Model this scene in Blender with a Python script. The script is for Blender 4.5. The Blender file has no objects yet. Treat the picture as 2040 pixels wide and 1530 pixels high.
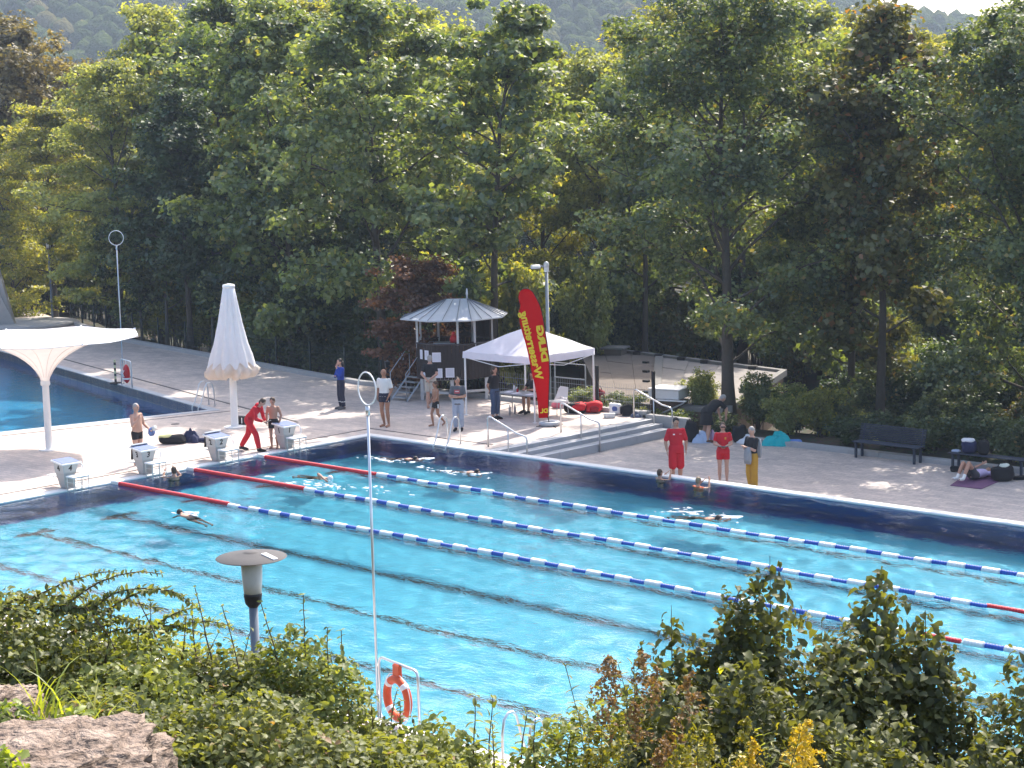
import bpy, bmesh, math, random
import numpy as np
from mathutils import Vector, Matrix

scene = bpy.context.scene
COL = scene.collection
rng = np.random.default_rng(7)
random.seed(7)
PI = math.pi

# ------------------------------------------------------------------ camera
F_PX, W_PX, H_PX = 3800.0, 2040.0, 1530.0
PITCH, YAW, ROLL = 0.135036, -0.758195, -0.025111
CAM = np.array([42.396, -38.386, 9.2127])
_fw = np.array([math.sin(YAW)*math.cos(PITCH), math.cos(YAW)*math.cos(PITCH), -math.sin(PITCH)])
_r0 = np.array([math.cos(YAW), -math.sin(YAW), 0.0])
_u0 = np.cross(_r0, _fw)
_r = math.cos(ROLL)*_r0 + math.sin(ROLL)*_u0
_u = -math.sin(ROLL)*_r0 + math.cos(ROLL)*_u0
cam_data = bpy.data.cameras.new('camera')
cam_data.sensor_width = 36.0
cam_data.lens = 36.0*F_PX/W_PX
cam_data.clip_end = 6000.0
cam_data.clip_start = 0.5
cam = bpy.data.objects.new('camera', cam_data)
COL.objects.link(cam)
cam.matrix_world = Matrix(((_r[0], _u[0], -_fw[0], CAM[0]), (_r[1], _u[1], -_fw[1], CAM[1]),
                           (_r[2], _u[2], -_fw[2], CAM[2]), (0, 0, 0, 1)))
scene.camera = cam

def ground_at(px, py, z=0.0):
    """survey: the point of the level plane z that the photograph shows at px, py"""
    d = _fw*F_PX + _r*(px-W_PX/2) - _u*(py-H_PX/2)
    return CAM + d*((z-CAM[2])/d[2])

def upright_at(px, py, y):
    d = _fw*F_PX + _r*(px-W_PX/2) - _u*(py-H_PX/2)
    return CAM + d*((y-CAM[1])/d[1])

def deep_at(px, py, dist):
    d = _fw*F_PX + _r*(px-W_PX/2) - _u*(py-H_PX/2)
    return CAM + d*(dist/F_PX)

# ------------------------------------------------------------------ sky, sun, exposure
SUN_DIR = np.array([-0.31, 0.95, 0.0]); SUN_DIR /= np.linalg.norm(SUN_DIR)
SUN_EL = math.radians(49.0)
world = bpy.data.worlds.new('World')
scene.world = world
world.use_nodes = True
wn = world.node_tree.nodes; wl = world.node_tree.links
wn.clear()
sky = wn.new('ShaderNodeTexSky'); sky.sky_type = 'NISHITA'; sky.sun_disc = False
sky.sun_elevation = SUN_EL
sky.sun_rotation = math.atan2(SUN_DIR[0], SUN_DIR[1])
sky.air_density = 1.0; sky.dust_density = 4.0; sky.ozone_density = 1.0
bg = wn.new('ShaderNodeBackground'); bg.inputs['Strength'].default_value = 0.15
wo = wn.new('ShaderNodeOutputWorld')
wl.new(sky.outputs[0], bg.inputs[0]); wl.new(bg.outputs[0], wo.inputs[0])
sun_data = bpy.data.lights.new('sun', 'SUN')
sun_data.energy = 2.7; sun_data.angle = math.radians(0.55); sun_data.color = (1.0, 0.925, 0.83)
sun_data.cycles.is_caustics_light = True      # sunlight bent through the water reaches the pool floor
sun = bpy.data.objects.new('sun', sun_data)
COL.objects.link(sun)
_sd = Vector((SUN_DIR[0]*math.cos(SUN_EL), SUN_DIR[1]*math.cos(SUN_EL), math.sin(SUN_EL)))
sun.rotation_euler = _sd.to_track_quat('Z', 'Y').to_euler()
sun.location = (0, 40, 60)
vs = scene.view_settings
vs.view_transform = 'Standard'; vs.look = 'None'; vs.gamma = 1.0; vs.use_curve_mapping = False
vs.exposure = 1.5
scene.render.engine = 'CYCLES'
cy = scene.cycles
cy.use_denoising = True
cy.max_bounces = 12; cy.diffuse_bounces = 6; cy.glossy_bounces = 4
cy.transmission_bounces = 6; cy.transparent_max_bounces = 12; cy.volume_bounces = 1
cy.caustics_reflective = False; cy.caustics_refractive = True
cy.sample_clamp_indirect = 6.0

# ------------------------------------------------------------------ materials
MATS = {}
def new_mat(name):
    m = bpy.data.materials.new(name); m.use_nodes = True
    m.node_tree.nodes.clear()
    return m, m.node_tree.nodes, m.node_tree.links

def mat(name, col, rough=0.6, metal=0.0, var=0.12, scale=8.0, bump=0.0, bscale=None, spec=0.4, coat=0.0, sss=0.0):
    """plain procedural surface: base colour with noise variation and fine relief"""
    if name in MATS: return MATS[name]
    m, n, l = new_mat(name)
    out = n.new('ShaderNodeOutputMaterial'); b = n.new('ShaderNodeBsdfPrincipled')
    l.new(b.outputs[0], out.inputs[0])
    b.inputs['Roughness'].default_value = rough; b.inputs['Metallic'].default_value = metal
    b.inputs['Specular IOR Level'].default_value = spec
    if coat: b.inputs['Coat Weight'].default_value = coat
    geo = n.new('ShaderNodeNewGeometry')
    nz = n.new('ShaderNodeTexNoise'); nz.inputs['Scale'].default_value = scale; nz.inputs['Detail'].default_value = 6
    nz.inputs['Roughness'].default_value = 0.65
    l.new(geo.outputs['Position'], nz.inputs['Vector'])
    mx = n.new('ShaderNodeMix'); mx.data_type = 'RGBA'
    c = np.array(col[:3])
    mx.inputs[6].default_value = (*np.clip(c*(1-var), 0, 1), 1); mx.inputs[7].default_value = (*np.clip(c*(1+var), 0, 1), 1)
    l.new(nz.outputs[0], mx.inputs[0]); l.new(mx.outputs[2], b.inputs['Base Color'])
    if bump:
        bn = n.new('ShaderNodeBump'); bn.inputs['Strength'].default_value = bump
        nb = n.new('ShaderNodeTexNoise'); nb.inputs['Scale'].default_value = bscale or scale*3; nb.inputs['Detail'].default_value = 5
        l.new(geo.outputs['Position'], nb.inputs['Vector'])
        l.new(nb.outputs[0], bn.inputs['Height']); l.new(bn.outputs[0], b.inputs['Normal'])
    MATS[name] = m
    return m

def leaf_mat(name, dark, light, accent=None, acc_w=0.1, trans=0.42, gloss=0.05, hue_noise=0.35, nscale=0.6):
    """leaf: diffuse and translucent, colour by leaf tint, clump noise, odd turning leaves"""
    if name in MATS: return MATS[name]
    m, n, l = new_mat(name)
    out = n.new('ShaderNodeOutputMaterial')
    at = n.new('ShaderNodeAttribute'); at.attribute_name = 'tint'
    geo = n.new('ShaderNodeNewGeometry')
    nz = n.new('ShaderNodeTexNoise'); nz.inputs['Scale'].default_value = nscale; nz.inputs['Detail'].default_value = 3
    l.new(geo.outputs['Position'], nz.inputs['Vector'])
    ad = n.new('ShaderNodeMath'); ad.operation = 'MULTIPLY_ADD'
    sub = n.new('ShaderNodeMath'); sub.operation = 'SUBTRACT'; sub.inputs[1].default_value = 0.5
    l.new(nz.outputs[0], sub.inputs[0]); l.new(sub.outputs[0], ad.inputs[0]); ad.inputs[1].default_value = hue_noise*2
    l.new(at.outputs['Fac'], ad.inputs[2])
    rp = n.new('ShaderNodeValToRGB')
    e = rp.color_ramp.elements
    e[0].position = 0.0; e[0].color = (*dark, 1); e[1].position = 0.85; e[1].color = (*light, 1)
    if accent is not None:
        a = e.new(0.985-acc_w); a.color = (*light, 1)
        z = e.new(0.99); z.color = (*accent, 1)
    l.new(ad.outputs[0], rp.inputs[0])
    df = n.new('ShaderNodeBsdfDiffuse'); tr = n.new('ShaderNodeBsdfTranslucent'); gl = n.new('ShaderNodeBsdfGlossy')
    gl.inputs['Roughness'].default_value = 0.5
    l.new(rp.outputs[0], df.inputs[0])
    tc = n.new('ShaderNodeMix'); tc.data_type = 'RGBA'; tc.blend_type = 'MULTIPLY'; tc.inputs[0].default_value = 1.0
    tc.inputs[7].default_value = (1.7, 1.55, 0.5, 1)
    l.new(rp.outputs[0], tc.inputs[6]); l.new(tc.outputs[2], tr.inputs[0])
    m1 = n.new('ShaderNodeMixShader'); m1.inputs[0].default_value = trans
    l.new(df.outputs[0], m1.inputs[1]); l.new(tr.outputs[0], m1.inputs[2])
    m2 = n.new('ShaderNodeMixShader'); m2.inputs[0].default_value = gloss
    l.new(m1.outputs[0], m2.inputs[1]); l.new(gl.outputs[0], m2.inputs[2])
    l.new(m2.outputs[0], out.inputs[0])
    MATS[name] = m
    return m

# ------------------------------------------------------------------ mesh helpers
class MB:
    """collects shapes; build() links them as ONE mesh object"""
    def __init__(s): s.v = []; s.f = []
    def add(s, vs, fs):
        o = len(s.v); s.v += [tuple(map(float, p)) for p in vs]; s.f += [tuple(i+o for i in q) for q in fs]; return s
    def box(s, c, size, rz=0.0, rx=0.0, ry=0.0, taper=1.0, bev=0.0):
        sx, sy, sz = [k/2 for k in size]
        M = Matrix.Rotation(rz, 3, 'Z') @ Matrix.Rotation(ry, 3, 'Y') @ Matrix.Rotation(rx, 3, 'X')
        if bev <= 0:
            pts = [(-sx, -sy, -sz), (sx, -sy, -sz), (sx, sy, -sz), (-sx, sy, -sz),
                   (-sx*taper, -sy*taper, sz), (sx*taper, -sy*taper, sz), (sx*taper, sy*taper, sz), (-sx*taper, sy*taper, sz)]
            fs = [(0, 3, 2, 1), (4, 5, 6, 7), (0, 1, 5, 4), (1, 2, 6, 5), (2, 3, 7, 6), (3, 0, 4, 7)]
        else:
            b = bev; pts = []
            for (zz, inset) in ((-sz, b), (-sz+b, 0), (sz-b, 0), (sz, b)):
                k = taper if zz > 0 else 1.0
                ax, ay = sx*k, sy*k
                for (qx, qy) in ((-1, -1), (1, -1), (1, 1), (-1, 1)):
                    if inset: pts += [(qx*(ax-b), qy*(ay-b), zz)]*1
                    else: pts += [(qx*ax, qy*ay, zz)]
            fs = [(3, 2, 1, 0), (12, 13, 14, 15)]
            for r in range(3):
                for k in range(4):
                    a = r*4+k; d = r*4+(k+1) % 4
                    fs.append((a, d, d+4, a+4))
        s.add([M @ Vector(p) + Vector(c) for p in pts], fs); return s
    def tube(s, path, r, n=8, caps=True, closed=False):
        P = [np.array(p, float) for p in path]; m = len(P)
        R = [r]*m if np.isscalar(r) else list(r)
        vs = []; prev = None
        for i in range(m):
            if closed: t = P[(i+1) % m]-P[i-1]
            else: t = P[min(i+1, m-1)]-P[max(i-1, 0)]
            t = t/(np.linalg.norm(t)+1e-9)
            if prev is None:
                a = np.array([0, 0, 1.0]) if abs(t[2]) < .9 else np.array([1.0, 0, 0])
                x = np.cross(a, t)
            else: x = prev-t*(prev@t)
            x /= np.linalg.norm(x)+1e-9; y = np.cross(t, x); prev = x
            for k in range(n):
                an = 2*PI*k/n
                vs.append(P[i]+R[i]*(math.cos(an)*x+math.sin(an)*y))
        fs = []
        for i in range(m if closed else m-1):
            j = (i+1) % m
            for k in range(n):
                fs.append((i*n+k, i*n+(k+1) % n, j*n+(k+1) % n, j*n+k))
        if caps and not closed:
            fs.append(tuple(range(n-1, -1, -1))); fs.append(tuple((m-1)*n+k for k in range(n)))
        s.add(vs, fs); return s
    def lathe(s, prof, n=24, c=(0, 0, 0), sx=1.0, sy=1.0):
        vs = []
        for (r, z) in prof:
            for k in range(n):
                a = 2*PI*k/n; vs.append((c[0]+r*sx*math.cos(a), c[1]+r*sy*math.sin(a), c[2]+z))
        m = len(prof); fs = []
        for i in range(m-1):
            for k in range(n): fs.append((i*n+k, i*n+(k+1) % n, (i+1)*n+(k+1) % n, (i+1)*n+k))
        fs.append(tuple(range(n-1, -1, -1))); fs.append(tuple((m-1)*n+k for k in range(n)))
        s.add(vs, fs); return s
    def ell(s, c, r, nu=12, nv=8, M=None, p=1.0, bumpy=0.0, seed=0):
        R = np.random.default_rng(seed); vs = [(0, 0, -1)]
        for i in range(1, nv):
            b = -PI/2+PI*i/nv
            for k in range(nu):
                a = 2*PI*k/nu
                q = [math.cos(b)*math.cos(a), math.cos(b)*math.sin(a), math.sin(b)]
                if p != 1.0: q = [math.copysign(abs(t)**p, t) for t in q]
                vs.append(tuple(q))
        vs.append((0, 0, 1))
        out = []
        for q in vs:
            k = 1.0+bumpy*R.uniform(-1, 1)
            w = Vector((q[0]*r[0]*k, q[1]*r[1]*k, q[2]*r[2]*k))
            if M is not None: w = M @ w
            out.append(w+Vector(c))
        fs = []
        for k in range(nu): fs.append((0, 1+(k+1) % nu, 1+k))
        for i in range(nv-2):
            for k in range(nu):
                a = 1+i*nu
                fs.append((a+k, a+(k+1) % nu, a+nu+(k+1) % nu, a+nu+k))
        L = len(vs)-1; a = 1+(nv-2)*nu
        for k in range(nu): fs.append((a+k, a+(k+1) % nu, L))
        s.add(out, fs); return s
    def prism(s, poly, z0, z1):
        """polygon (ccw) extruded upward"""
        n = len(poly)
        zz0 = z0 if not np.isscalar(z0) else [z0]*n
        zz1 = z1 if not np.isscalar(z1) else [z1]*n
        vs = [(p[0], p[1], zz0[i]) for i, p in enumerate(poly)]+[(p[0], p[1], zz1[i]) for i, p in enumerate(poly)]
        fs = [tuple(range(n-1, -1, -1)), tuple(range(n, 2*n))]
        for k in range(n): fs.append((k, (k+1) % n, n+(k+1) % n, n+k))
        s.add(vs, fs); return s
    def loft(s, rings, caps=True):
        n = len(rings[0]); vs = [p for r in rings for p in r]; fs = []
        for i in range(len(rings)-1):
            for k in range(n): fs.append((i*n+k, i*n+(k+1) % n, (i+1)*n+(k+1) % n, (i+1)*n+k))
        if caps:
            fs.append(tuple(range(n-1, -1, -1))); fs.append(tuple((len(rings)-1)*n+k for k in range(n)))
        s.add(vs, fs); return s
    def mesh(s, name, smooth=False):
        me = bpy.data.meshes.new(name); me.from_pydata(s.v, [], s.f)
        if smooth: me.polygons.foreach_set('use_smooth', [True]*len(me.polygons))
        me.update(); return me
    def build(s, name, m, parent=None, smooth=False, loc=None, auto=None):
        me = s.mesh(name, smooth or auto is not None)
        o = bpy.data.objects.new(name, me); COL.objects.link(o)
        if m is not None: me.materials.append(m)
        if auto is not None:
            try: me.set_sharp_from_angle(angle=math.radians(auto))
            except Exception: pass
        if parent is not None: o.parent = parent
        if loc is not None: o.location = loc
        return o

def obj_from(name, me, parent=None, loc=None, m=None, rz=0.0):
    o = bpy.data.objects.new(name, me); COL.objects.link(o)
    if parent is not None: o.parent = parent
    if loc is not None: o.location = loc
    if m is not None:
        if not me.materials: me.materials.append(m)
        o.material_slots[0].link = 'OBJECT'; o.material_slots[0].material = m
    o.rotation_euler = (0, 0, rz)
    return o

def tag(o, label, cat, group=None):
    o['label'] = label; o['category'] = cat
    if group: o['group'] = group
    return o
def structure(o, kind='structure'):
    o['kind'] = kind; return o
def thing(name, label, cat, loc=(0, 0, 0), rz=0.0, group=None):
    o = bpy.data.objects.new(name, None); COL.objects.link(o)
    o.empty_display_size = 0.2
    o.location = loc; o.rotation_euler = (0, 0, rz)
    return tag(o, label, cat, group)
def rz_of(f): return math.atan2(-f[0], f[1])

def arrays_mesh(name, co, tris, tint=None, smooth=False):
    """mesh from numpy arrays; every face has the same number of corners"""
    me = bpy.data.meshes.new(name); k = tris.shape[1]
    me.vertices.add(len(co)); me.vertices.foreach_set('co', np.ascontiguousarray(co, dtype=np.float32).ravel())
    me.loops.add(tris.size); me.loops.foreach_set('vertex_index', np.ascontiguousarray(tris, dtype=np.int32).ravel())
    me.polygons.add(len(tris))
    me.polygons.foreach_set('loop_start', np.arange(0, tris.size, k, dtype=np.int32))
    if smooth: me.polygons.foreach_set('use_smooth', np.ones(len(tris), dtype=bool))
    if tint is not None:
        a = me.attributes.new('tint', 'FLOAT', 'POINT'); a.data.foreach_set('value', np.ascontiguousarray(tint, dtype=np.float32))
    me.update(calc_edges=True); me.validate()
    return me

def norm(a): return a/(np.linalg.norm(a, axis=-1, keepdims=True)+1e-9)

def leaf_arrays(R, pos, nrm, size, width=0.36, fold=0.12, tdir=None, droop=0.0, fine=False):
    """N leaves -> verts, tris. coarse: folded diamond; fine: bent blade with raised edges"""
    N = len(pos); n = norm(nrm)
    t = R.normal(size=(N, 3)) if tdir is None else tdir+R.normal(size=(N, 3))*0.35
    t = norm(t-n*(t*n).sum(1, keepdims=True)); b = np.cross(n, t)
    s = size[:, None]
    if not fine:
        v = np.stack([pos-t*s*.5, pos+b*s*width+n*s*fold, pos+t*s*.5-n*s*droop, pos-b*s*width+n*s*fold], 1).reshape(-1, 3)
        i = (np.arange(N)*4)[:, None]
        f = np.concatenate([i+[[0, 1, 2]], i+[[0, 2, 3]]], 1).reshape(-1, 3)
        return v, f, 4
    v = np.stack([pos-t*s*.5, pos-t*s*.27+b*s*width*.84+n*s*fold, pos-t*s*.27-b*s*width*.84+n*s*fold, pos+t*s*.0,
                  pos+t*s*.15+b*s*width*.92+n*s*(fold*.8-droop*.3), pos+t*s*.15-b*s*width*.92+n*s*(fold*.8-droop*.3),
                  pos+t*s*.58-n*s*droop], 1).reshape(-1, 3)
    i = (np.arange(N)*7)[:, None]
    f = np.concatenate([i+[[0, 1, 3]], i+[[0, 3, 2]], i+[[1, 4, 3]], i+[[3, 5, 2]], i+[[3, 4, 6]], i+[[3, 6, 5]]], 1).reshape(-1, 3)
    return v, f, 7

def noise1(x, y, seed=0):
    """cheap smooth value noise from sines"""
    R = np.random.default_rng(seed); o = 0
    for k in range(5):
        a = R.uniform(0, 2*PI); fq = R.uniform(.6, 1.8); ph = R.uniform(0, 2*PI)
        o = o+np.sin((x*math.cos(a)+y*math.sin(a))*fq+ph)
    return o/5.0

# ------------------------------------------------------------------ surfaces of the setting
def paving_mat():
    m, n, l = new_mat('paving')
    out = n.new('ShaderNodeOutputMaterial'); b = n.new('ShaderNodeBsdfPrincipled'); l.new(b.outputs[0], out.inputs[0])
    geo = n.new('ShaderNodeNewGeometry')
    mp = n.new('ShaderNodeMapping'); mp.inputs['Rotation'].default_value = (0, 0, 0.0)
    l.new(geo.outputs['Position'], mp.inputs[0])
    wob = n.new('ShaderNodeTexNoise'); wob.inputs['Scale'].default_value = 1.3
    br = n.new('ShaderNodeTexBrick'); br.inputs['Scale'].default_value = 1.0
    br.inputs['Brick Width'].default_value = 0.40; br.inputs['Row Height'].default_value = 0.20
    br.inputs['Mortar Size'].default_value = 0.010; br.inputs['Mortar Smooth'].default_value = 0.4
    br.inputs['Color1'].default_value = (0.585, 0.495, 0.435, 1); br.inputs['Color2'].default_value = (0.435, 0.375, 0.34, 1)
    br.inputs['Mortar'].default_value = (0.33, 0.30, 0.28, 1)
    l.new(mp.outputs[0], br.inputs['Vector'])
    n1 = n.new('ShaderNodeTexNoise'); n1.inputs['Scale'].default_value = 0.7; n1.inputs['Detail'].default_value = 7
    n2 = n.new('ShaderNodeTexNoise'); n2.inputs['Scale'].default_value = 14; n2.inputs['Detail'].default_value = 5
    l.new(geo.outputs['Position'], n1.inputs['Vector']); l.new(geo.outputs['Position'], n2.inputs['Vector'])
    m1 = n.new('ShaderNodeMix'); m1.data_type = 'RGBA'; m1.blend_type = 'MULTIPLY'; m1.inputs[0].default_value = 1.0
    r1 = n.new('ShaderNodeValToRGB'); r1.color_ramp.elements[0].position = .3; r1.color_ramp.elements[0].color = (.86, .855, .86, 1)
    r1.color_ramp.elements[1].position = .7; r1.color_ramp.elements[1].color = (1.08, 1.06, 1.04, 1)
    l.new(n1.outputs[0], r1.inputs[0]); l.new(br.outputs[0], m1.inputs[6]); l.new(r1.outputs[0], m1.inputs[7])
    m2 = n.new('ShaderNodeMix'); m2.data_type = 'RGBA'; m2.blend_type = 'MULTIPLY'; m2.inputs[0].default_value = 0.8
    r2 = n.new('ShaderNodeValToRGB'); r2.color_ramp.elements[0].position = .35; r2.color_ramp.elements[0].color = (.84, .84, .84, 1)
    r2.color_ramp.elements[1].position = .65; r2.color_ramp.elements[1].color = (1.08, 1.08, 1.08, 1)
    l.new(n2.outputs[0], r2.inputs[0]); l.new(m1.outputs[2], m2.inputs[6]); l.new(r2.outputs[0], m2.inputs[7])
    l.new(m2.outputs[2], b.inputs['Base Color'])
    b.inputs['Roughness'].default_value = 0.72
    bp = n.new('ShaderNodeBump'); bp.inputs['Strength'].default_value = .35; bp.inputs['Distance'].default_value = .01
    l.new(br.outputs['Fac'], bp.inputs['Height']); bp.invert = True; l.new(bp.outputs[0], b.inputs['Normal'])
    return m
M_PAVE = paving_mat()
M_RIM = mat('rim_stone', (0.70, 0.69, 0.67), .5, var=.1, scale=3, bump=.1)
M_NAVY = mat('navy_tile', (0.016, 0.080, 0.30), .35, var=.18, scale=5)
M_CONC = mat('concrete', (0.36, 0.35, 0.335), .8, var=.14, scale=4, bump=.25)
M_STEPC = mat('step_concrete', (0.40, 0.40, 0.41), .75, var=.12, scale=5, bump=.2)
M_STEEL = mat('stainless', (0.62, 0.63, 0.64), .28, metal=.9, var=.05)
M_DARKSLOT = mat('drain_slot', (0.05, 0.05, 0.052), .6)
M_BLACKTILE = mat('black_tile', (0.008, 0.012, 0.02), .5)

def floor_mat():
    m, n, l = new_mat('pool_floor_tile')
    out = n.new('ShaderNodeOutputMaterial'); b = n.new('ShaderNodeBsdfPrincipled'); l.new(b.outputs[0], out.inputs[0])
    geo = n.new('ShaderNodeNewGeometry')
    nz = n.new('ShaderNodeTexNoise'); nz.inputs['Scale'].default_value = .5; nz.inputs['Detail'].default_value = 4
    l.new(geo.outputs['Position'], nz.inputs['Vector'])
    mx = n.new('ShaderNodeMix'); mx.data_type = 'RGBA'; l.new(nz.outputs[0], mx.inputs[0])
    mx.inputs[6].default_value = (0.036, 0.36, 0.53, 1); mx.inputs[7].default_value = (0.060, 0.44, 0.60, 1)
    l.new(mx.outputs[2], b.inputs['Base Color']); b.inputs['Roughness'].default_value = .4
    return m
M_FLOOR = floor_mat()

def water_mat(name, tint, bumpk=.22, bscale=4.5, clear=.5):
    """water: Fresnel mirror over a body that is part bent and part straight passage of light"""
    m, n, l = new_mat(name)
    out = n.new('ShaderNodeOutputMaterial')
    geo = n.new('ShaderNodeNewGeometry')
    mp = n.new('ShaderNodeMapping'); mp.inputs['Rotation'].default_value = (0, 0, .75); mp.inputs['Scale'].default_value = (1.0, 1.9, 1.0)
    l.new(geo.outputs['Position'], mp.inputs[0])
    nz = n.new('ShaderNodeTexNoise'); nz.inputs['Scale'].default_value = bscale; nz.inputs['Detail'].default_value = 3.0
    nz.inputs['Roughness'].default_value = .45; nz.inputs['Distortion'].default_value = .6
    l.new(mp.outputs[0], nz.inputs['Vector'])
    bp = n.new('ShaderNodeBump'); bp.inputs['Strength'].default_value = bumpk; bp.inputs['Distance'].default_value = .12
    l.new(nz.outputs[0], bp.inputs['Height'])
    fr = n.new('ShaderNodeFresnel'); fr.inputs[0].default_value = 1.333; l.new(bp.outputs[0], fr.inputs['Normal'])
    gl = n.new('ShaderNodeBsdfGlossy'); gl.inputs['Roughness'].default_value = .03; l.new(bp.outputs[0], gl.inputs['Normal'])
    rf = n.new('ShaderNodeBsdfRefraction'); rf.inputs['IOR'].default_value = 1.333; rf.inputs['Roughness'].default_value = 0.0
    rf.inputs[0].default_value = (*tint, 1); l.new(bp.outputs[0], rf.inputs['Normal'])
    tp = n.new('ShaderNodeBsdfTransparent'); tp.inputs[0].default_value = (*tint, 1)
    a = n.new('ShaderNodeMixShader'); a.inputs[0].default_value = clear
    l.new(rf.outputs[0], a.inputs[1]); l.new(tp.outputs[0], a.inputs[2])
    c = n.new('ShaderNodeMixShader'); l.new(fr.outputs[0], c.inputs[0]); l.new(a.outputs[0], c.inputs[1]); l.new(gl.outputs[0], c.inputs[2])
    l.new(c.outputs[0], out.inputs[0])
    return m

# ------------------------------------------------------------------ terrain
KX = np.array([-70, -39.4, -28.8, -13.0, -8.9, 60]); KY = np.array([27.0, 15.5, 11.6, 8.5, 7.75, 7.70])
def kerb_y(x): return np.interp(x, KX, KY)
def sst(t): t = np.clip(t, 0, 1); return t*t*(3-2*t)
def terrain(x, y):
    d = y-kerb_y(x)
    z = np.full_like(x, -3.4)
    z = np.where((d > -1.1), -0.66, z)
    back = -0.42-0.010*np.clip(d, 0, 40)-0.055*np.clip(d-40, 0, 200)+0.15*noise1(x*.6, y*.6, 3)*np.clip(d/4, 0, 1)
    back = back-.9*sst((d-2.3)/1.4)
    z = np.where(d > 0.2, back, z)
    nr = np.interp(-y, [21.4, 22.5, 25, 30, 33, 36, 38.4, 60], [-.2, .1, 1.0, 4.0, 5.85, 7.2, 7.6, 9.5])
    z = np.where(y < -20.4, -0.66, z); z = np.where(y < -21.45, nr+.08*noise1(x, y, 5), z)
    w = -(x-42.4)*.681+(y+38.4)*.7195; la = (x-42.4)*.728+(y+38.4)*.685
    ridge = np.interp(la, [-900, -260, -60, 50, 110, 150, 188, 235, 330, 900], [95, 84, 74, 66, 54, 47, 41, 46, 70, 95])
    ridge = ridge+4*noise1(la*.03, w*.02, 9)
    hill = -13.0+(ridge+13)*sst((w-360)/460)
    z = np.where(w > 360, hill, z)
    return z

def axis(lo, hi, dense_lo, dense_hi, step, grow=1.25):
    a = list(np.arange(dense_lo, dense_hi+1e-6, step)); s = step; v = dense_hi
    while v < hi: s = min(s*grow, 60); v += s; a.append(v)
    s = step; v = dense_lo; pre = []
    while v > lo: s = min(s*grow, 60); v -= s; pre.append(v)
    return np.array(pre[::-1]+a)
gx = axis(-1500, 900, -48, 58, 1.0); gy = axis(-500, 1500, -46, 40, 0.75)
X, Y = np.meshgrid(gx, gy, indexing='ij')
Z = terrain(X, Y)
nx_, ny_ = X.shape
ii = (np.arange(nx_-1)[:, None]*ny_+np.arange(ny_-1)[None, :]).ravel()
quads = np.stack([ii, ii+ny_, ii+ny_+1, ii+1], 1)
me = arrays_mesh('ground', np.stack([X, Y, Z], -1).reshape(-1, 3), quads, smooth=True)
def soil_mat():
    m, n, l = new_mat('forest_soil')
    out = n.new('ShaderNodeOutputMaterial'); b = n.new('ShaderNodeBsdfPrincipled'); l.new(b.outputs[0], out.inputs[0])
    geo = n.new('ShaderNodeNewGeometry')
    n1 = n.new('ShaderNodeTexNoise'); n1.inputs['Scale'].default_value = .35; n1.inputs['Detail'].default_value = 8
    n2 = n.new('ShaderNodeTexVoronoi'); n2.inputs['Scale'].default_value = 9
    l.new(geo.outputs['Position'], n1.inputs['Vector']); l.new(geo.outputs['Position'], n2.inputs['Vector'])
    r = n.new('ShaderNodeValToRGB'); e = r.color_ramp.elements
    e[0].position = .32; e[0].color = (.022, .034, .010, 1); e[1].position = .74; e[1].color = (.085, .066, .040, 1)
    l.new(n1.outputs[0], r.inputs[0])
    mx = n.new('ShaderNodeMix'); mx.data_type = 'RGBA'; mx.blend_type = 'MULTIPLY'; mx.inputs[0].default_value = .6
    l.new(r.outputs[0], mx.inputs[6]); l.new(n2.outputs['Color'], mx.inputs[7]); l.new(mx.outputs[2], b.inputs['Base Color'])
    b.inputs['Roughness'].default_value = .95
    bp = n.new('ShaderNodeBump'); bp.inputs['Strength'].default_value = .7; l.new(n2.outputs[0], bp.inputs['Height']); l.new(bp.outputs[0], b.inputs['Normal'])
    return m
M_SOIL = soil_mat()
me.materials.append(M_SOIL)
ground = bpy.data.objects.new('ground', me); COL.objects.link(ground); structure(ground)

# ------------------------------------------------------------------ deck with the opening for the diving pool
P2C = np.array([-8.47, 0.51]); P2U = np.array([-.967, .253]); P2V = np.array([-.253, -.967])
P2L, P2W = 27.0, 16.0
def p2(u, v): q = P2C+P2U*u+P2V*v; return (q[0], q[1])
p2_poly = [p2(0, 0), p2(P2L, 0), p2(P2L, P2W), p2(0, P2W)]
def sheet(name, outer, holes, z, m, depth=0.5):
    bm = bmesh.new(); ed = []
    for lp in [outer]+holes:
        vs = [bm.verts.new((p[0], p[1], z)) for p in lp]
        ed += [bm.edges.new((vs[i], vs[(i+1) % len(vs)])) for i in range(len(vs))]
    bmesh.ops.triangle_fill(bm, use_beauty=True, use_dissolve=False, edges=ed)
    for f in bm.faces:
        if f.normal.z < 0: f.normal_flip()
    if depth:
        r = bmesh.ops.extrude_face_region(bm, geom=list(bm.faces))
        # the extruded copy becomes the underside
        bmesh.ops.translate(bm, vec=(0, 0, -depth), verts=[g for g in r['geom'] if isinstance(g, bmesh.types.BMVert)])
        bmesh.ops.recalc_face_normals(bm, faces=bm.faces)
    me = bpy.data.meshes.new(name); bm.to_mesh(me); bm.free(); me.materials.append(m)
    o = bpy.data.objects.new(name, me); COL.objects.link(o)
    return structure(o)
POOL_Y0, POOL_X1 = -18.8, 50.0
deck = sheet('pool_deck', [(-60, -21.5), (56, -21.5), (56, -19.1), (-.3, -19.1), (-.3, .3), (4.72, .3), (4.72, 7.7),
              (-8.9, 7.75), (-13, 8.5), (-28.8, 11.6), (-39.4, 15.5), (-60, 23.2)], [p2_poly], 0.0, M_PAVE)
low = sheet('lower_deck', [(5.9, .3), (56, .3), (56, 7.7), (5.9, 7.7)], [], -.45, M_PAVE, .3)

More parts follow.
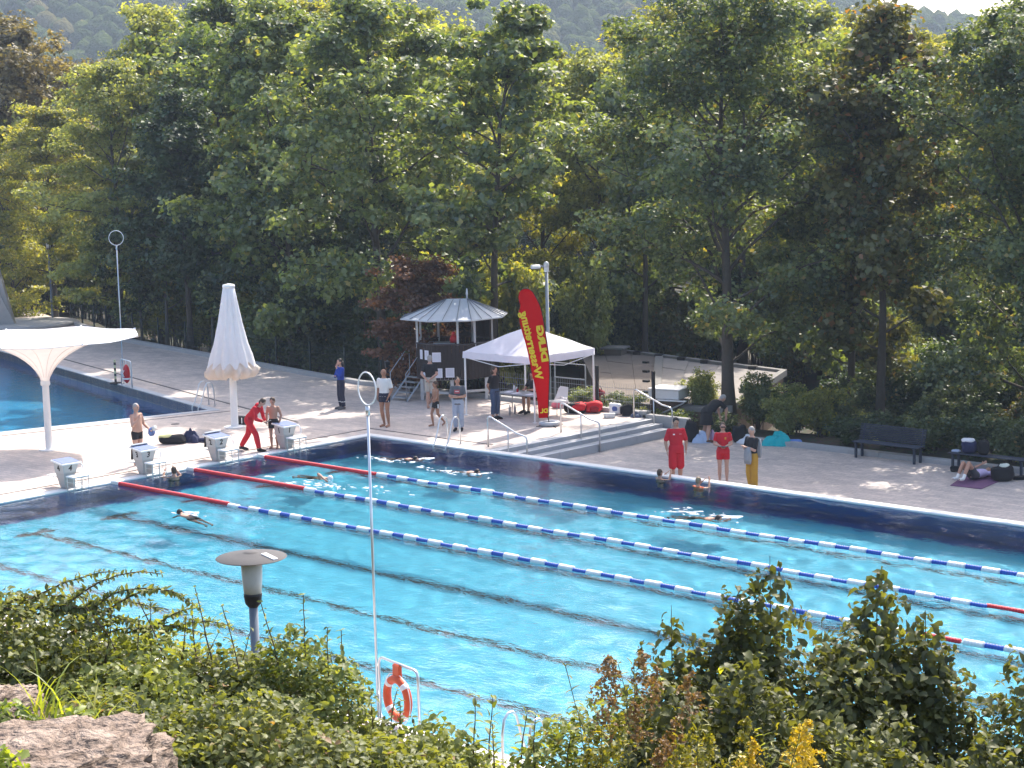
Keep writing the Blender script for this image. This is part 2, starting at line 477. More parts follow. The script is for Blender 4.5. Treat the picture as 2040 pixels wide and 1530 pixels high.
# rim of the swimmers' pool: a raised coping all round, its outer face drops to the lower deck
def ring(name, x0, x1, y0, y1, w, z0, z1, m):
    b = MB()
    b.box(((x0+x1)/2, y1+w/2, (z0+z1)/2), (x1-x0+2*w, w, z1-z0), bev=.02)
    b.box(((x0+x1)/2, y0-w/2, (z0+z1)/2), (x1-x0+2*w, w, z1-z0), bev=.02)
    b.box((x0-w/2, (y0+y1)/2, (z0+z1)/2), (w, y1-y0-.004, z1-z0), bev=.02)
    b.box((x1+w/2, (y0+y1)/2, (z0+z1)/2), (w, y1-y0-.004, z1-z0), bev=.02)
    return b.build(name, m)
structure(ring('pool_rim', 0, POOL_X1, POOL_Y0, 0, .298, -.06, .012, M_RIM))
structure(MB().box((POOL_X1/2+3.1, .247, -.38), (POOL_X1-5.6, .09, .62)).build('pool_side_wall', M_CONC))
b = MB()   # tank walls, a hand's breadth inside the rim
D = 2.0
for (c, s) in [((POOL_X1/2, .1, -1.05), (POOL_X1+.4, .19, 2.0)), ((POOL_X1/2, POOL_Y0-.1, -1.05), (POOL_X1+.4, .19, 2.0)),
               ((-.1, POOL_Y0/2, -1.05), (.19, -POOL_Y0-.01, 2.0)), ((POOL_X1+.1, POOL_Y0/2, -1.05), (.19, -POOL_Y0-.01, 2.0))]:
    b.box(c, s)
tank = b.build('pool_wall', M_NAVY); structure(tank)
b = MB().box((POOL_X1/2, POOL_Y0/2, -D-.1), (POOL_X1+.6, -POOL_Y0+.6, .2)); pf = b.build('pool_floor', M_FLOOR); structure(pf)
b = MB()      # navy cove tiles along the foot of the walls
b.box((25, -.3, -D+.003), (50, .6, .006)).box((25, POOL_Y0+.3, -D+.003), (50, .6, .006)).box((.3, POOL_Y0/2, -D+.003), (.6, -POOL_Y0-1.2, .006)).box((49.7, POOL_Y0/2, -D+.003), (.6, -POOL_Y0-1.2, .006))
b.build('cove_tiles', M_NAVY, pf)
for k in range(6):      # black lane lines of tile on the floor
    yy = -2.99-2.5*k
    b = MB().box((25, yy, -D+.004), (46, .20, .008)).box((2, yy, -D+.0055), (.26, 1.0, .009))
    b.build('lane_line', M_BLACKTILE, pf)

# water surface: real ripples
def wave_field(x, y, seed, lmin, lmax, slope, n=46, prefer=None):
    R = np.random.default_rng(seed); h = np.zeros_like(x)
    for k in range(n):
        lam = math.exp(R.uniform(math.log(lmin), math.log(lmax)))
        a = R.uniform(0, 2*PI) if prefer is None else prefer+R.normal()*.75
        kk = 2*PI/lam
        h += (slope/kk)*math.sqrt(2/n)*np.sin(kk*(x*math.cos(a)+y*math.sin(a))+R.uniform(0, 2*PI))
    return h
def water_sheet(name, xs, ys, z, m, slope, M2=None, seed=1):
    X, Y = np.meshgrid(xs, ys, indexing='ij')
    patch = .75+.5*noise1(X*.35, Y*.35, seed+5)
    Zw = z+wave_field(X, Y, seed, .33, 1.1, slope, prefer=.75)*patch
    if M2 is None: co = np.stack([X, Y, Zw], -1)
    else: co = np.stack([P2C[0]+P2U[0]*X+P2V[0]*Y, P2C[1]+P2U[1]*X+P2V[1]*Y, Zw], -1)
    a, c = X.shape
    ii = (np.arange(a-1)[:, None]*c+np.arange(c-1)[None, :]).ravel()
    q = np.stack([ii, ii+c, ii+c+1, ii+1], 1)
    if M2 is None: pass
    else: q = q[:, ::1]
    me = arrays_mesh(name, co.reshape(-1, 3), q, smooth=True); me.materials.append(m)
    o = bpy.data.objects.new(name, me); COL.objects.link(o); structure(o)
    return o
M_WATER = water_mat('pool_water', (.93, .985, 1.0), bumpk=.10, bscale=5.0, clear=0.0)
M_WATER2 = water_mat('diving_water', (.88, .96, 1.0), bumpk=.12, bscale=2.5, clear=0.0)
xs = np.concatenate([np.arange(0, 31, .11), np.arange(31, 50.01, .5)]); ys = np.arange(POOL_Y0, .001, .11); ys[-1] = 0
water = water_sheet('water', xs, ys, -.045, M_WATER, .062)
# diving pool: navy tank, deep, with still water a little below the deck
M_DEEP = mat('deep_tile', (.045, .40, .68), .4, var=.15, scale=2)
b = MB()
for (u0, v0, u1, v1) in [(0, 0, P2L, 0), (P2L, 0, P2L, P2W), (P2L, P2W, 0, P2W), (0, P2W, 0, 0)]:
    a0 = np.array(p2(u0, v0)); a1 = np.array(p2(u1, v1)); t = (a1-a0)/np.linalg.norm(a1-a0)
    cc = np.array(p2(P2L/2, P2W/2)); nn = np.array([-t[1], t[0]]); nn *= np.sign((a0-cc) @ nn)
    b.add([(*a0, -.02), (*a1, -.02), (*a1, -3.3), (*a0, -3.3), (*(a0+nn*.2), -.02), (*(a1+nn*.2), -.02), (*(a1+nn*.2), -3.3), (*(a0+nn*.2), -3.3)],
          [(0, 1, 2, 3), (7, 6, 5, 4), (4, 5, 1, 0), (3, 2, 6, 7)])
t2 = b.build('diving_pool_wall', M_NAVY); structure(t2)
b = MB().add([(*p2(0, 0), -3.25), (*p2(P2L, 0), -3.25), (*p2(P2L, P2W), -3.25), (*p2(0, P2W), -3.25)], [(0, 1, 2, 3)])
structure(b.build('diving_pool_floor', M_DEEP))
w2 = water_sheet('diving_pool_water', np.linspace(.01, P2L-.01, 130), np.linspace(.01, P2W-.01, 80), -.30, M_WATER2, .035, M2=True, seed=4)
b = MB()      # thin coping of the diving pool
for (u0, v0, u1, v1) in [(0, -.15, P2L, -.15), (-.15, P2W, -.15, -.3)]:
    a0 = np.array(p2(u0, v0)); a1 = np.array(p2(u1, v1)); t = (a1-a0)/np.linalg.norm(a1-a0)
    L = np.linalg.norm(a1-a0); an = math.atan2(t[1], t[0])
    b.box((*((a0+a1)/2), -.03), (L, .296, .10), rz=an, bev=.015)
structure(b.build('diving_pool_rim', mat('grey_rim', (.40, .41, .43), .5, var=.1)))

for o_ in (water, w2): o_.cycles.is_caustics_caster = True
for o_ in [pf, tank, t2, bpy.data.objects['diving_pool_floor']]+list(pf.children): o_.cycles.is_caustics_receiver = True

# drain slots let into the deck
def slot(pts, w=.06):
    b = MB()
    for a0, a1 in zip(pts[:-1], pts[1:]):
        a0 = np.array(a0, float); a1 = np.array(a1, float); t = (a1-a0)/np.linalg.norm(a1-a0)
        b.box((*((a0+a1)/2), .003), (np.linalg.norm(a1-a0), w, .012), rz=math.atan2(t[1], t[0]))
    return structure(b.build('drain_slot', M_DARKSLOT, deck))
slot([(-.95, -19), (-.95, .93)]); slot([(-.98, .96), (4.3, .96)])
slot([p2(-.75, 15.5), p2(-.75, -.9)]); slot([p2(-4.5, -1.15), p2(P2L, -1.15)], .09)
for (px, py) in [(162, 950), (349, 845)]:
    q = ground_at(px, py); structure(MB().lathe([(.14, 0), (.14, .006)], 14, (q[0], q[1], .001)).build('drain_cover', M_DARKSLOT, deck))

# kerb stones along the planting
M_KERB = mat('kerb_stone', (.34, .335, .33), .85, var=.15, scale=6, bump=.2)
kb = thing('kerb', 'long grey stone kerb between the paving and the planted strip', 'kerb')
structure(kb)
def kerb_run(a0, a1, z, step, w=.28, h=.14):
    a0 = np.array(a0, float); a1 = np.array(a1, float); t = a1-a0; L = np.linalg.norm(t); t /= L
    n = max(1, int(round(L/step)))
    for i in range(n):
        c = a0+t*L*(i+.5)/n
        MB().box((0, 0, 0), (L/n-.012, w, h+.2), bev=.012).build('kerb_stone', M_KERB, kb, loc=(c[0], c[1], z+h/2-.1)).rotation_euler = (0, 0, math.atan2(t[1], t[0]))
for i in range(1, 4): kerb_run((KX[i], KY[i]+.02), (KX[i+1], KY[i+1]+.02), 0.0, 1.0)
kerb_run((-8.9, 7.77), (4.6, 7.74), 0.0, 1.0)
kerb_run((6.1, 7.84), (34, 7.84), -.45, 1.0)

# three broad steps from the upper to the lower deck, each one a row of slabs
st = thing('steps', 'broad grey concrete steps leading down beside the pool corner', 'steps', (4.7, .3, 0))
M_NOSE = mat('step_nosing', (.55, .55, .555), .6, var=.08)
for k in range(3):
    z = -.11*k-.003; x0 = .02+.40*k
    for j in range(4):
        y0 = .04+j*1.745
        s_ = MB().box((x0+.2, y0+.87, z-.25), (.397, 1.735, .5), bev=.012).build('step', M_STEPC, st)
        MB().box((x0+.36, y0+.87, z+.004), (.075, 1.73, .012)).build('nosing', M_NOSE, s_)
# low walls that close the steps off from the planting
wl1 = thing('retaining_wall', 'low grey concrete retaining wall beside the steps', 'wall', (4.75, 7.42, 0))
MB().box((.75, .12, -.2), (1.75, .22, .62), bev=.02).build('wall_block', M_CONC, wl1)
MB().box((-.14, .12, .05), (.26, .22, .3), bev=.02).build('end_block', M_CONC, wl1)

# ------------------------------------------------------------------ far wooded hills
def ico(sub):
    bm = bmesh.new(); bmesh.ops.create_icosphere(bm, subdivisions=sub, radius=1.0)
    v = np.array([q.co[:] for q in bm.verts]); f = np.array([[q.index for q in p.verts] for p in bm.faces]); bm.free()
    return v, f
iv, if_ = ico(2)
keep = np.array([iv[t][:, 2].max() > -.15 for t in if_]); if2 = if_[keep]
used = np.unique(if2); remap = -np.ones(len(iv), int); remap[used] = np.arange(len(used)); iv2 = iv[used]; if2 = remap[if2]
protos = []
for s in range(5):
    R = np.random.default_rng(50+s); k = np.ones(len(iv2))
    for q in range(34):
        d = norm(R.normal(size=3)); k += .13*np.clip((iv2 @ d-.72)/.28, 0, 1)*R.uniform(-1, 1)
    protos.append(iv2*k[:, None]*(1+R.normal(size=len(iv2))[:, None]*.05))
R = np.random.default_rng(11); cs, fs, ts = [], [], []; o = 0
sp = 7.3
for w in np.concatenate([np.arange(165, 330, 7.5), np.arange(470, 850, sp*.92)]):
    for la in np.arange(-285, 300, sp):
        ww = w+R.uniform(-3, 3); ll = la+R.uniform(-3, 3)
        if abs(ll) > ww*.32: continue
        x = 42.4+ww*-.681+ll*.728; y = -38.4+ww*.7195+ll*.685
        z = float(terrain(np.array([x]), np.array([y]))[0])
        r = R.uniform(3.2, 5.6); hgt = R.uniform(.75, 1.2)
        v = protos[R.integers(5)]; an = R.uniform(0, 2*PI); ca, sa = math.cos(an), math.sin(an)
        vv = np.stack([v[:, 0]*ca-v[:, 1]*sa, v[:, 0]*sa+v[:, 1]*ca, v[:, 2]*hgt], 1)*r+[x, y, z+r*hgt*.45]
        cs.append(vv); fs.append(if2+o); ts.append(np.full(len(vv), R.beta(2, 2))); o += len(vv)
me = arrays_mesh('hillside_wood', np.concatenate(cs), np.concatenate(fs), np.concatenate(ts), smooth=True)
mh, n, l = new_mat('far_foliage')
out = n.new('ShaderNodeOutputMaterial'); dfb = n.new('ShaderNodeBsdfDiffuse'); l.new(dfb.outputs[0], out.inputs[0])
at = n.new('ShaderNodeAttribute'); at.attribute_name = 'tint'
rp = n.new('ShaderNodeValToRGB'); e = rp.color_ramp.elements
e[0].color = (.022, .040, .014, 1); e[1].color = (.09, .115, .032, 1); q = e.new(.8); q.color = (.065, .09, .025, 1); e[-1].color = (.12, .10, .04, 1)
l.new(at.outputs['Fac'], rp.inputs[0]); l.new(rp.outputs[0], dfb.inputs[0])
geo = n.new('ShaderNodeNewGeometry'); nz = n.new('ShaderNodeTexNoise'); nz.inputs['Scale'].default_value = .9; nz.inputs['Detail'].default_value = 4
l.new(geo.outputs['Position'], nz.inputs['Vector'])
bp = n.new('ShaderNodeBump'); bp.inputs['Strength'].default_value = 1.0; bp.inputs['Distance'].default_value = 2.2
l.new(nz.outputs[0], bp.inputs['Height']); l.new(bp.outputs[0], dfb.inputs['Normal'])
me.materials.append(mh)
hw = bpy.data.objects.new('hillside_wood', me); COL.objects.link(hw); structure(hw, 'stuff')
hw['label'] = 'far wooded hillside under blue haze behind the trees'; hw['category'] = 'wood'

# ------------------------------------------------------------------ trees
M_BARK = mat('bark', (.075, .062, .048), .95, var=.35, scale=9, bump=.8, bscale=22)
M_BARK2 = mat('grey_bark', (.13, .12, .10), .95, var=.3, scale=9, bump=.7, bscale=20)
LEAF = {
 'linden': leaf_mat('linden_leaf', (.040, .070, .032), (.175, .225, .085), (.28, .23, .07), .05, trans=.45, gloss=.06),
 'maple': leaf_mat('maple_leaf', (.052, .092, .034), (.245, .305, .105), (.36, .32, .09), .05, trans=.52, gloss=.07),
 'rust': leaf_mat('rusting_leaf', (.045, .065, .022), (.17, .165, .05), (.26, .13, .05), .20, trans=.45),
 'yellow': leaf_mat('yellowing_leaf', (.11, .14, .03), (.34, .345, .085), (.46, .38, .08), .12, trans=.58),
 'light': leaf_mat('light_leaf', (.11, .145, .045), (.35, .385, .14), (.38, .34, .11), .06, trans=.55),
 'brown': leaf_mat('brown_leaf', (.085, .078, .036), (.27, .225, .11), (.22, .17, .08), .2, trans=.35),
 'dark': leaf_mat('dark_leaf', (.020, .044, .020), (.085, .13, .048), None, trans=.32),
 'red': leaf_mat('red_leaf', (.07, .035, .02), (.20, .095, .055), (.26, .12, .06), .1, trans=.4),
}

def grow(seed, H, R, clear, r0, nleaf, leaf=.17, limbs=24, lean=(0, 0), profile='round', flat=.5, droop=.15, clump=.62, layers=False):
    """a broadleaf: wandering trunk, limbs, twigs; leaves in flattened clumps at the twig ends"""
    G = np.random.default_rng(seed); wood = MB(); pts = []
    n = 9; tr = []
    off = np.zeros(2)
    for i in range(n):
        t = i/(n-1); off = off+G.normal(size=2)*.10*H/15
        tr.append(np.array([off[0]*t+lean[0]*t, off[1]*t+lean[1]*t, t*H*.92]))
    tr = np.array(tr)
    rad = [r0*(1.25 if i == 0 else 1)*(1-.93*(i/(n-1))**.8)+.012 for i in range(n)]
    wood.tube(tr, rad, 8)
    def on_trunk(z):
        k = np.clip(z/(H*.92)*(n-1), 0, n-1.001); i = int(k); return tr[i]+(tr[i+1]-tr[i])*(k-i)
    for j in range(limbs):
        t = (j+.5)/limbs; zz = clear+(H*.93-clear)*t**.9
        if profile == 'round': L = R*(math.sin(PI*(.12+.80*t)**.85)*.95+.12)
        elif profile == 'cone': L = R*(1.05-t*.95)
        else: L = R*(.55+.5*math.sin(PI*t))*(1-.55*t**3)
        L *= G.uniform(.72, 1.15)
        az = j*2.39996+G.normal()*.35; el = G.uniform(.02, .75)+.42*t
        p = on_trunk(zz); d = np.array([math.cos(az)*math.cos(el), math.sin(az)*math.cos(el), math.sin(el)])
        path = [p]; m = 5
        for k in range(m):
            d = norm(d+G.normal(size=3)*.16+np.array([0, 0, .05-.12*k*droop]))
            path.append(path[-1]+d*L/m)
        rl = max(.018, r0*.36*(1-.72*t)*L/R)
        wood.tube(path, [rl*(1-.85*k/m)+.008 for k in range(m+1)], 5, caps=False)
        nb = max(3, int(6*L/R+1))
        for q in range(nb):
            s = .28+.72*(q+G.uniform(.2, .8))/nb
            k = min(int(s*m), m-1); b0 = path[k]+(path[k+1]-path[k])*(s*m-k)
            dd = norm(d*.5+G.normal(size=3)*np.array([1, 1, .45])+[0, 0, .12]); LL = L*G.uniform(.22, .42)+.25
            b1 = b0+dd*LL*.55; b2 = b1+norm(dd+G.normal(size=3)*.3-[0, 0, .12])*LL*.45
            wood.tube([b0, b1, b2], [max(.009, rl*.34), .010, .006], 4, caps=False)
            pts += [b1*.6+b2*.4, b2]
            if G.random() < .6: pts.append(b0*.5+b1*.5)
        pts.append(path[-1])
    for k in range(8): pts.append(on_trunk(H*.92)+G.normal(size=3)*[.7, .7, .6])
    pts = np.array(pts); nc = len(pts)
    wgt = G.uniform(.45, 1.4, nc); cnt = np.maximum(8, (wgt/wgt.sum()*nleaf)).astype(int)
    cid = np.repeat(np.arange(nc), cnt); N = len(cid)
    cr = clump*G.uniform(.6, 1.35, nc)
    u = norm(G.normal(size=(N, 3)))*(G.random((N, 1))**.45)
    pos = pts[cid]+u*cr[cid][:, None]*np.array([1.15, 1.15, flat])
    cen = np.array([tr[:, 0].mean(), tr[:, 1].mean(), clear+(H-clear)*.45])
    nr = norm(u)*.55+norm(pos-cen)*.25+np.array([0, 0, .55])+G.normal(size=(N, 3))*.55
    tint = np.clip(.42+.55*(G.random(nc)-.5)[cid]+G.normal(size=N)*.17+.10*u[:, 2], 0, .95)
    odd = G.random(N) < .035; tint[odd] = 1.0
    v, f, k = leaf_arrays(G, pos, nr, leaf*G.uniform(.65, 1.35, N), width=.40, fold=.10, droop=.12)
    return wood.mesh('trunk', True), arrays_mesh('crown', v, f, np.repeat(tint, k))

KINDS = {}
def kind(name, *a, **k): KINDS[name] = grow(*a, **k)
kind('big', 1, 15.0, 4.9, 2.0, .24, 25500, .24, 30, profile='round', clump=.60, flat=.85)
kind('big2', 2, 15.5, 4.4, 2.2, .22, 25500, .23, 30, lean=(-.6, .3), clump=.58, flat=.85)
kind('lind', 9, 15.0, 4.8, 2.0, .24, 43000, .16, 34, profile='round', clump=.54, flat=.85)
kind('tall', 3, 14.5, 3.1, 2.6, .17, 16500, .22, 26, profile='oval', clump=.52, flat=.8)
kind('open', 4, 14.5, 3.7, 3.4, .19, 15500, .24, 24, lean=(.9, .5), profile='oval', clump=.47, flat=.6)
kind('fine', 5, 14.0, 4.2, 1.4, .18, 30000, .165, 32, profile='oval', clump=.56, flat=.45)
kind('young', 6, 8.0, 2.0, 1.2, .07, 9500, .17, 18, profile='oval', clump=.45)

HK = {k: float(np.percentile(np.array([v.co[2] for v in m[1].vertices]), 99.7)) for k, m in KINDS.items()}
def plant_tree(kd, x, y, leafkind, label, sc=1.0, rz=0.0, sz=1.0, top=None, bark=None, name='tree', group=None, cat='tree', z=None, lean=0.0):
    zt = float(terrain(np.array([float(x)]), np.array([float(y)]))[0])-.05 if z is None else z
    t = thing(name, label, cat, (x, y, zt), rz, group)
    vz = sc*sz
    if top is not None:      # height surveyed: the row of the photograph that the tree top reaches
        d_ = float((np.array([x, y, 5.0])-CAM) @ _fw); vz = (deep_at(float(F_PX*((np.array([x, y, 5.0])-CAM) @ _r)/d_+W_PX/2), top, d_)[2]-zt)/HK[kd]
    t.scale = (sc, sc, vz); t.rotation_euler = (0, lean, rz)
    tr, cr = KINDS[kd]
    obj_from('trunk', tr, t, m=bark or M_BARK); obj_from('crown', cr, t, m=LEAF[leafkind])
    return t
FT = 'trees in the front row behind the deck'
def at_px(px, dist):
    q = deep_at(px, 800, dist); return q[0], q[1]
plant_tree('lind', 6.25, 9.75, 'linden', 'big dark linden with thick trunk behind the black-clad stooping person', .97, .4, .98, name='linden_tree', group=FT, top=-25)
plant_tree('tall', 10.1, 12.4, 'rust', 'tall dark tree with rust-tinged crown behind the empty bench', 1.0, 1.9, .98, name='rusting_tree', group=FT, top=15)
plant_tree('tall', 8.3, 13.6, 'linden', 'slimmer dark tree close beside the rust-tinged one', .88, 3.1, .95, name='linden_tree', group=FT, top=70)
plant_tree('lind', 15.4, 12.6, 'linden', 'dark broad tree cut by the right edge of the photo', .96, 2.3, 1.0, name='linden_tree', group=FT, top=-10)
plant_tree('lind', 19.5, 11.5, 'dark', 'dark tree mostly out of view at the right edge', .85, 4.0, 1.0, name='dark_tree', group=FT, top=0)
plant_tree('open', *at_px(985, 68), 'maple', 'open crowned tree with leaning dark trunk rising behind the hut', 1.0, 5.2, .98, name='maple_tree', group=FT, top=15)
plant_tree('big2', *at_px(770, 73), 'maple', 'large bushy maple left of the hut with a leaning trunk', .98, .9, 1.0, name='maple_tree', group=FT, top=-12)
plant_tree('big', *at_px(590, 79), 'maple', 'large green maple behind the folded white parasol', 1.0, 2.6, 1.02, name='maple_tree', group=FT, top=5)
plant_tree('tall', *at_px(385, 84), 'dark', 'narrow dark tree behind the fence left of the parasol', .9, 0.4, .86, name='dark_tree', group=FT, top=180)
plant_tree('big2', *at_px(450, 91), 'maple', 'tall green tree behind the narrow dark one', 1.05, 3.6, 1.08, name='maple_tree', top=-5)
plant_tree('fine', *at_px(250, 88), 'light', 'feathery light green tree behind the far pole with a ring', .95, 1.2, .92, name='ash_tree', top=125)
plant_tree('fine', *at_px(330, 96), 'light', 'tall pale green tree reaching the top edge left of centre', 1.12, 2.9, 1.04, name='ash_tree', top=15)
plant_tree('fine', *at_px(120, 97), 'yellow', 'yellow-green feathery tree behind the white membrane canopy', .95, 4.1, .9, name='ash_tree', top=215)
plant_tree('fine', *at_px(40, 101), 'yellow', 'yellow-green tree at the left edge above the canopy', .9, 0.3, .8, name='ash_tree', top=255)
plant_tree('big', *at_px(50, 112), 'brown', 'brown-leaved rounded tree at the upper left edge', 1.12, 1.0, .93, name='beech_tree', top=40)
plant_tree('big2', *at_px(-60, 110), 'light', 'green tree partly cut by the left edge of the photo', 1.0, 2.0, .85, name='ash_tree', top=140)
# second row: lit from behind, seen in the gaps
B2 = 'sunlit trees of the second row'
rows = [(700, 92, 'big', 'yellow', 1.05), (840, 88, 'tall', 'light', 1.12), (915, 84, 'tall', 'light', 1.06), (1090, 90, 'fine', 'yellow', .98),
        (1210, 84, 'big2', 'light', .84), (1285, 78, 'tall', 'maple', .86), (1340, 92, 'big', 'yellow', 1.0), (1480, 80, 'big2', 'maple', .95),
        (1580, 88, 'big', 'light', .98), (1690, 84, 'fine', 'yellow', .98), (1790, 80, 'fine', 'yellow', .97), (1880, 86, 'fine', 'yellow', .98),
        (1960, 90, 'big', 'light', .92), (520, 96, 'big', 'light', 1.15), (620, 102, 'fine', 'yellow', 1.2), (2060, 80, 'big2', 'maple', .9)]
words = {'yellow': 'yellow-green', 'light': 'pale green', 'maple': 'mid green'}
for i, (px, d, kd, lf, sc) in enumerate(rows):
    plant_tree(kd, *at_px(px, d), lf, f'{words[lf]} tree in the second row, {["first", "second", "third", "fourth", "fifth", "sixth", "seventh", "eighth", "ninth", "tenth", "eleventh", "twelfth", "thirteenth", "fourteenth", "fifteenth", "sixteenth"][sorted([r[0] for r in rows]).index(px)]} from the left',
               sc, i*1.7, 1.0, top={700: -5, 840: 20, 915: 55, 1090: 95, 1210: 105, 1285: 60, 1340: 20, 1480: -10, 1580: -5, 1690: 110, 1790: 60, 1880: 75, 1960: 115, 520: 5, 620: 0, 2060: 60}[px], name='background_tree', group=B2)
# third row, distant
for i in range(15):
    px = -60+i*150+random.uniform(-40, 40); d = random.uniform(118, 150)
    lf = random.choice(['light', 'yellow', 'maple', 'light'])
    plant_tree(random.choice(['big', 'big2', 'fine']), *at_px(px, d), lf, 'distant tree between the front trunks and the hillside',
               random.uniform(1.0, 1.25), i*2.1, 1.0, top=random.uniform(130, 200), name='distant_tree', group='distant trees below the hillside')

# understorey
def bush(seed, w, h, nleaf, leaf, stems=14, flat=.7):
    G = np.random.default_rng(seed); wood = MB(); pts = []
    for k in range(stems):
        az = G.uniform(0, 2*PI); rr = w*G.uniform(.2, 1)*.9; hh = h*G.uniform(.55, 1)
        p = np.array([G.normal()*.12, G.normal()*.12, 0]); q = np.array([math.cos(az)*rr, math.sin(az)*rr, hh])
        mid = (p+q)/2+[0, 0, hh*.18]; wood.tube([p, mid, q], [.022, .014, .006], 4, caps=False)
        for t in np.linspace(.35, 1, 6):
            pts.append((p*(1-t)**2+2*mid*t*(1-t)+q*t*t)+G.normal(size=3)*.12)
    pts = np.array(pts); nc = len(pts); cid = G.integers(0, nc, nleaf)
    u = norm(G.normal(size=(nleaf, 3)))*(G.random((nleaf, 1))**.5)
    pos = pts[cid]+u*np.array([1, 1, flat])*w*.30; pos[:, 2] = np.abs(pos[:, 2]-.03)+.03
    nr = u*.6+np.array([0, 0, .6])+G.normal(size=(nleaf, 3))*.5
    tint = np.clip(.42+.3*(G.random(nc)-.5)[cid]+G.normal(size=nleaf)*.17, 0, .95); tint[G.random(nleaf) < .03] = 1
    v, f, k = leaf_arrays(G, pos, nr, leaf*G.uniform(.6, 1.4, nleaf), width=.38, fold=.12, droop=.12)
    return wood.mesh('stem', True), arrays_mesh('foliage', v, f, np.repeat(tint, k))
BUSH = {'a': bush(21, 1.0, 1.5, 5200, .11), 'b': bush(22, 1.3, 2.6, 8000, .12), 'c': bush(23, .75, .9, 3400, .085)}
def plant_bush(kd, x, y, leafkind, label, sc=1.0, rz=0.0, sz=1.0, z=None, group=None, name='shrub'):
    zt = float(terrain(np.array([float(x)]), np.array([float(y)]))[0])-.03 if z is None else z
    t = thing(name, label, 'shrub', (x, y, zt), rz, group); t.scale = (sc, sc, sc*sz)
    s, f = BUSH[kd]
    obj_from('stem', s, t, m=M_BARK); obj_from('foliage', f, t, m=LEAF[leafkind])
    return t
G = np.random.default_rng(77)
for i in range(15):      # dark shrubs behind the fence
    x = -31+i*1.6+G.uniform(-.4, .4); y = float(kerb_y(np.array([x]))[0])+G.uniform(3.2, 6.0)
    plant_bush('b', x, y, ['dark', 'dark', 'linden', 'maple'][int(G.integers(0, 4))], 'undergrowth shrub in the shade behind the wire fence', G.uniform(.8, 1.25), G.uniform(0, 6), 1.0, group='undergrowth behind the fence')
NTH = ['first', 'second', 'third', 'fourth', 'fifth', 'sixth', 'seventh', 'eighth', 'ninth', 'tenth', 'eleventh', 'twelfth']
YPX = [560, 600, 640, 665, 700, 735, 690, 530, 480, 430, 340, 290]
for i in range(12):      # slender young trees in the undergrowth
    px = YPX[i]
    plant_tree('young', *at_px(px, 75.0+(735-px)*.02+G.uniform(0, 5)), ['maple', 'dark', 'linden', 'dark'][i % 4], f'slender young tree in the shade behind the fence, {NTH[sorted(YPX).index(px)]} of twelve from the left', G.uniform(.85, 1.2), i*1.3, 1.05, bark=M_BARK2, name='young_tree', group='slender trees behind the fence')
plant_tree('young', *at_px(820, 66.6), 'red', 'small reddish-brown tree left of the hut roof', .72, .5, .95, name='reddish_tree')
plant_tree('young', *at_px(880, 67.6), 'red', 'reddish-brown sapling close behind the hut roof', .68, 2.5, .95, name='reddish_tree')
plant_bush('b', *at_px(1055, 68.5), 'yellow', 'bright sunlit yellow-green bush between hut and lamp post', 1.15, .5, 1.75)
plant_bush('b', *at_px(1005, 73), 'yellow', 'sunlit yellow-green bush behind the hut on the right', 1.3, 1.5, 1.5)
plant_bush('b', *at_px(1390, 66), 'light', 'pale bush on the far side of the flat roof, left of the linden', .75, 2.5, .9)
plant_bush('b', *at_px(1180, 76), 'light', 'pale green bush behind the white tent', 1.2, .9, 1.5)
for i, (x, y, k, lf, sc, sz, lab) in enumerate([
    (1.0, 8.7, 'a', 'maple', .75, .8, 'green bush behind the tent table'), (2.9, 8.6, 'a', 'linden', .8, .75, 'leafy bush behind the red sports bags'),
    (3.9, 8.5, 'c', 'light', .7, .8, 'small bush between the tent and the handrails'), (5.3, 8.5, 'c', 'maple', .8, .75, 'low bush behind the lowest handrail'),
    (6.9, 8.6, 'c', 'linden', .7, .9, 'low bush at the foot of the big linden'),
    (8.7, 9.4, 'a', 'light', .75, 1.0, 'sunlit green bush right of the linden trunk'), (9.7, 9.8, 'a', 'yellow', .9, 1.05, 'bright yellow-green bush left of the empty bench'),
    (11.4, 8.9, 'a', 'dark', .85, .62, 'dark clipped bush left behind the empty bench'), (12.6, 9.3, 'a', 'dark', .95, .7, 'dark bush right behind the empty bench'),
    (13.9, 9.2, 'a', 'linden', .9, .75, 'dark green bush between the two benches'), (15.3, 9.1, 'a', 'dark', 1.0, .8, 'dark bush behind the bench with bags'),
    (16.6, 9.0, 'a', 'linden', .95, .85, 'dark green bush behind the lying person'), (18.0, 9.0, 'a', 'linden', 1.0, .9, 'dark bush at the right edge above the backpack'),
    (13.2, 10.8, 'b', 'linden', .9, .8, 'tall dark bush standing behind the benches'), (16.2, 10.9, 'b', 'rust', .9, .9, 'tall rust-tinged bush at the right edge'),
    (10.6, 11.0, 'b', 'light', .6, .8, 'pale bush between the slim trunks'), (18.6, 10.4, 'b', 'dark', 1.0, .9, 'tall dark bush at the very right edge')]):
    plant_bush(k, x, y, lf, lab, sc, i*.9, sz, group='shrubs in the planted strip')

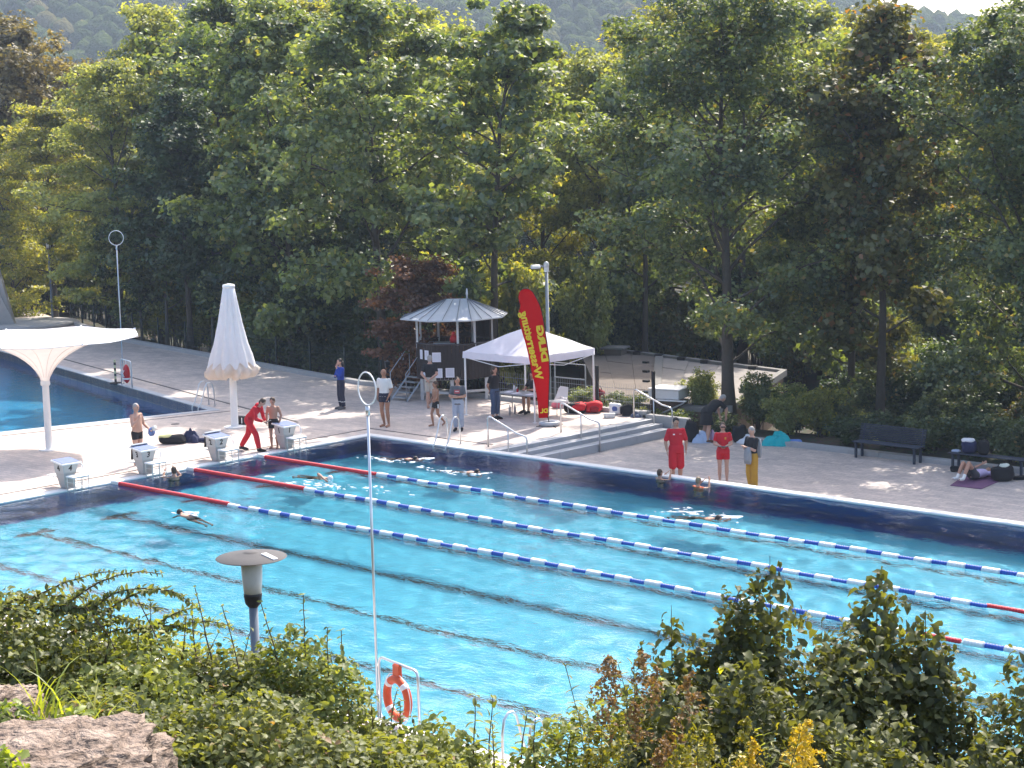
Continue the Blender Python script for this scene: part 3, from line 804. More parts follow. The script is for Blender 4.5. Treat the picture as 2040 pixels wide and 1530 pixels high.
GU = np.random.default_rng(78)
words_u = {'dark': 'dark', 'linden': 'deep green', 'maple': 'green', 'light': 'pale green', 'yellow': 'yellow-green', 'rust': 'rust-tinged'}
for i in range(64):      # thicket on the ground between the trunks, out to the second row
    px = 980+i*17.5+GU.uniform(-12, 12); d = GU.uniform(67, 88)
    x, y = at_px(px, d)
    if y < 10.6 or (y < 22 and x < 5.5 and x > -10 and d < 80): d += 12; x, y = at_px(px, d)
    lf = ['dark', 'linden', 'maple', 'light', 'yellow', 'rust'][int(GU.integers(0, 6))]
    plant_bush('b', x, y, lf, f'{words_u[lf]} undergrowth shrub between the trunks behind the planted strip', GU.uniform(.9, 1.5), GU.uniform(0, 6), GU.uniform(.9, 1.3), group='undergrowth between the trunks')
for i in range(34):      # thicket behind the fence at the left
    px = -20+i*31+GU.uniform(-12, 12); d = GU.uniform(82, 108) if px < 420 else GU.uniform(73, 90)
    x, y = at_px(px, d); lf = ['dark', 'linden', 'maple', 'light', 'dark', 'yellow'][int(GU.integers(0, 6))]
    if y < float(kerb_y(np.array([x]))[0])+1.2 or (px < 190 and d < 100): continue
    plant_bush('b', x, y, lf, f'{words_u[lf]} undergrowth shrub in the wood left of the hut', GU.uniform(1.0, 1.7), GU.uniform(0, 6), GU.uniform(.9, 1.3), group='undergrowth in the left wood')

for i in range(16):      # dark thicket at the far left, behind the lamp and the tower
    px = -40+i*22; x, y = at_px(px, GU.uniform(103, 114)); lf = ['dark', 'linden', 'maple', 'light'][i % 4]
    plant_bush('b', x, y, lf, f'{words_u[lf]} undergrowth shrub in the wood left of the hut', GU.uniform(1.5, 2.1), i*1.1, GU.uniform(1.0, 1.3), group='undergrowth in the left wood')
plant_bush('b', 5.0, 10.1, 'light', 'pale green sprigs hanging in front of the slab roof left of the linden', .55, 1.2, 1.15)
plant_bush('b', 7.0, 10.3, 'linden', 'leafy dark bush over the roof corner beside the linden trunk', .7, 1.9, .95)
plant_bush('b', 8.1, 10.6, 'maple', 'green bush hiding the corner of the slab roof', .75, 2.2, .85)
plant_bush('b', 9.4, 11.2, 'linden', 'dark bush right of the slab roof corner', .8, .2, .9)

for i in range(18):
    x = 8.5+i*.85+GU.uniform(-.3, .3); y = GU.uniform(12.8, 16.5); lf = ['dark', 'linden', 'dark', 'maple'][i % 4]
    plant_bush('b', x-(y-12.8)*.5, y, lf, f'{words_u[lf]} undergrowth shrub between the trunks behind the planted strip', GU.uniform(.9, 1.2), i*1.3, GU.uniform(.8, 1.1), group='undergrowth between the trunks')

# ------------------------------------------------------------------ foreground bank: shrubs, stones, flowers
LEAF['hedge'] = leaf_mat('hedge_leaf', (.05, .082, .022), (.31, .345, .095), (.30, .22, .10), .04, trans=.48, gloss=.03, nscale=1.6)
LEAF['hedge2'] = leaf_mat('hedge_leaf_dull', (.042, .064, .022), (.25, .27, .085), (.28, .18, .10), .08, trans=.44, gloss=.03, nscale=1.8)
LEAF['lilac'] = leaf_mat('lilac_leaf', (.030, .042, .015), (.155, .168, .052), (.40, .44, .05), .045, trans=.40, gloss=.03, nscale=1.5)
LEAF['gold'] = leaf_mat('goldenrod_leaf', (.10, .12, .02), (.30, .27, .03), (.55, .38, .02), .3, trans=.4)
LEAF['plume'] = leaf_mat('goldenrod_bloom', (.40, .28, .02), (.66, .50, .04), None, trans=.25)
LEAF['fade'] = leaf_mat('faded_bloom', (.15, .09, .04), (.34, .21, .09), None, trans=.25)
LEAF['blade'] = leaf_mat('grass_blade', (.09, .15, .02), (.30, .36, .06), (.45, .42, .12), .1, trans=.5)
M_TWIG = mat('twig', (.10, .07, .045), .9)
M_STEM = mat('green_stem', (.12, .13, .05), .8)

RT = _r0            # the bank's own long direction, across the slope
def shoot(G, wood, p0, d0, L, nn, leaf, out, bend=.05, pair=True, r=.006, narrow=False, dense=1):
    """one shoot with leaves along it; appends leaf records to out"""
    p = np.array(p0, float); d = norm(np.array(d0, float)); path = [p]
    for k in range(nn):
        d = norm(d+G.normal(size=3)*.05+np.array([0, 0, -bend])); p = p+d*L/nn; path.append(p)
        side = norm(np.cross(d, G.normal(size=3)))
        sc = leaf*(1-.45*k/nn)*G.uniform(.8, 1.2)
        for q in range(dense):
            for s in ((1, -1) if pair else (G.choice([-1, 1]),)):
                sd = norm(side*s+G.normal(size=3)*.3*(1 if dense == 1 else 2.5))
                t = norm(sd*.9+d*.45+[0, 0, -.12])
                out.append((p+t*sc*.5, norm(np.cross(np.cross(t, [0, 0, 1.]), t)+G.normal(size=3)*.3), sc, t))
    wood.tube(path, [r*(1-.7*k/nn)+.0012 for k in range(nn+1)], 4, caps=False)

def mound(seed, w, dp, h, nleaf, leaf, shoots=(), lumps=9, width=.36, droop=.25, shell=.30, twigs=26, narrow=False, cones=(), lump_amp=.24):
    """a shrub: detailed leaves over a lumpy mound, plainer ones filling it, cones of leaves for leaders, shoots that rise from it"""
    G = np.random.default_rng(seed); wood = MB()
    lump = [(norm(np.array([G.normal(), G.normal(), abs(G.normal())*.9])), G.uniform(.25, 1)*lump_amp) for _ in range(lumps)]
    def sample(n, inner):
        u = norm(G.normal(size=(n, 3))); u[:, 2] = np.abs(u[:, 2])
        k = np.full(n, .86)
        for d, a in lump: k += a*np.clip((u @ d-.55)/.45, 0, 1)
        k += .05*np.sin(u[:, 0]*17+seed)*np.sin(u[:, 1]*15)+.05*np.sin(u[:, 2]*19)
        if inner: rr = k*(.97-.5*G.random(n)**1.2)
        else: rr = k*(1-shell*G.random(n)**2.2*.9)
        pos = u*rr[:, None]*np.array([w, dp, h])
        return pos, u*.55+np.array([0, 0, .6])+G.normal(size=(n, 3))*.5, rr/k
    po, no, ro = sample(nleaf, False); pi, ni, ri = sample(int(nleaf*1.3), True)
    cp, cn = [], []
    for (c0, hh, r0, n) in cones:
        t = 1-(1-G.random(n))**.55; an = G.uniform(0, 2*PI, n); r = r0*((1-t)**.8*.95+.06)*G.uniform(.3, 1.15, n)*(1+.30*np.sin(t*19+seed+2*an))+.012*np.abs(G.normal(size=n))
        cp.append(np.array(c0)+np.stack([r*np.cos(an), r*np.sin(an), t*hh], 1)); cn.append(np.stack([np.cos(an)*.7, np.sin(an)*.7, np.full(n, .55)], 1)+G.normal(size=(n, 3))*.45)
        wood.tube([c0, tuple(np.array(c0)+[0, 0, hh])], [.008, .002], 4, caps=False)
    if cones: po = np.concatenate([po]+cp); no = np.concatenate([no]+cn); ro = np.concatenate([ro]+[np.full(len(q), 1.0) for q in cp])
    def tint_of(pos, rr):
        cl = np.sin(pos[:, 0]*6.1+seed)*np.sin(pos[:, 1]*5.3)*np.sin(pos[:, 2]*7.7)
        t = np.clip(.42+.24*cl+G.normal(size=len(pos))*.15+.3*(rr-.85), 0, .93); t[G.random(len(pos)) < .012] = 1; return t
    for _ in range(twigs):
        a = norm(np.array([G.normal(), G.normal(), abs(G.normal())+.2]))*np.array([w, dp, h])
        wood.tube([np.array([G.normal()*.1*w, G.normal()*.1*dp, 0]), a*.5+[0, 0, .08*h], a*.95], [.012, .008, .003], 4, caps=False)
    out = []
    for (p0, d0, L, nn, lf, bd, dn) in shoots: shoot(G, wood, p0, d0, L, nn, lf, out, bd, dense=dn)
    v, f, kk = leaf_arrays(G, po, no, leaf*G.uniform(.5, 1.35, len(po)), width=width, fold=.16, droop=droop, fine=True)
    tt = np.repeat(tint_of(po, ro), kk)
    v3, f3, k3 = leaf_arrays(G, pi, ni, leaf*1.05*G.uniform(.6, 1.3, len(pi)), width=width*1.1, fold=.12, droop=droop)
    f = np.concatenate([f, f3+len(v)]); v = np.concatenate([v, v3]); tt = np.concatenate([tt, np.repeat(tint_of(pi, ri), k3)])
    if out:
        p2_ = np.array([o[0] for o in out]); n2_ = np.array([o[1] for o in out]); s2_ = np.array([o[2] for o in out]); t2_ = np.array([o[3] for o in out])
        v2, f2, _ = leaf_arrays(G, p2_, n2_, s2_, width=width*.8, fold=.13, droop=droop, fine=True, tdir=t2_*3)
        f = np.concatenate([f, f2+len(v)]); v = np.concatenate([v, v2])
        tt = np.concatenate([tt, np.repeat(np.clip(.5+G.normal(size=len(out))*.18, 0, 1), kk)])
    return wood.mesh('stem', True), arrays_mesh('foliage', v, f, tt)

def front_shrub(seed, px, top_py, dist, w, dp, lf, label, nleaf=6500, leaf=.055, shoots=(), group='shrubs on the near bank', name='shrub', drop=0.0, **k):
    q = deep_at(px, top_py, dist); zt = float(terrain(np.array([q[0]]), np.array([q[1]]))[0])-.1
    h = max(.5, q[2]-zt)
    k['cones'] = [(tuple(np.array([RT[0]*c[0], RT[1]*c[0], h-c[1]])), c[2], c[3], c[4]) for c in k.get('cones', ())]
    st_, fo = mound(seed, w, dp, h, nleaf, leaf, [(tuple(np.array(s[0])*[1, 1, h]),)+tuple(s[1:]) for s in shoots], **k)
    t = thing(name, label, 'shrub', (q[0], q[1], zt), 0, group)
    obj_from('stem', st_, t, m=M_TWIG); obj_from('foliage', fo, t, m=LEAF[lf])
    return t
def sh(a, up, L, nn, lf, bend=.03, dense=1, side=0.0, at=(0, 0)):
    """shoot record: a = offset along the bank, starts near the top of the mound"""
    b = RT*a
    return ((b[0]+at[0], b[1]+at[1], .96), (RT[0]*side, RT[1]*side, up), L, nn, lf, bend, dense)
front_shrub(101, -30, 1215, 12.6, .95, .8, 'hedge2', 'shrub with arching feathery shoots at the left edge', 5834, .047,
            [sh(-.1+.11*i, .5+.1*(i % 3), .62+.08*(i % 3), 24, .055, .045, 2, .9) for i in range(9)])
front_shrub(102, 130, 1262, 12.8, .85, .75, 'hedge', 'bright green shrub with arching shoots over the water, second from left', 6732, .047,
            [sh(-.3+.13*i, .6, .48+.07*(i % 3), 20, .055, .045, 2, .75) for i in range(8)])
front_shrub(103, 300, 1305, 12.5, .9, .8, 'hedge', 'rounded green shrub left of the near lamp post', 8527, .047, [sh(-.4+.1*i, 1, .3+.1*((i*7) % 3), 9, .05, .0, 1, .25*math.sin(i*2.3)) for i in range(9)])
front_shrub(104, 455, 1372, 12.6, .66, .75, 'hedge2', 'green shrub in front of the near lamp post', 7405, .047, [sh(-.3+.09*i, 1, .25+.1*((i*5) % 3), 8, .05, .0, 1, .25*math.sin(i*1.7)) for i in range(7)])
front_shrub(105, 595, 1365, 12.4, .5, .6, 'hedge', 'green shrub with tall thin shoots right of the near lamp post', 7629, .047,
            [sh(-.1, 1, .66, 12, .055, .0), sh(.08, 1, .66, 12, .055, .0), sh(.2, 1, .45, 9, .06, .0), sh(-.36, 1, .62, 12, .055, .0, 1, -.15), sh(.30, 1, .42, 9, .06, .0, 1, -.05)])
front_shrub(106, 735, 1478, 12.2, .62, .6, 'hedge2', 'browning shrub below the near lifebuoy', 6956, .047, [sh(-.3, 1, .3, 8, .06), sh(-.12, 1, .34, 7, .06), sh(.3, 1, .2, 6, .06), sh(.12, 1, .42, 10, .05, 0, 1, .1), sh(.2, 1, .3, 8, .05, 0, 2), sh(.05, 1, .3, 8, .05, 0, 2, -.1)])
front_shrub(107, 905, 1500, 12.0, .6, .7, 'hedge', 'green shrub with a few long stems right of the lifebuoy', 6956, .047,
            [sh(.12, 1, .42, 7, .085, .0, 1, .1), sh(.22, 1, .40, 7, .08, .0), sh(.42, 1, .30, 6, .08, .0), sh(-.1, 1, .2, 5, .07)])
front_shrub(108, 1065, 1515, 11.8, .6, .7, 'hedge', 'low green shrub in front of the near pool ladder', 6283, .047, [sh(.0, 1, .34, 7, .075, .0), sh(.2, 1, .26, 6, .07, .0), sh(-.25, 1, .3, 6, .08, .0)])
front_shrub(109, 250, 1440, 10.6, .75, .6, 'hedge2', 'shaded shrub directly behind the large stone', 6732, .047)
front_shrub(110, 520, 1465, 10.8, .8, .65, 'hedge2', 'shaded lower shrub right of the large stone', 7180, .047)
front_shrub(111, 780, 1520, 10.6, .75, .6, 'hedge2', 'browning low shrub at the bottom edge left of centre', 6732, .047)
# dark large-leaved shrub at the right, several bushes with upright leaders
LD = dict(droop=.45, width=.36, shell=.34, lump_amp=.17)
front_shrub(121, 1345, 1315, 12.2, .50, .55, 'lilac', 'dark large-leaved bush with a short leader, leftmost of the right thicket', 5200, .056, [sh(-.2, 1, .2, 6, .06, 0, 2)], cones=[(-.02, .3, .66, .20, 150)], **LD)
front_shrub(122, 1495, 1262, 12.4, .54, .6, 'lilac', 'dark bush with the tallest leader left in the thicket', 6000, .057, [sh(-.16, .9, .42, 9, .075, 0, 1)], cones=[(.13, .35, .86, .34, 620), (-.06, .3, .45, .30, 260)], **LD)
front_shrub(123, 1640, 1305, 12.0, .46, .55, 'lilac', 'dark bush in the dip between the two tall leaders', 4800, .057, **LD)
front_shrub(124, 1775, 1272, 12.2, .58, .6, 'lilac', 'dark bush with yellowing leaves and a pointed leader on the right', 6000, .060, cones=[(-.09, .35, .80, .36, 640), (.22, .3, .48, .26, 240)], **LD)
front_shrub(125, 1905, 1335, 12.2, .54, .55, 'lilac', 'dark bush right of the pointed leader', 4800, .057, cones=[(-.15, .3, .38, .2, 200)], **LD)
front_shrub(126, 2045, 1348, 12.0, .50, .55, 'lilac', 'dark bush at the lower right edge', 4800, .057, **LD)
for i, (px, py, d) in enumerate([(1330, 1440, 10.8), (1480, 1430, 10.9), (1640, 1450, 10.8), (1800, 1440, 10.9), (1960, 1460, 10.8)]):
    front_shrub(131+i, px, py, d, .56, .5, 'lilac', ['lower dark bush beside the faded goldenrod', 'lower dark bush behind the yellow blooms', 'lower dark bush right of the yellow blooms',
        'lower dark bush below the pointed leader', 'lower dark bush in the bottom right corner'][i], 4600, .057, **LD)

# goldenrod: stalks with narrow leaves and one-sided plumes
def goldenrod(seed, n, spread, h, bloom, leafy=True):
    G = np.random.default_rng(seed); wood = MB(); lv = []; bl = []
    for k in range(n):
        a = RT*G.uniform(-spread, spread)+np.array([G.normal()*.08, G.normal()*.08, 0])
        d = norm(np.array([G.normal()*.12, G.normal()*.12, 1])); L = h*G.uniform(.75, 1.1)
        shoot(G, wood, a, d, L, 22, .085, lv, .0, r=.004)
        top = a+d*L; m = 13
        for q in range(m):
            t = q/m; c = top-d*(.26*t); an = G.uniform(0, 2*PI); ln = .03+.11*t
            for s in range(11):
                x = s/10; e = c+np.array([math.cos(an)*ln*x, math.sin(an)*ln*x, .05*math.sin(x*PI*.9)*(.5+t)])
                for _ in range(2): bl.append((e+G.normal(size=3)*.006, G.normal(size=3)+[0, 0, .6], .017*G.uniform(.7, 1.4)))
    def rec(r, w, td):
        p = np.array([x[0] for x in r]); nn_ = np.array([x[1] for x in r]); s = np.array([x[2] for x in r])
        v, f, kk = leaf_arrays(G, p, nn_, s, width=w, fold=.1, droop=.2, fine=td is not None, tdir=td)
        return arrays_mesh('leaf_mass', v, f, np.repeat(np.clip(.5+G.normal(size=len(r))*.22, 0, 1), kk))
    return wood.mesh('stalk'), rec(lv, .11, np.array([x[3] for x in lv])*3), rec(bl, .5, None)
for i, (px, top, d, n, sp, h, bm_, lab) in enumerate([
    (1285, 1335, 10.3, 6, .20, 1.5, 'fade', 'tall goldenrod with faded reddish-brown plumes left of the thicket'),
    (1345, 1400, 10.0, 5, .18, 1.3, 'fade', 'second faded brown goldenrod in front of the first'),
    (1255, 1450, 9.8, 10, .2, 1.1, 'gold', 'yellowing goldenrod leaves at the bottom edge by the ladder'),
    (1400, 1480, 9.6, 10, .16, .9, 'gold', 'yellow goldenrod left of the brightest blooms'),
    (1510, 1490, 9.3, 4, .07, .8, 'plume', 'yellow flowering goldenrod, left bloom at the bottom edge'),
    (1570, 1462, 9.2, 3, .04, .8, 'plume', 'yellow flowering goldenrod with the tallest bright bloom'),
    (1660, 1508, 9.2, 5, .07, .8, 'plume', 'yellow flowering goldenrod, right bloom at the bottom edge')]):
    q = deep_at(px, top, d)
    t = thing('goldenrod', lab, 'flower', (q[0], q[1], q[2]-h), 0, 'goldenrod on the near bank')
    s_, lf_, b_ = goldenrod(300+i, n, sp, h, bm_)
    obj_from('stalk', s_, t, m=M_STEM); obj_from('leaf_mass', lf_, t, m=LEAF['gold' if bm_ != 'plume' else 'hedge'])['kind'] = 'stuff'; obj_from('bloom_mass', b_, t, m=LEAF[bm_])['kind'] = 'stuff'

# stones
def rock_mat():
    m, n, l = new_mat('limestone')
    out = n.new('ShaderNodeOutputMaterial'); b = n.new('ShaderNodeBsdfPrincipled'); l.new(b.outputs[0], out.inputs[0])
    geo = n.new('ShaderNodeNewGeometry')
    n1 = n.new('ShaderNodeTexNoise'); n1.inputs['Scale'].default_value = 6.5; n1.inputs['Detail'].default_value = 10; n1.inputs['Roughness'].default_value = .78
    mp = n.new('ShaderNodeMapping'); mp.inputs['Scale'].default_value = (1, 1, 3.0); l.new(geo.outputs['Position'], mp.inputs[0]); l.new(mp.outputs[0], n1.inputs['Vector'])
    r = n.new('ShaderNodeValToRGB'); e = r.color_ramp.elements
    e[0].position = .36; e[0].color = (.045, .034, .028, 1); e[1].position = .70; e[1].color = (.40, .32, .26, 1); x = e.new(.47); x.color = (.20, .145, .11, 1)
    l.new(n1.outputs[0], r.inputs[0]); l.new(r.outputs[0], b.inputs['Base Color']); b.inputs['Roughness'].default_value = .92
    n2 = n.new('ShaderNodeTexNoise'); n2.inputs['Scale'].default_value = 16; n2.inputs['Detail'].default_value = 8; l.new(mp.outputs[0], n2.inputs['Vector'])
    bp = n.new('ShaderNodeBump'); bp.inputs['Strength'].default_value = 1.0; bp.inputs['Distance'].default_value = .09; l.new(n2.outputs[0], bp.inputs['Height'])
    l.new(bp.outputs[0], b.inputs['Normal'])
    return m
M_ROCK = rock_mat()
def boulder(seed, r, name, label, c, rz=0.0):
    G = np.random.default_rng(seed); v, f = ico(5)
    q = np.sign(v)*np.abs(v)**.62; q = q/np.abs(q).max()
    k = np.zeros(len(v))
    for o in range(34):
        d = norm(G.normal(size=3)); k += .045*np.clip((v @ d-.62)*2.4, 0, 1)*G.choice([-1, 1])
    for o in range(30):
        w_ = G.normal(size=3)*9; k += .007*np.sin(v @ w_+G.uniform(0, 6))
    for o in range(26):
        w_ = G.normal(size=3)*[14, 14, 34]; k -= .016*np.abs(np.sin(v @ w_+G.uniform(0, 6)))**6
    for o in range(24):
        w_ = G.normal(size=3)*30; k += .005*np.sin(v @ w_+G.uniform(0, 6))
    q = q*(1+k)[:, None]*np.array(r)
    me = arrays_mesh(name, q, f, smooth=True); me.materials.append(M_ROCK)
    o = bpy.data.objects.new(name, me); COL.objects.link(o); o.location = c; o.rotation_euler = (.04, -.05, rz)
    return tag(o, label, 'stone')
q = deep_at(55, 1530, 8.1); boulder(5, (.68, .60, .33), 'boulder', 'large rough limestone block in the lower left corner', (q[0], q[1], q[2]-.16), YAW*-1+.12)
q = deep_at(-30, 1420, 9.3); boulder(8, (.26, .30, .20), 'boulder', 'smaller limestone block behind the large one at the left edge', (q[0], q[1], q[2]-.07), .5)
# grass and low weeds between the stones
G = np.random.default_rng(5)
def grass_tuft(seed, n, L, w):
    G = np.random.default_rng(seed); vs, fs, tt = [], [], []
    for k in range(n):
        az = G.uniform(0, 2*PI); d = np.array([math.cos(az)*.35, math.sin(az)*.35, 1]); p = np.array([G.normal()*.04, G.normal()*.04, 0]); LL = L*G.uniform(.5, 1.1)
        sd = np.array([-math.sin(az), math.cos(az), 0]); i0 = len(vs); m = 5; b = G.uniform(.05, .35)
        for j in range(m+1):
            wj = w*(1-j/m)**.7+.0004
            vs += [p-sd*wj, p+sd*wj]; p = p+norm(d)*LL/m; d = d+np.array([math.cos(az), math.sin(az), -.9])*b
        for j in range(m): fs.append((i0+2*j, i0+2*j+1, i0+2*j+3, i0+2*j+2))
        tt += [G.uniform(.2, 1)]*(2*(m+1))
    return arrays_mesh('grass_tuft', np.array(vs), np.array(fs), np.array(tt))
for i, (px, py, d, n, L, lab) in enumerate([(95, 1415, 8.9, 16, .42, 'tuft of long grass behind the large stone'), (190, 1440, 8.7, 9, .3, 'bent grass blades at the right end of the large stone'),
                                          (30, 1420, 8.8, 10, .2, 'short grass tuft between the two stones')]):
    q = deep_at(px, py, d); o = obj_from('grass_tuft', grass_tuft(60+i, n, L, .006), None, (q[0], q[1], q[2]-.03), LEAF['blade']); tag(o, lab, 'grass', 'grass by the stones')
for i, (px, py, d, lab) in enumerate([(30, 1405, 8.7, 'small light green weed between the stones'), (140, 1420, 8.6, 'small leafy weed behind the large stone'), (-5, 1500, 7.4, 'green weed in front of the large stone at the left edge')]):
    q = deep_at(px, py, d); s_, f_ = mound(80+i, .12, .10, .10, 34, .05, width=.3, twigs=5)
    t = thing('weed', lab, 'plant', (q[0], q[1], q[2]-.09), 0, 'weeds by the stones'); obj_from('stem', s_, t, m=M_STEM); obj_from('leaf_mass', f_, t, m=LEAF['blade'])['kind'] = 'stuff'

# ------------------------------------------------------------------ lettering
def text_mesh(s, size, bold=0.0, depth=0.002):
    cu = bpy.data.curves.new('lettering', 'FONT'); cu.body = s; cu.size = size; cu.offset = bold; cu.extrude = depth
    cu.align_x = 'CENTER'; cu.align_y = 'CENTER'; cu.resolution_u = 3
    o = bpy.data.objects.new('lettering', cu); COL.objects.link(o)
    dg = bpy.context.evaluated_depsgraph_get()
    me = bpy.data.meshes.new_from_object(o.evaluated_get(dg)); bpy.data.objects.remove(o); bpy.data.curves.remove(cu)
    return me
TEXTS = {k: text_mesh(*v) for k, v in {'1': ('1', .22, .006), '2': ('2', .22, .006), '3': ('3', .22, .006), '4': ('4', .22, .006),
         'word': ('Wasserrettung', .33, .012), 'four': ('DLRG', .42, .026), 'two': ('DL', .22, .010)}.items()}

M_WHITE = mat('white_paint', (.78, .78, .77), .4, var=.05)
M_OFFW = mat('offwhite_plastic', (.62, .62, .60), .5, var=.08)
M_BLACK = mat('black_paint', (.012, .012, .014), .5)
M_GREYM = mat('galvanised_steel', (.36, .38, .40), .45, metal=.5, var=.12, scale=12)
M_DKBLUE = mat('dark_blue_metal', (.025, .035, .055), .5, var=.15)
M_RED = mat('red_plastic', (.50, .012, .018), .45, var=.12)
M_SKIRT = mat('grey_panel', (.42, .40, .38), .5, var=.1, bump=.1)

# ------------------------------------------------------------------ lane ropes
M_FW = mat('white_float', (.72, .74, .72), .45, var=.06); M_FB = mat('blue_float', (.012, .075, .38), .4, var=.12); M_FR = mat('red_float', (.52, .010, .022), .42, var=.1)
def float_mesh(L, r, n):
    b = MB(); k = max(1, int(L/.058)); prof = []
    for i in range(k):
        z0 = i*L/k; prof += [(r*.80, z0), (r, z0+L/k*.2), (r, z0+L/k*.8), (r*.80, z0+L/k*.999)]
    vs = []
    m = len(prof)
    for (rr, x) in prof:
        for q in range(n): vs.append((x, rr*math.cos(2*PI*q/n), rr*math.sin(2*PI*q/n)))
    fs = [(i*n+q, (i+1)*n+q, (i+1)*n+(q+1) % n, i*n+(q+1) % n) for i in range(m-1) for q in range(n)]
    fs += [tuple(range(n)), tuple((m-1)*n+q for q in range(n-1, -1, -1))]
    b.add(vs, fs); return b.mesh('float', True)
fm_w = float_mesh(.40, .074, 10); fm_b = float_mesh(.355, .060, 10); fm_r = float_mesh(.9, .058, 10); fm_red5 = float_mesh(4.62, .072, 12)
for i in range(3):
    yy = -4.239-2.5*i
    t = thing('lane_rope', ['lane rope nearest the far side, red then blue and white floats', 'middle lane rope of red, blue and white floats', 'nearest of the three floating lane ropes, red end at block four'][i],
              'lane rope', (0, yy, -.035), 0, 'lane ropes across the pool')
    MB().tube([(0, 0, 0), (50, 0, 0)], .008, 5).build('cable', M_STEEL, t)
    MB().box((.12, 0, .03), (.3, .12, .12), bev=.02).build('end_block', M_WHITE, t)
    obj_from('float', fm_red5, t, (.3, 0, .01), M_FR)
    x = 4.96; w = True; G = np.random.default_rng(i)
    while x < 49.6:
        if 24.45 < x < 25.5: obj_from('float', fm_r, t, (24.65, 0, 0), M_FR); x = 25.62; continue
        o = obj_from('float', fm_w if w else fm_b, t, (x, .035*math.sin(x*.33+i*2)+G.normal()*.007, .012*math.sin(x*1.7+i)+G.normal()*.006), M_FW if w else M_FB)
        x += .415 if w else .375; w = not w

# ------------------------------------------------------------------ starting blocks
M_PLATE = mat('block_plate', (.115, .16, .29), .7, var=.12, scale=30, bump=.2)
def starting_block(num, y, label, kick, dark_flap):
    t = thing('starting_block', label, 'starting block', (-.28, y, 0.012), 0, 'starting blocks along the pool head')
    # pedestal: narrow foot by the edge, widening upward and back
    b = MB(); foot = [(-.10, -.14), (.12, -.14), (.12, .14), (-.10, .14)]; mid = [(-.26, -.18), (.14, -.18), (.14, .18), (-.26, .18)]
    b.add([(*p, 0) for p in foot]+[(*p, .40) for p in mid], [(3, 2, 1, 0), (4, 5, 6, 7), (0, 1, 5, 4), (1, 2, 6, 5), (2, 3, 7, 6), (3, 0, 4, 7)])
    b.build('pedestal', M_SKIRT, t)
    b = MB(); m2 = [(-.268, -.188), (.148, -.188), (.148, .188), (-.268, .188)]; topq = [(-.22, -.24), (.21, -.24), (.21, .24), (-.22, .24)]
    b.add([(*p, .405) for p in m2]+[(*p, .67) for p in topq], [(3, 2, 1, 0), (4, 5, 6, 7), (0, 1, 5, 4), (1, 2, 6, 5), (2, 3, 7, 6), (3, 0, 4, 7)])
    hd = b.build('number_housing', mat('grey_housing', (.46, .46, .45), .5, var=.1), t)
    n1 = obj_from('number', TEXTS[num], hd, (.184, 0, .54), M_BLACK); n1.rotation_euler = (PI/2+.23, 0, PI/2)
    n2 = obj_from('number', TEXTS[num], hd, (-.03, -.223, .54), M_BLACK); n2.rotation_euler = (PI/2+.19, 0, 0)
    if num == '4' or num == '3':
        n2.location.x = -.04
    pl = MB().box((0, 0, .70), (.56, .60, .045), bev=.012, ry=.13).build('top_frame', M_WHITE, t)
    MB().box((.0, 0, .727), (.50, .54, .01), ry=.13).build('plate', M_PLATE, t)
    if kick: MB().box((-.22, 0, .79), (.10, .54, .035), ry=-.5).build('kick_plate', M_WHITE, t); 
    if dark_flap: MB().box((-.29, -.10, .53), (.03, .26, .30), ry=.1).build('side_flap', M_BLACK, t)
    for s in (1,):
        MB().tube([(.22, .22*s, .66), (.36, .22*s, .66), (.43, .22*s, .60), (.44, .22*s, .50), (.40, .22*s, .42), (.15, .17*s, .40)], .014, 7).build('grip', M_WHITE, t, smooth=True)
    # pool-side step with a wire frame down to the water
    MB().box((.42, .05, .345), (.34, .50, .05), bev=.012).build('front_step', M_WHITE, t)
    b = MB()
    for yy in (-.18, .05, .28):
        for xx in (.28, .57): b.tube([(xx, yy, .32), (xx, yy, -.22)], .011, 5)
    for zz in (.2, .08, -.04):
        b.tube([(.57, -.18, zz), (.57, .28, zz)], .009, 5); b.tube([(.28, .28, zz), (.57, .28, zz)], .009, 5); b.tube([(.28, -.18, zz), (.57, -.18, zz)], .009, 5)
    b.build('step_frame', M_STEEL, t)
    MB().box((-.44, -.02, .30), (.36, .40, .03), bev=.008).build('rear_step', M_WHITE, t)
    MB().tube([(-.28, 0, .29), (-.12, 0, .12)], .02, 6).build('rear_bracket', M_STEEL, t)
    MB().box((.05, 0, -.006), (.34, .40, .025)).build('foot_plate', M_STEEL, t)
for num, y, lab, k, d in [('1', -2.99, 'starting block 1 with blue-grey plate beside the topless boy', False, False), ('2', -5.49, 'starting block 2 with raised kick plate left of the red tracksuit', True, True),
                          ('3', -7.99, 'starting block 3 with raised kick plate in front of the topless man', True, True), ('4', -10.49, 'starting block 4 nearest the left edge of the photo', False, False)]:
    starting_block(num, y, lab, k, d)

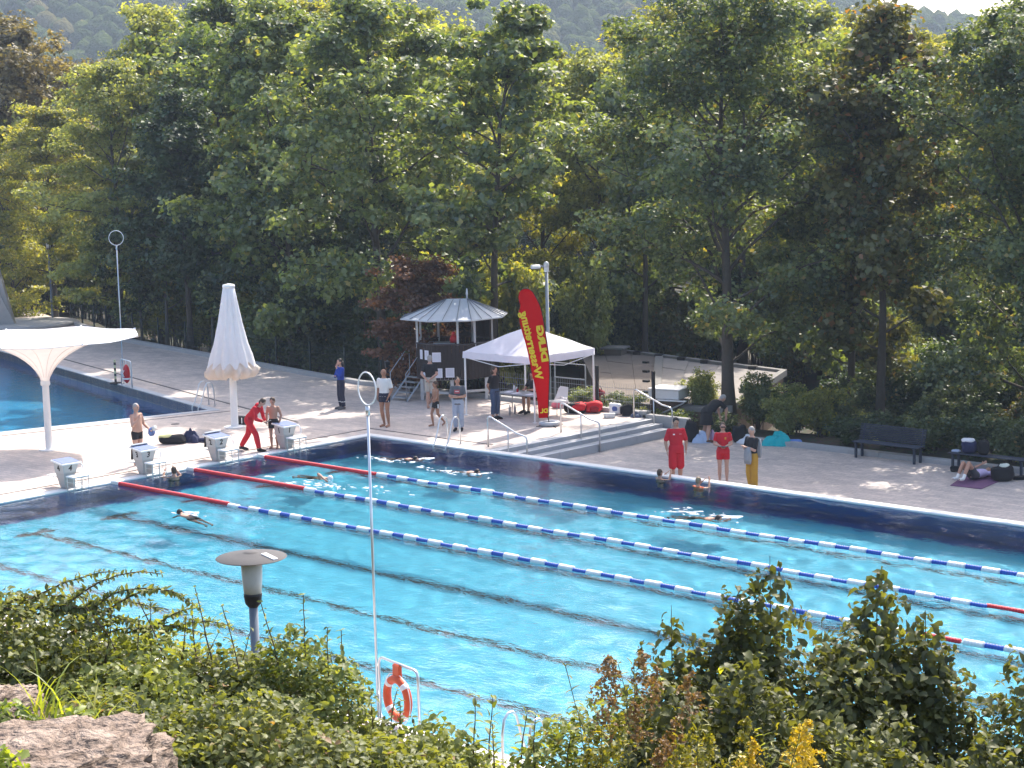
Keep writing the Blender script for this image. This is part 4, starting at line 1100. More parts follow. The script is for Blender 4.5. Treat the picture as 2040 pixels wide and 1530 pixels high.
# ------------------------------------------------------------------ folded parasol
def cloth_mat(name, col, trans=.35):
    m, n, l = new_mat(name); out = n.new('ShaderNodeOutputMaterial')
    df = n.new('ShaderNodeBsdfDiffuse'); tr = n.new('ShaderNodeBsdfTranslucent'); mx = n.new('ShaderNodeMixShader'); mx.inputs[0].default_value = trans
    geo = n.new('ShaderNodeNewGeometry'); nz = n.new('ShaderNodeTexNoise'); nz.inputs['Scale'].default_value = 5; nz.inputs['Detail'].default_value = 5
    l.new(geo.outputs['Position'], nz.inputs['Vector']); c = n.new('ShaderNodeMix'); c.data_type = 'RGBA'; l.new(nz.outputs[0], c.inputs[0])
    a = np.array(col); c.inputs[6].default_value = (*(a*.93), 1); c.inputs[7].default_value = (*np.clip(a*1.05, 0, 1), 1)
    l.new(c.outputs[2], df.inputs[0]); l.new(c.outputs[2], tr.inputs[0]); l.new(df.outputs[0], mx.inputs[1]); l.new(tr.outputs[0], mx.inputs[2]); l.new(mx.outputs[0], out.inputs[0])
    return m
M_CLOTH = cloth_mat('parasol_cloth', (.80, .80, .82), .25); M_CREAM = cloth_mat('parasol_lining', (.78, .70, .62), .3)
M_MEMB = cloth_mat('membrane', (.82, .76, .72), .16); M_TENT = cloth_mat('tent_cloth', (.78, .79, .88), .42)
M_SEAM = mat('membrane_seam', (.62, .56, .52), .7)
q = ground_at(468, 851)
t = thing('parasol', 'tall folded white parasol on a white post', 'parasol', (q[0], q[1], 0))
MB().lathe([(.34, 0), (.34, .03), (.13, .035), (.12, .1), (.115, 1.9), (.10, 4.4)], 10).build('post', M_WHITE, t, auto=40)
def fold_ring(r, z, n, amp, ph=0.0, zj=0.0, G=None):
    out = []
    for k in range(n*6):
        a = 2*PI*k/(n*6); f = math.cos(a*n+ph)
        rr = r*(1+amp*f)*(1+(.02*math.sin(3*a+1.7)))
        out.append((rr*math.cos(a), rr*math.sin(a), z+zj*f))
    return out
MB().loft([fold_ring(.10, 4.46, 12, .02), fold_ring(.175, 4.42, 12, .04), fold_ring(.24, 4.0, 12, .07), fold_ring(.36, 3.3, 12, .08), fold_ring(.50, 2.65, 12, .09), fold_ring(.62, 2.25, 12, .10, 0, .02), fold_ring(.69, 2.0, 12, .12, 0, -.10)], caps=False).build('folded_canopy', M_CLOTH, t, smooth=True)
hemr = []
for (r_, z_, am, ph_) in [(.50, 2.12, .05, 0), (.66, 1.98, .10, .2), (.76, 1.86, .17, .5), (.70, 1.72, .22, .9), (.60, 1.62, .24, 1.1), (.40, 1.58, .20, 1.3), (.18, 1.72, .05, 1.5)]:
    hemr.append([((r_*(1+am*math.sin(13*a+ph_)+.5*am*math.sin(7*a+2*ph_+1)))*math.cos(a), (r_*(1+am*math.sin(13*a+ph_)+.5*am*math.sin(7*a+2*ph_+1)))*math.sin(a), z_+.05*math.sin(9*a+2+ph_)*am*5) for a in np.linspace(0, 2*PI, 97)[:-1]])
MB().loft(hemr, caps=False).build('hem', M_CREAM, t, smooth=True)
MB().lathe([(.19, 4.40), (.20, 4.45), (.18, 4.50), (.02, 4.53)], 14).build('top_cap', M_WHITE, t, smooth=True)
pc = ground_at(478, 848)
t = thing('black_case', 'black box with white marks behind the foot of the parasol', 'case', (pc[0]-.12, pc[1]+.08, 0), .3)
MB().box((0, 0, .15), (.46, .16, .29), bev=.02).build('body', M_BLACK, t)
for xx in (-.17, .15): MB().box((xx, -.084, .16), (.025, .01, .18)).build('white_mark', M_WHITE, t)

# ------------------------------------------------------------------ funnel membrane canopy
t = thing('membrane_canopy', 'white funnel-shaped membrane canopy on a white mast by the diving pool', 'canopy', (-6.03, -7.29, 0))
MB().lathe([(.30, 0), (.30, .025), (.105, .03), (.10, 2.15)], 14).build('mast', M_WHITE, t, auto=40)
b = MB(); nr_, na = 14, 64; rings = []
for i in range(nr_):
    s = i/(nr_-1); rg = []
    for k in range(na):
        a = 2*PI*k/na; ph = (a-math.radians(34)) % (PI/4)/(PI/4); sc = 1-.055*math.sin(PI*ph)*s-.02*s
        Rm = 2.95*sc; r = .10+(Rm-.10)*s**1.55; z = 1.98+1.36*(1-(1-s)**2.0)+.02*s*math.cos(8*(a-math.radians(34)))
        rg.append((r*math.cos(a), r*math.sin(a), z))
    rings.append(rg)
mem = MB().loft(rings, caps=False).build('membrane', M_MEMB, t, smooth=True)
for k in range(16): MB().tube([(rg[k*4][0], rg[k*4][1], rg[k*4][2]-.004) for rg in rings[1:]], .007, 4, caps=False).build('seam', M_SEAM, t)
MB().tube([(p[0], p[1], p[2]) for p in rings[-1]], .018, 6, closed=True).build('edge_cable', M_WHITE, t, smooth=True)
for k in range(8):
    a = math.radians(34)+k*PI/4; p = rings[-1][int(round(a/(2*PI)*na)) % na]
    MB().tube([(p[0], p[1], p[2]), (p[0]*1.02, p[1]*1.02, p[2]+.02)], .03, 6).build('corner_plate', M_STEEL, t)
MB().lathe([(.13, 1.93), (.14, 1.96), (.14, 2.04), (.12, 2.08)], 14).build('collar', M_WHITE, t, smooth=True)

# ------------------------------------------------------------------ lamps
M_LAMPCAP = mat('lamp_cap', (.062, .060, .062), .8, var=.2, scale=30)
M_FROST = mat('frosted_glass', (.62, .62, .60), .35, var=.14, scale=10)
M_POLEBL = mat('pole_grey_blue', (.16, .185, .22), .5, var=.15)
def mushroom_lamp(label, loc, ztop, k=1.0, streak=False, arm=False):
    t = thing('lamp_post', label, 'lamp', loc, 0, 'mushroom lamp posts')
    z = ztop-loc[2]
    MB().lathe([(.06*k, -.05), (.048*k, .05), (.048*k, z-.58*k)], 12).build('post', M_POLEBL, t, smooth=True)
    MB().lathe([(.05*k, z-.60*k), (.085*k, z-.56*k), (.098*k, z-.47*k), (.098*k, z-.455*k)], 16).build('collar', M_BLACK, t, smooth=True)
    MB().lathe([(.092*k, z-.45*k), (.105*k, z-.3*k), (.115*k, z-.10*k), (.11*k, z-.08*k)], 20).build('globe', M_FROST, t, smooth=True)
    c = MB().lathe([(.02*k, z-.075*k), (.36*k, z-.075*k), (.374*k, z-.067*k), (.36*k, z-.058*k), (.22*k, z-.034*k), (.10*k, z-.016*k), (.075*k, z-.011*k), (.07*k, z-.006*k), (.01*k, z-.005*k)], 36).build('cap', M_LAMPCAP, t, auto=50)
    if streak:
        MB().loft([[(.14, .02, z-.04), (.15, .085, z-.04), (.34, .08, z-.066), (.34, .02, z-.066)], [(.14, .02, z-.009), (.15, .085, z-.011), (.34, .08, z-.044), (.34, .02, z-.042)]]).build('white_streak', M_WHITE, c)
    return t
q = deep_at(500, 1098, 20.0); zt = float(terrain(np.array([q[0]]), np.array([q[1]]))[0])
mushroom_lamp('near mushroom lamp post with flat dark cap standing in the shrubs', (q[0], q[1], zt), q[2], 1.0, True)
q = ground_at(105, 640)
mushroom_lamp('small far mushroom lamp post by the fence at upper left', (q[0], q[1], -.05), 4.15, 1.05)

# floodlight mast behind the tent
q = upright_at(1092, 690, 9.6); zt = -.5
t = thing('floodlight_mast', 'grey lamp post with a white floodlight head behind the tent', 'floodlight', (q[0], q[1], zt))
zt_top = upright_at(1094, 530, 9.6)[2]-zt
MB().lathe([(.075, 0), (.07, .3), (.055, zt_top)], 10).build('post', M_GREYM, t, smooth=True)
MB().tube([(0, 0, zt_top-.05), (-.18, -.16, zt_top+.02)], .03, 6).build('arm', M_GREYM, t)
MB().box((-.27, -.25, zt_top-.02), (.34, .24, .10), rz=.75, rx=.25, bev=.03).build('floodlight_head', M_WHITE, t)
MB().ell((0, 0, zt_top+.03), (.10, .10, .13), 12, 8).build('top_lamp', M_OFFW, t, smooth=True)
MB().lathe([(.085, zt_top-.2), (.085, zt_top-.05)], 10).build('clamp', M_WHITE, t)

# ------------------------------------------------------------------ rescue poles, frames, lifebuoys
def rescue_pole(label, x, y, H, rr, rz):
    t = thing('rescue_pole', label, 'rescue pole', (x, y, 0), rz, 'rescue poles with rings')
    MB().lathe([(.022, 0), (.022, H)], 10).build('pole', M_STEEL, t, smooth=True)
    MB().lathe([(.034, H-.14), (.034, H)], 10).build('sleeve', M_STEEL, t, smooth=True)
    MB().tube([(rr*math.sin(a), 0, H+.02+rr-rr*math.cos(a)) for a in np.linspace(0, 2*PI, 28)[:-1]], .0125, 7, closed=True).build('ring', M_WHITE, t, smooth=True)
    for z in (.35, .8): MB().box((0, .03, z), (.07, .05, .04)).build('bracket', M_STEEL, t)
q = ground_at(754, 1428)
rescue_pole('tall steel rescue pole with ring in front of the pool, centre', q[0], q[1], 4.96, .255, -.17)
RINGQ = q
q = ground_at(240, 766)
rescue_pole('far rescue pole with ring beside the diving pool', q[0], q[1]+.15, 5.15, .27, .75)
M_ORANGE = mat('buoy_orange', (.62, .085, .02), .5, var=.12, scale=20)
def frame(name, label, a0, a1, H, grp):
    a0 = np.array(a0[:2]); a1 = np.array(a1[:2]); L = np.linalg.norm(a1-a0); an = math.atan2(*(a1-a0)[::-1])
    t = thing(name, label, 'buoy stand', (a0[0], a0[1], 0), an, grp)
    pts = [(0, 0, 0), (0, 0, H-.1), (.03, 0, H-.03), (.1, 0, H), (L-.1, 0, H), (L-.03, 0, H-.03), (L, 0, H-.1), (L, 0, 0)]
    MB().tube(pts, .022, 8).build('tube_frame', M_STEEL, t, smooth=True)
    for xx in (0, L): MB().lathe([(.06, 0), (.06, .012)], 10, (xx, 0, 0)).build('foot_plate', M_STEEL, t)
    return t, L, an
a0 = ground_at(759, 1430); a1 = a0+np.array([1.10, -.21, 0])
fr, L, an = frame('buoy_frame', 'steel tube frame that holds the near orange lifebuoy', a0, a1, 1.0, 'buoy frames at the pool edges')
t = thing('lifebuoy', 'orange lifebuoy with white bands hanging in the near frame', 'lifebuoy', (a0[0], a0[1]-.0, 0), an)
cx, cz, rr = L*.5, .45, .305
MB().tube([(cx+rr*math.cos(a), -.03, cz+rr*math.sin(a)) for a in np.linspace(0, 2*PI, 40)[:-1]], .066, 12, closed=True).build('ring', M_ORANGE, t, smooth=True)
for k in range(4):
    a = PI/4+k*PI/2
    MB().tube([(cx+rr*math.cos(a+d), -.03, cz+rr*math.sin(a+d)) for d in (-.13, -.06, 0, .06, .13)], .070, 12).build('white_band', M_WHITE, t, smooth=True)
MB().tube([(cx+(rr+.075)*math.cos(a)*1.0, -.04, cz+(rr+.075)*math.sin(a)*(1+.10*abs(math.sin(2*a)))) for a in np.linspace(0, 2*PI, 30)[:-1]], .007, 5, closed=True).build('grab_line', M_WHITE, t)
MB().box((cx, -.02, .89), (.16, .07, .22), bev=.02).build('hanger', M_ORANGE, t)
a0 = ground_at(243, 767); a1 = a0+np.append(-P2U*1.05, 0)
fr, L, an = frame('buoy_frame', 'steel tube frame with the red rescue buoy by the diving pool', a0, a1, .98, 'buoy frames at the pool edges')
t = thing('rescue_can', 'red torpedo rescue buoy hanging in the far frame', 'rescue buoy', (a0[0], a0[1], 0), an)
MB().loft([[(L*.5+r*math.cos(a), r*math.sin(a)*.8, z) for a in np.linspace(0, 2*PI, 13)[:-1]] for r, z in [(.02, .12), (.10, .18), (.15, .30), (.16, .45), (.15, .60), (.11, .74), (.03, .82)]]).build('body', M_RED, t, smooth=True)
MB().tube([(L*.5, 0, .80), (L*.5, 0, .97)], .012, 5).build('hook_strap', M_WHITE, t)
for s in (-1, 1): MB().tube([(L*.5+s*.06, -.11, .62), (L*.5+s*.07, -.17, .5), (L*.5+s*.06, -.12, .36)], .014, 6).build('handle', M_WHITE, t)
MB().loft([[(L*.5+r*math.cos(a), r*math.sin(a)*.8, z) for a in np.linspace(0, 2*PI, 13)[:-1]] for r, z in [(.153, .265), (.162, .28), (.163, .31), (.160, .325)]]).build('white_band', M_WHITE, t)
# striped warning post
q = ground_at(234, 766)
t = thing('warning_post', 'yellow and black striped post on a black foot by the diving pool', 'post', (q[0]-.25, q[1]+.1, 0))
MB().lathe([(.22, 0), (.22, .05), (.05, .07)], 16).build('foot', M_BLACK, t)
M_YEL = mat('faded_yellow', (.62, .55, .30), .6)
for k in range(8): MB().box((0, 0, .12+k*.105), (.10, .03, .104)).build('stripe', M_BLACK if k % 2 == 0 else M_YEL, t)

# ------------------------------------------------------------------ pool ladders
def ladder(label, x, y, rz, depth=.9):
    """rails lean out over the edge: local -y is the water"""
    t = thing('pool_ladder', label, 'ladder', (x, y, 0), rz, 'steel pool ladders')
    for s in (-1, 1):
        xx = s*.26
        path = [(xx, .52, 0), (xx, .50, .55), (xx, .46, .74), (xx, .38, .82), (xx, .28, .82), (xx, .20, .74), (xx, .10, .40), (xx, .0, .12), (xx, -.10, -.02), (xx, -.12, -depth)]
        MB().tube(path, .021, 8).build('rail', M_STEEL, t, smooth=True)
        MB().lathe([(.05, 0), (.05, .015)], 10, (xx, .52, .001)).build('flange', M_STEEL, t)
    for k in range(3): MB().box((0, -.12, -.2-.25*k), (.52, .08, .03)).build('rung', M_STEEL, t)
ladder('stainless ladder at the far side near the pool corner', 3.15, .02, 0)
ladder('stainless ladder at the near edge behind the shrubs', 24.25, -18.83, PI)
ang2 = math.atan2(P2U[1], P2U[0])
q = p2(.95, -.02); ladder('stainless ladder at the near corner of the diving pool', q[0], q[1], ang2+PI)
q = p2(17.5, -.02); ladder('far ladder of the diving pool beside the canopy edge', q[0], q[1], ang2+PI)

# ------------------------------------------------------------------ handrails of the steps
for yy, lab in [(.62, 'handrail of the steps nearest the pool'), (3.78, 'middle handrail of the steps'), (7.22, 'handrail of the steps at the planted side')]:
    t = thing('handrail', lab, 'handrail', (4.45, yy, 0), 0, 'steel handrails of the steps')
    MB().tube([(0, 0, 0), (0, 0, .82), (.03, 0, .88), (.10, 0, .90), (.25, 0, .84), (1.15, 0, .50), (1.40, 0, .46), (1.50, 0, .42), (1.53, 0, .34), (1.53, 0, -.45)], .026, 8).build('rail', M_STEEL, t, smooth=True)
    MB().tube([(.80, 0, .63), (.80, 0, -.2)], .020, 7).build('mid_post', M_STEEL, t, smooth=True)

# ------------------------------------------------------------------ lifeguard hut
M_BOARD = mat('dark_stained_wood', (.030, .021, .018), .75, var=.4, scale=14, bump=.3)
M_ROOFM = mat('zinc_roof', (.62, .63, .65), .5, metal=.15, var=.10, scale=3)
M_HUTST = mat('light_grey_steel', (.50, .51, .52), .45, metal=.25, var=.08)
M_PAPER = mat('paper', (.74, .74, .80), .8, var=.03); M_INK = mat('print', (.35, .36, .42), .8)
HR = math.atan2(_r0[1], _r0[0])
hc = ground_at(908, 800); hc = hc[:2]-np.array([-_fw[0], -_fw[1]])*0+np.array([_fw[0], _fw[1]])*1.15
hut = thing('lifeguard_hut', 'raised dark wooden lifeguard hut with a grey metal roof', 'hut', (hc[0], hc[1], 0), HR)
OCT = [(-1.32, -.45), (-.62, -1.2), (.45, -1.27), (1.2, -.62), (1.32, .4), (.6, 1.15), (-.5, 1.15), (-1.27, .5)]
MB().prism([(p[0]*.97, p[1]*.97) for p in OCT], .74, .84).build('floor', M_HUTST, hut)
def edge_pts(i): return np.array(OCT[i]), np.array(OCT[(i+1) % 8])
bw = .135
bmesh_cache = {}
def boards(parent, i, z0, z1, off=0.0):
    a, b_ = edge_pts(i); L = np.linalg.norm(b_-a); t = (b_-a)/L; n = max(1, int(round(L/bw))); w = L/n
    key = (round(w, 4), round(z1-z0, 3))
    if key not in bmesh_cache: bmesh_cache[key] = MB().box((0, 0, (z1-z0)/2), (w-.012, .025, z1-z0), bev=.004).mesh('board')
    for k in range(n):
        c = a+t*w*(k+.5)
        obj_from('board', bmesh_cache[key], parent, (c[0], c[1]+off, z0-random.uniform(0, .02)), M_BOARD, math.atan2(t[1], t[0])+random.uniform(-.01, .01))
par = MB().prism([(p[0]*.965, p[1]*.965) for p in OCT], .845, .86).build('parapet', M_BOARD, hut)
for i in range(8):
    if i != 7: boards(par, i, .76, 1.93)
hb = MB()
for i in range(8):
    if i == 7: continue
    a, b_ = edge_pts(i); hb.tube([(*a, 1.95), (*b_, 1.95)], .03, 6)
hb.build('parapet_rail', mat('dark_rail', (.06, .05, .05), .6), hut)
scr = MB().tube([(*OCT[4], 2.72), (*OCT[5], 2.72), (*OCT[6], 2.72)], .03, 6).build('back_screen', M_BOARD, hut)
for i in (3, 4): boards(scr, i, 1.98, 2.76, .02)
a, b_ = edge_pts(5)
for k in range(5):
    c = a+(b_-a)*(k+.5)/10; MB().box((c[0], c[1], 2.36), (.11, .025, .8)).build('board', M_BOARD, scr)
for p in [(-1.27, -.46), (-.60, 1.08), (.13, -1.21), (.70, -1.02), (1.27, -.2), (.58, 1.1), (1.25, .4), (-1.2, .5)]:
    MB().box((p[0], p[1], 2.3), (.075, .075, 1.05)).build('roof_post', M_HUTST, hut)
for p in [(-1.15, -.5), (-.1, -1.1), (1.05, -.7), (1.1, .5), (-.2, 1.0), (-1.1, .5)]:
    MB().box((p[0], p[1], .37), (.11, .11, .74)).build('leg', M_HUTST, hut)
MB().box((.5, -.92, .32), (1.3, .06, .08), rz=.33).build('brace', M_HUTST, hut); MB().box((-.6, -.82, .28), (1.1, .06, .08), rz=-.5).build('brace', M_HUTST, hut)
roof = MB().box((.1, .05, 3.35), (.78, .10, .05), bev=.02).build('ridge_cap', M_ROOFM, hut)
EAVE = [(p[0]*1.36, p[1]*1.36) for p in OCT]
A1, A2 = (-.25, .05, 3.36), (.45, .05, 3.36)
for i in range(8):
    e0, e1 = EAVE[i], EAVE[(i+1) % 8]
    t0 = A1 if e0[0] < .1 else A2; t1 = A1 if e1[0] < .1 else A2
    v = [(*e0, 2.80), (*e1, 2.80), t1, t0]; v2 = [(p[0], p[1], p[2]-.035) for p in v]
    if t0 == t1: bb = MB().add(v[:3]+v2[:3], [(0, 1, 2), (5, 4, 3), (0, 3, 4, 1)])
    else: bb = MB().add(v+v2, [(0, 1, 2, 3), (7, 6, 5, 4), (0, 4, 5, 1)])
    pn = bb.build('roof_panel', M_ROOFM, hut)
    for k in range(3):
        s = (k+0.0)/3; ea = np.array(e0)+(np.array(e1)-np.array(e0))*s; ap = np.array(t0)+(np.array(t1)-np.array(t0))*s
        MB().tube([(*ea, 2.82), tuple(ap+[0, 0, .02])], .012, 4).build('seam', mat('seam_zinc', (.22, .23, .25), .5, metal=.5), pn)
eb = MB()
for i in range(8): eb.tube([(*EAVE[i], 2.785), (*EAVE[(i+1) % 8], 2.785)], .028, 6)
eb.build('gutter', M_HUTST, hut)
MB().lathe([(.035, 3.35), (.03, 3.5), (.045, 3.52), (.02, 3.72)], 8, (.45, .05, 0)).build('finial', M_ROOFM, hut, smooth=True)
# steep stair on the left
sa, sb = np.array([-1.95, -.62, 0.0]), np.array([-1.32, .02, .84])
for s in (-1, 1):
    off = np.array([.28, -.27, 0])*s
    MB().tube([sa+off, sb+off], .035, 4).build('stringer', M_GREYM, hut)
    MB().tube([sa+off, sa+off+[0, 0, .95], sb+off+[0, 0, .95], sb+off], .018, 6).build('stair_rail', M_GREYM, hut, smooth=True)
for k in range(5):
    c = sa+(sb-sa)*(k+.7)/5.4; MB().box(tuple(c), (.52, .20, .03), rz=-.75).build('tread', M_GREYM, hut)
# notices pinned to the boards: flat sheets
pk = MB().box((0, 0, 0), (.27, .004, .34)).mesh('notice')
def hut_world(x, y, z):
    c, s = math.cos(HR), math.sin(HR); return (hc[0]+c*x-s*y, hc[1]+s*x+c*y, z)
for i, (lx, z, w, lab) in enumerate([(-1.12, 1.58, .5, 'narrow'), (-.93, 1.57, .8, 'middle'), (-.60, 1.53, 1.15, 'wide'), (-1.05, .98, .7, 'half hidden'), (-.55, .99, 1.05, 'middle'), (-.16, 1.0, 1.15, 'right')]):
    f = 0 if lx < -.63 else 1; a, b_ = edge_pts(f); s = (lx-a[0])/(b_[0]-a[0]); c = a+(b_-a)*s; t_ = (b_-a)/np.linalg.norm(b_-a); nn_ = np.array([t_[1], -t_[0]])
    c = c+nn_*.022; W = hut_world(c[0], c[1], z)
    t = thing('notice', [None, 'narrow paper notice, left of the upper row on the hut', 'middle paper notice of the upper row on the hut', 'widest paper notice of the upper row on the hut', 'paper notice half hidden by the man in the black shirt',
                         'paper notice right beside the man in the black shirt', 'right paper notice of the lower row on the hut'][i+1], 'notice', W, HR+math.atan2(t_[1], t_[0]), 'paper notices on the hut')
    o = obj_from('sheet', pk, t, (0, 0, 0), M_PAPER); o.scale = (w*.95, 1, .95)
    for r in range(6): MB().box((0, -.0035, .11-r*.042), (.17*w, .002, .008)).build('print_line', M_INK, o)
# things inside the hut
W = hut_world(-.02, -.75, 1.97)
t = thing('canister', 'small red rounded canister standing on the hut parapet', 'canister', W, HR)
MB().lathe([(.12, 0), (.14, .10), (.10, .22), (.05, .26)], 12).build('body', M_RED, t, smooth=True); MB().ell((0, 0, .30), (.07, .07, .07), 10, 8).build('knob', M_RED, t, smooth=True)
W = hut_world(-.45, -.3, .84)
t = thing('desk', 'grey desk inside the open hut', 'desk', W, HR)
MB().box((0, 0, 1.08), (.9, .5, .04)).build('top', M_GREYM, t)
for xx in (-.4, .4): MB().box((xx, 0, .53), (.05, .45, 1.06)).build('leg', M_GREYM, t)

# ------------------------------------------------------------------ pop-up tent
tx0, tx1, ty0, ty1 = -.45, 2.55, 4.68, 7.5
t = thing('pop_up_tent', 'white pop-up tent beside the hut with four thin legs', 'tent', (1.05, 6.1, 0))
hx, hy = (tx1-tx0)/2, (ty1-ty0)/2
for sx in (-1, 1):
    for sy in (-1, 1):
        MB().box((sx*hx, sy*hy, .93), (.042, .042, 1.86)).build('leg', M_WHITE, t)
        MB().box((sx*hx, sy*hy, .006), (.12, .12, .012)).build('foot', M_WHITE, t)
n = 12; vs, fs = [], []
for i in range(n+1):
    for j in range(n+1):
        u, v = -1+2*i/n, -1+2*j/n; m = max(abs(u), abs(v))
        z = 2.05+.78*(1-m)-.06*math.sin(PI*m)*(1-min(abs(u), abs(v))/max(m, .01))*.9+.012*math.sin(9*u+4*v)
        if m < .12: z -= .03
        vs.append((u*(hx+.03), v*(hy+.03), z))
for i in range(n):
    for j in range(n): a = i*(n+1)+j; fs.append((a, a+n+1, a+n+2, a+1))
MB().add(vs, fs).build('roof_cloth', M_TENT, t, smooth=True)
def valance(p0, p1):
    b = MB(); m = 16; vs = []
    for k in range(m+1):
        q = np.array(p0)+(np.array(p1)-np.array(p0))*k/m; wv = .012*math.sin(k*1.9)
        vs += [(q[0]+wv, q[1]+wv, 2.055), (q[0]+wv*2, q[1]+wv*2, 1.84-.02*math.sin(k*PI/m))]
    return b.add(vs, [(2*k, 2*k+1, 2*k+3, 2*k+2) for k in range(m)]).build('valance', M_TENT, t, smooth=True)
ex, ey = hx+.035, hy+.035
for p0, p1 in [((-ex, -ey), (ex, -ey)), ((ex, -ey), (ex, ey)), ((ex, ey), (-ex, ey)), ((-ex, ey), (-ex, -ey))]: valance(p0, p1)
for p0, p1 in [((-hx, -hy), (hx, -hy)), ((hx, -hy), (hx, hy)), ((hx, hy), (-hx, hy)), ((-hx, hy), (-hx, -hy))]:
    MB().tube([(*p0, 1.86), ((p0[0]+p1[0])/2, (p0[1]+p1[1])/2, 1.66), (*p1, 1.86)], .014, 5).build('scissor_bar', M_WHITE, t)

# ------------------------------------------------------------------ beach flag (seen from behind: the lettering is reversed)
fb = ground_at(1095, 848); fsc = 64.7
def fl(px, py): return ((px-1095)/fsc+((848-py)/fsc)*.026*1.0, (848-py)/fsc)
t = thing('beach_flag', 'tall red beach flag with reversed yellow lettering beside the tent', 'flag', (fb[0], fb[1], 0), HR)
Lp = [(1073, 832), (1071, 800), (1066, 770), (1060, 745), (1055, 720), (1051, 700), (1046, 680), (1040, 660), (1035, 640), (1033, 620), (1036, 606), (1032, 590), (1034, 580), (1040, 574)]
Rp = [(1091, 832), (1092, 800), (1093, 770), (1094, 745), (1093, 720), (1091, 700), (1088, 680), (1085, 660), (1082, 640), (1078, 620), (1074, 606), (1066, 590), (1060, 580), (1052, 574)]
def flag_y(u, z): return .035*math.sin(z*2.6+u*5)+.02*math.sin(z*6.1-u*7)
vs, fs = [], []; nc_ = 8
for a, c in zip(Lp, Rp):
    a, c = fl(*a), fl(*c)
    for k in range(nc_+1):
        s = k/nc_; u = a[0]+(c[0]-a[0])*s; z = a[1]+(c[1]-a[1])*s; vs.append((u, flag_y(u, z), z))
nR = len(Lp)
for i in range(nR-1):
    for k in range(nc_): o = i*(nc_+1)+k; fs.append((o, o+1, o+nc_+2, o+nc_+1))
M_FLAG = cloth_mat('flag_red', (.62, .008, .012), .3); M_FYEL = mat('flag_yellow', (.75, .55, .02), .7)
o = MB().add(vs, fs).build('cloth', M_FLAG, t, smooth=True)
sm = o.modifiers.new('thick', 'SOLIDIFY'); sm.thickness = .004; sm.offset = 0
def flag_text(key, c0, c1, name):
    """bend reversed lettering onto the cloth: text x runs from c0 to c1 up the flag, tops to the right"""
    src = TEXTS[key]; co = np.array([v.co[:] for v in src.vertices]); w = co[:, 0].max()-co[:, 0].min(); x0 = co[:, 0].min()
    a = np.array(fl(*c0)); b_ = np.array(fl(*c1)); d = b_-a; L = np.linalg.norm(d); d /= L; nrm = np.array([d[1], -d[0]]); k = L/w
    me = src.copy(); me.name = name
    for i, v in enumerate(me.vertices):
        p = a+d*(co[i, 0]-x0)*k+nrm*co[i, 1]*(k*.62 if key == 'four' else k*.95)
        v.co = (p[0], flag_y(p[0], p[1])-.012-co[i, 2], p[1])
    me.materials.clear(); me.materials.append(M_FYEL)
    ob = bpy.data.objects.new(name, me); COL.objects.link(ob); ob.parent = t
flag_text('word', (1074, 755), (1042, 618), 'lettering'); flag_text('four', (1085, 719), (1073, 647), 'lettering')
src = TEXTS['two']; me = src.copy(); cc = fl(1084, 818)
for i, v in enumerate(me.vertices):
    x, y, z = src.vertices[i].co; u = cc[0]-x*.85; zz = cc[1]+y*.85; v.co = (u, flag_y(u, zz)-.012-z, zz)
me.materials.clear(); me.materials.append(M_FYEL); ob = bpy.data.objects.new('lettering', me); COL.objects.link(ob); ob.parent = t
pp = [(0, 0, .03)]+[(fl(*q_)[0]+.012, flag_y(*fl(*q_))+.012, fl(*q_)[1]) for q_ in Rp]+[(fl(1046, 572)[0], 0, fl(1046, 572)[1]+.015), (fl(1036, 577)[0], 0, fl(1036, 577)[1]+.01)]
MB().tube(pp, [.018]*8+[.012]*(len(pp)-8), 6).build('pole', M_BLACK, t, smooth=True)
b = MB()
for an in (.4, .4+PI/2): b.tube([(-.45*math.cos(an), -.45*math.sin(an), .012), (0, 0, .05), (.45*math.cos(an), .45*math.sin(an), .012)], .016, 5)
b.build('cross_foot', M_BLACK, t)
MB().tube([(.27*math.cos(a), .24*math.sin(a), .075) for a in np.linspace(0, 2*PI, 20)[:-1]], .075, 8, closed=True).build('weight_ring', mat('grey_vinyl', (.42, .43, .45), .4, var=.1), t, smooth=True)

# ------------------------------------------------------------------ table, chairs and papers under the tent
t = thing('folding_table', 'long grey folding table under the tent', 'table', (1.35, 5.45, 0))
M_TTOP = mat('grey_table', (.30, .31, .33), .5, var=.1)
MB().box((0, 0, .735), (1.75, .72, .035), bev=.008).build('top', M_TTOP, t)
for sx in (-1, 1):
    for sy in (-1, 1): MB().tube([(sx*.72, sy*.28, .72), (sx*.78, sy*.30, 0)], .016, 6).build('leg', M_GREYM, t)
    MB().tube([(sx*.75, -.29, .35), (sx*.75, .29, .35)], .012, 5).build('brace', M_GREYM, t)
for i, (x, y, rz, lab) in enumerate([(.8, 5.4, .2, 'sheet of paper at the left end of the table'), (1.2, 5.3, -.3, 'sheet of paper on the middle of the table'), (1.75, 5.35, .1, 'sheet of paper at the right of the table')]):
    o = MB().box((0, 0, 0), (.21, .30, .006)).build('paper_sheet', M_PAPER, None, loc=(x, y, .757)); o.rotation_euler = (0, 0, rz); tag(o, lab, 'paper', 'papers on the table')
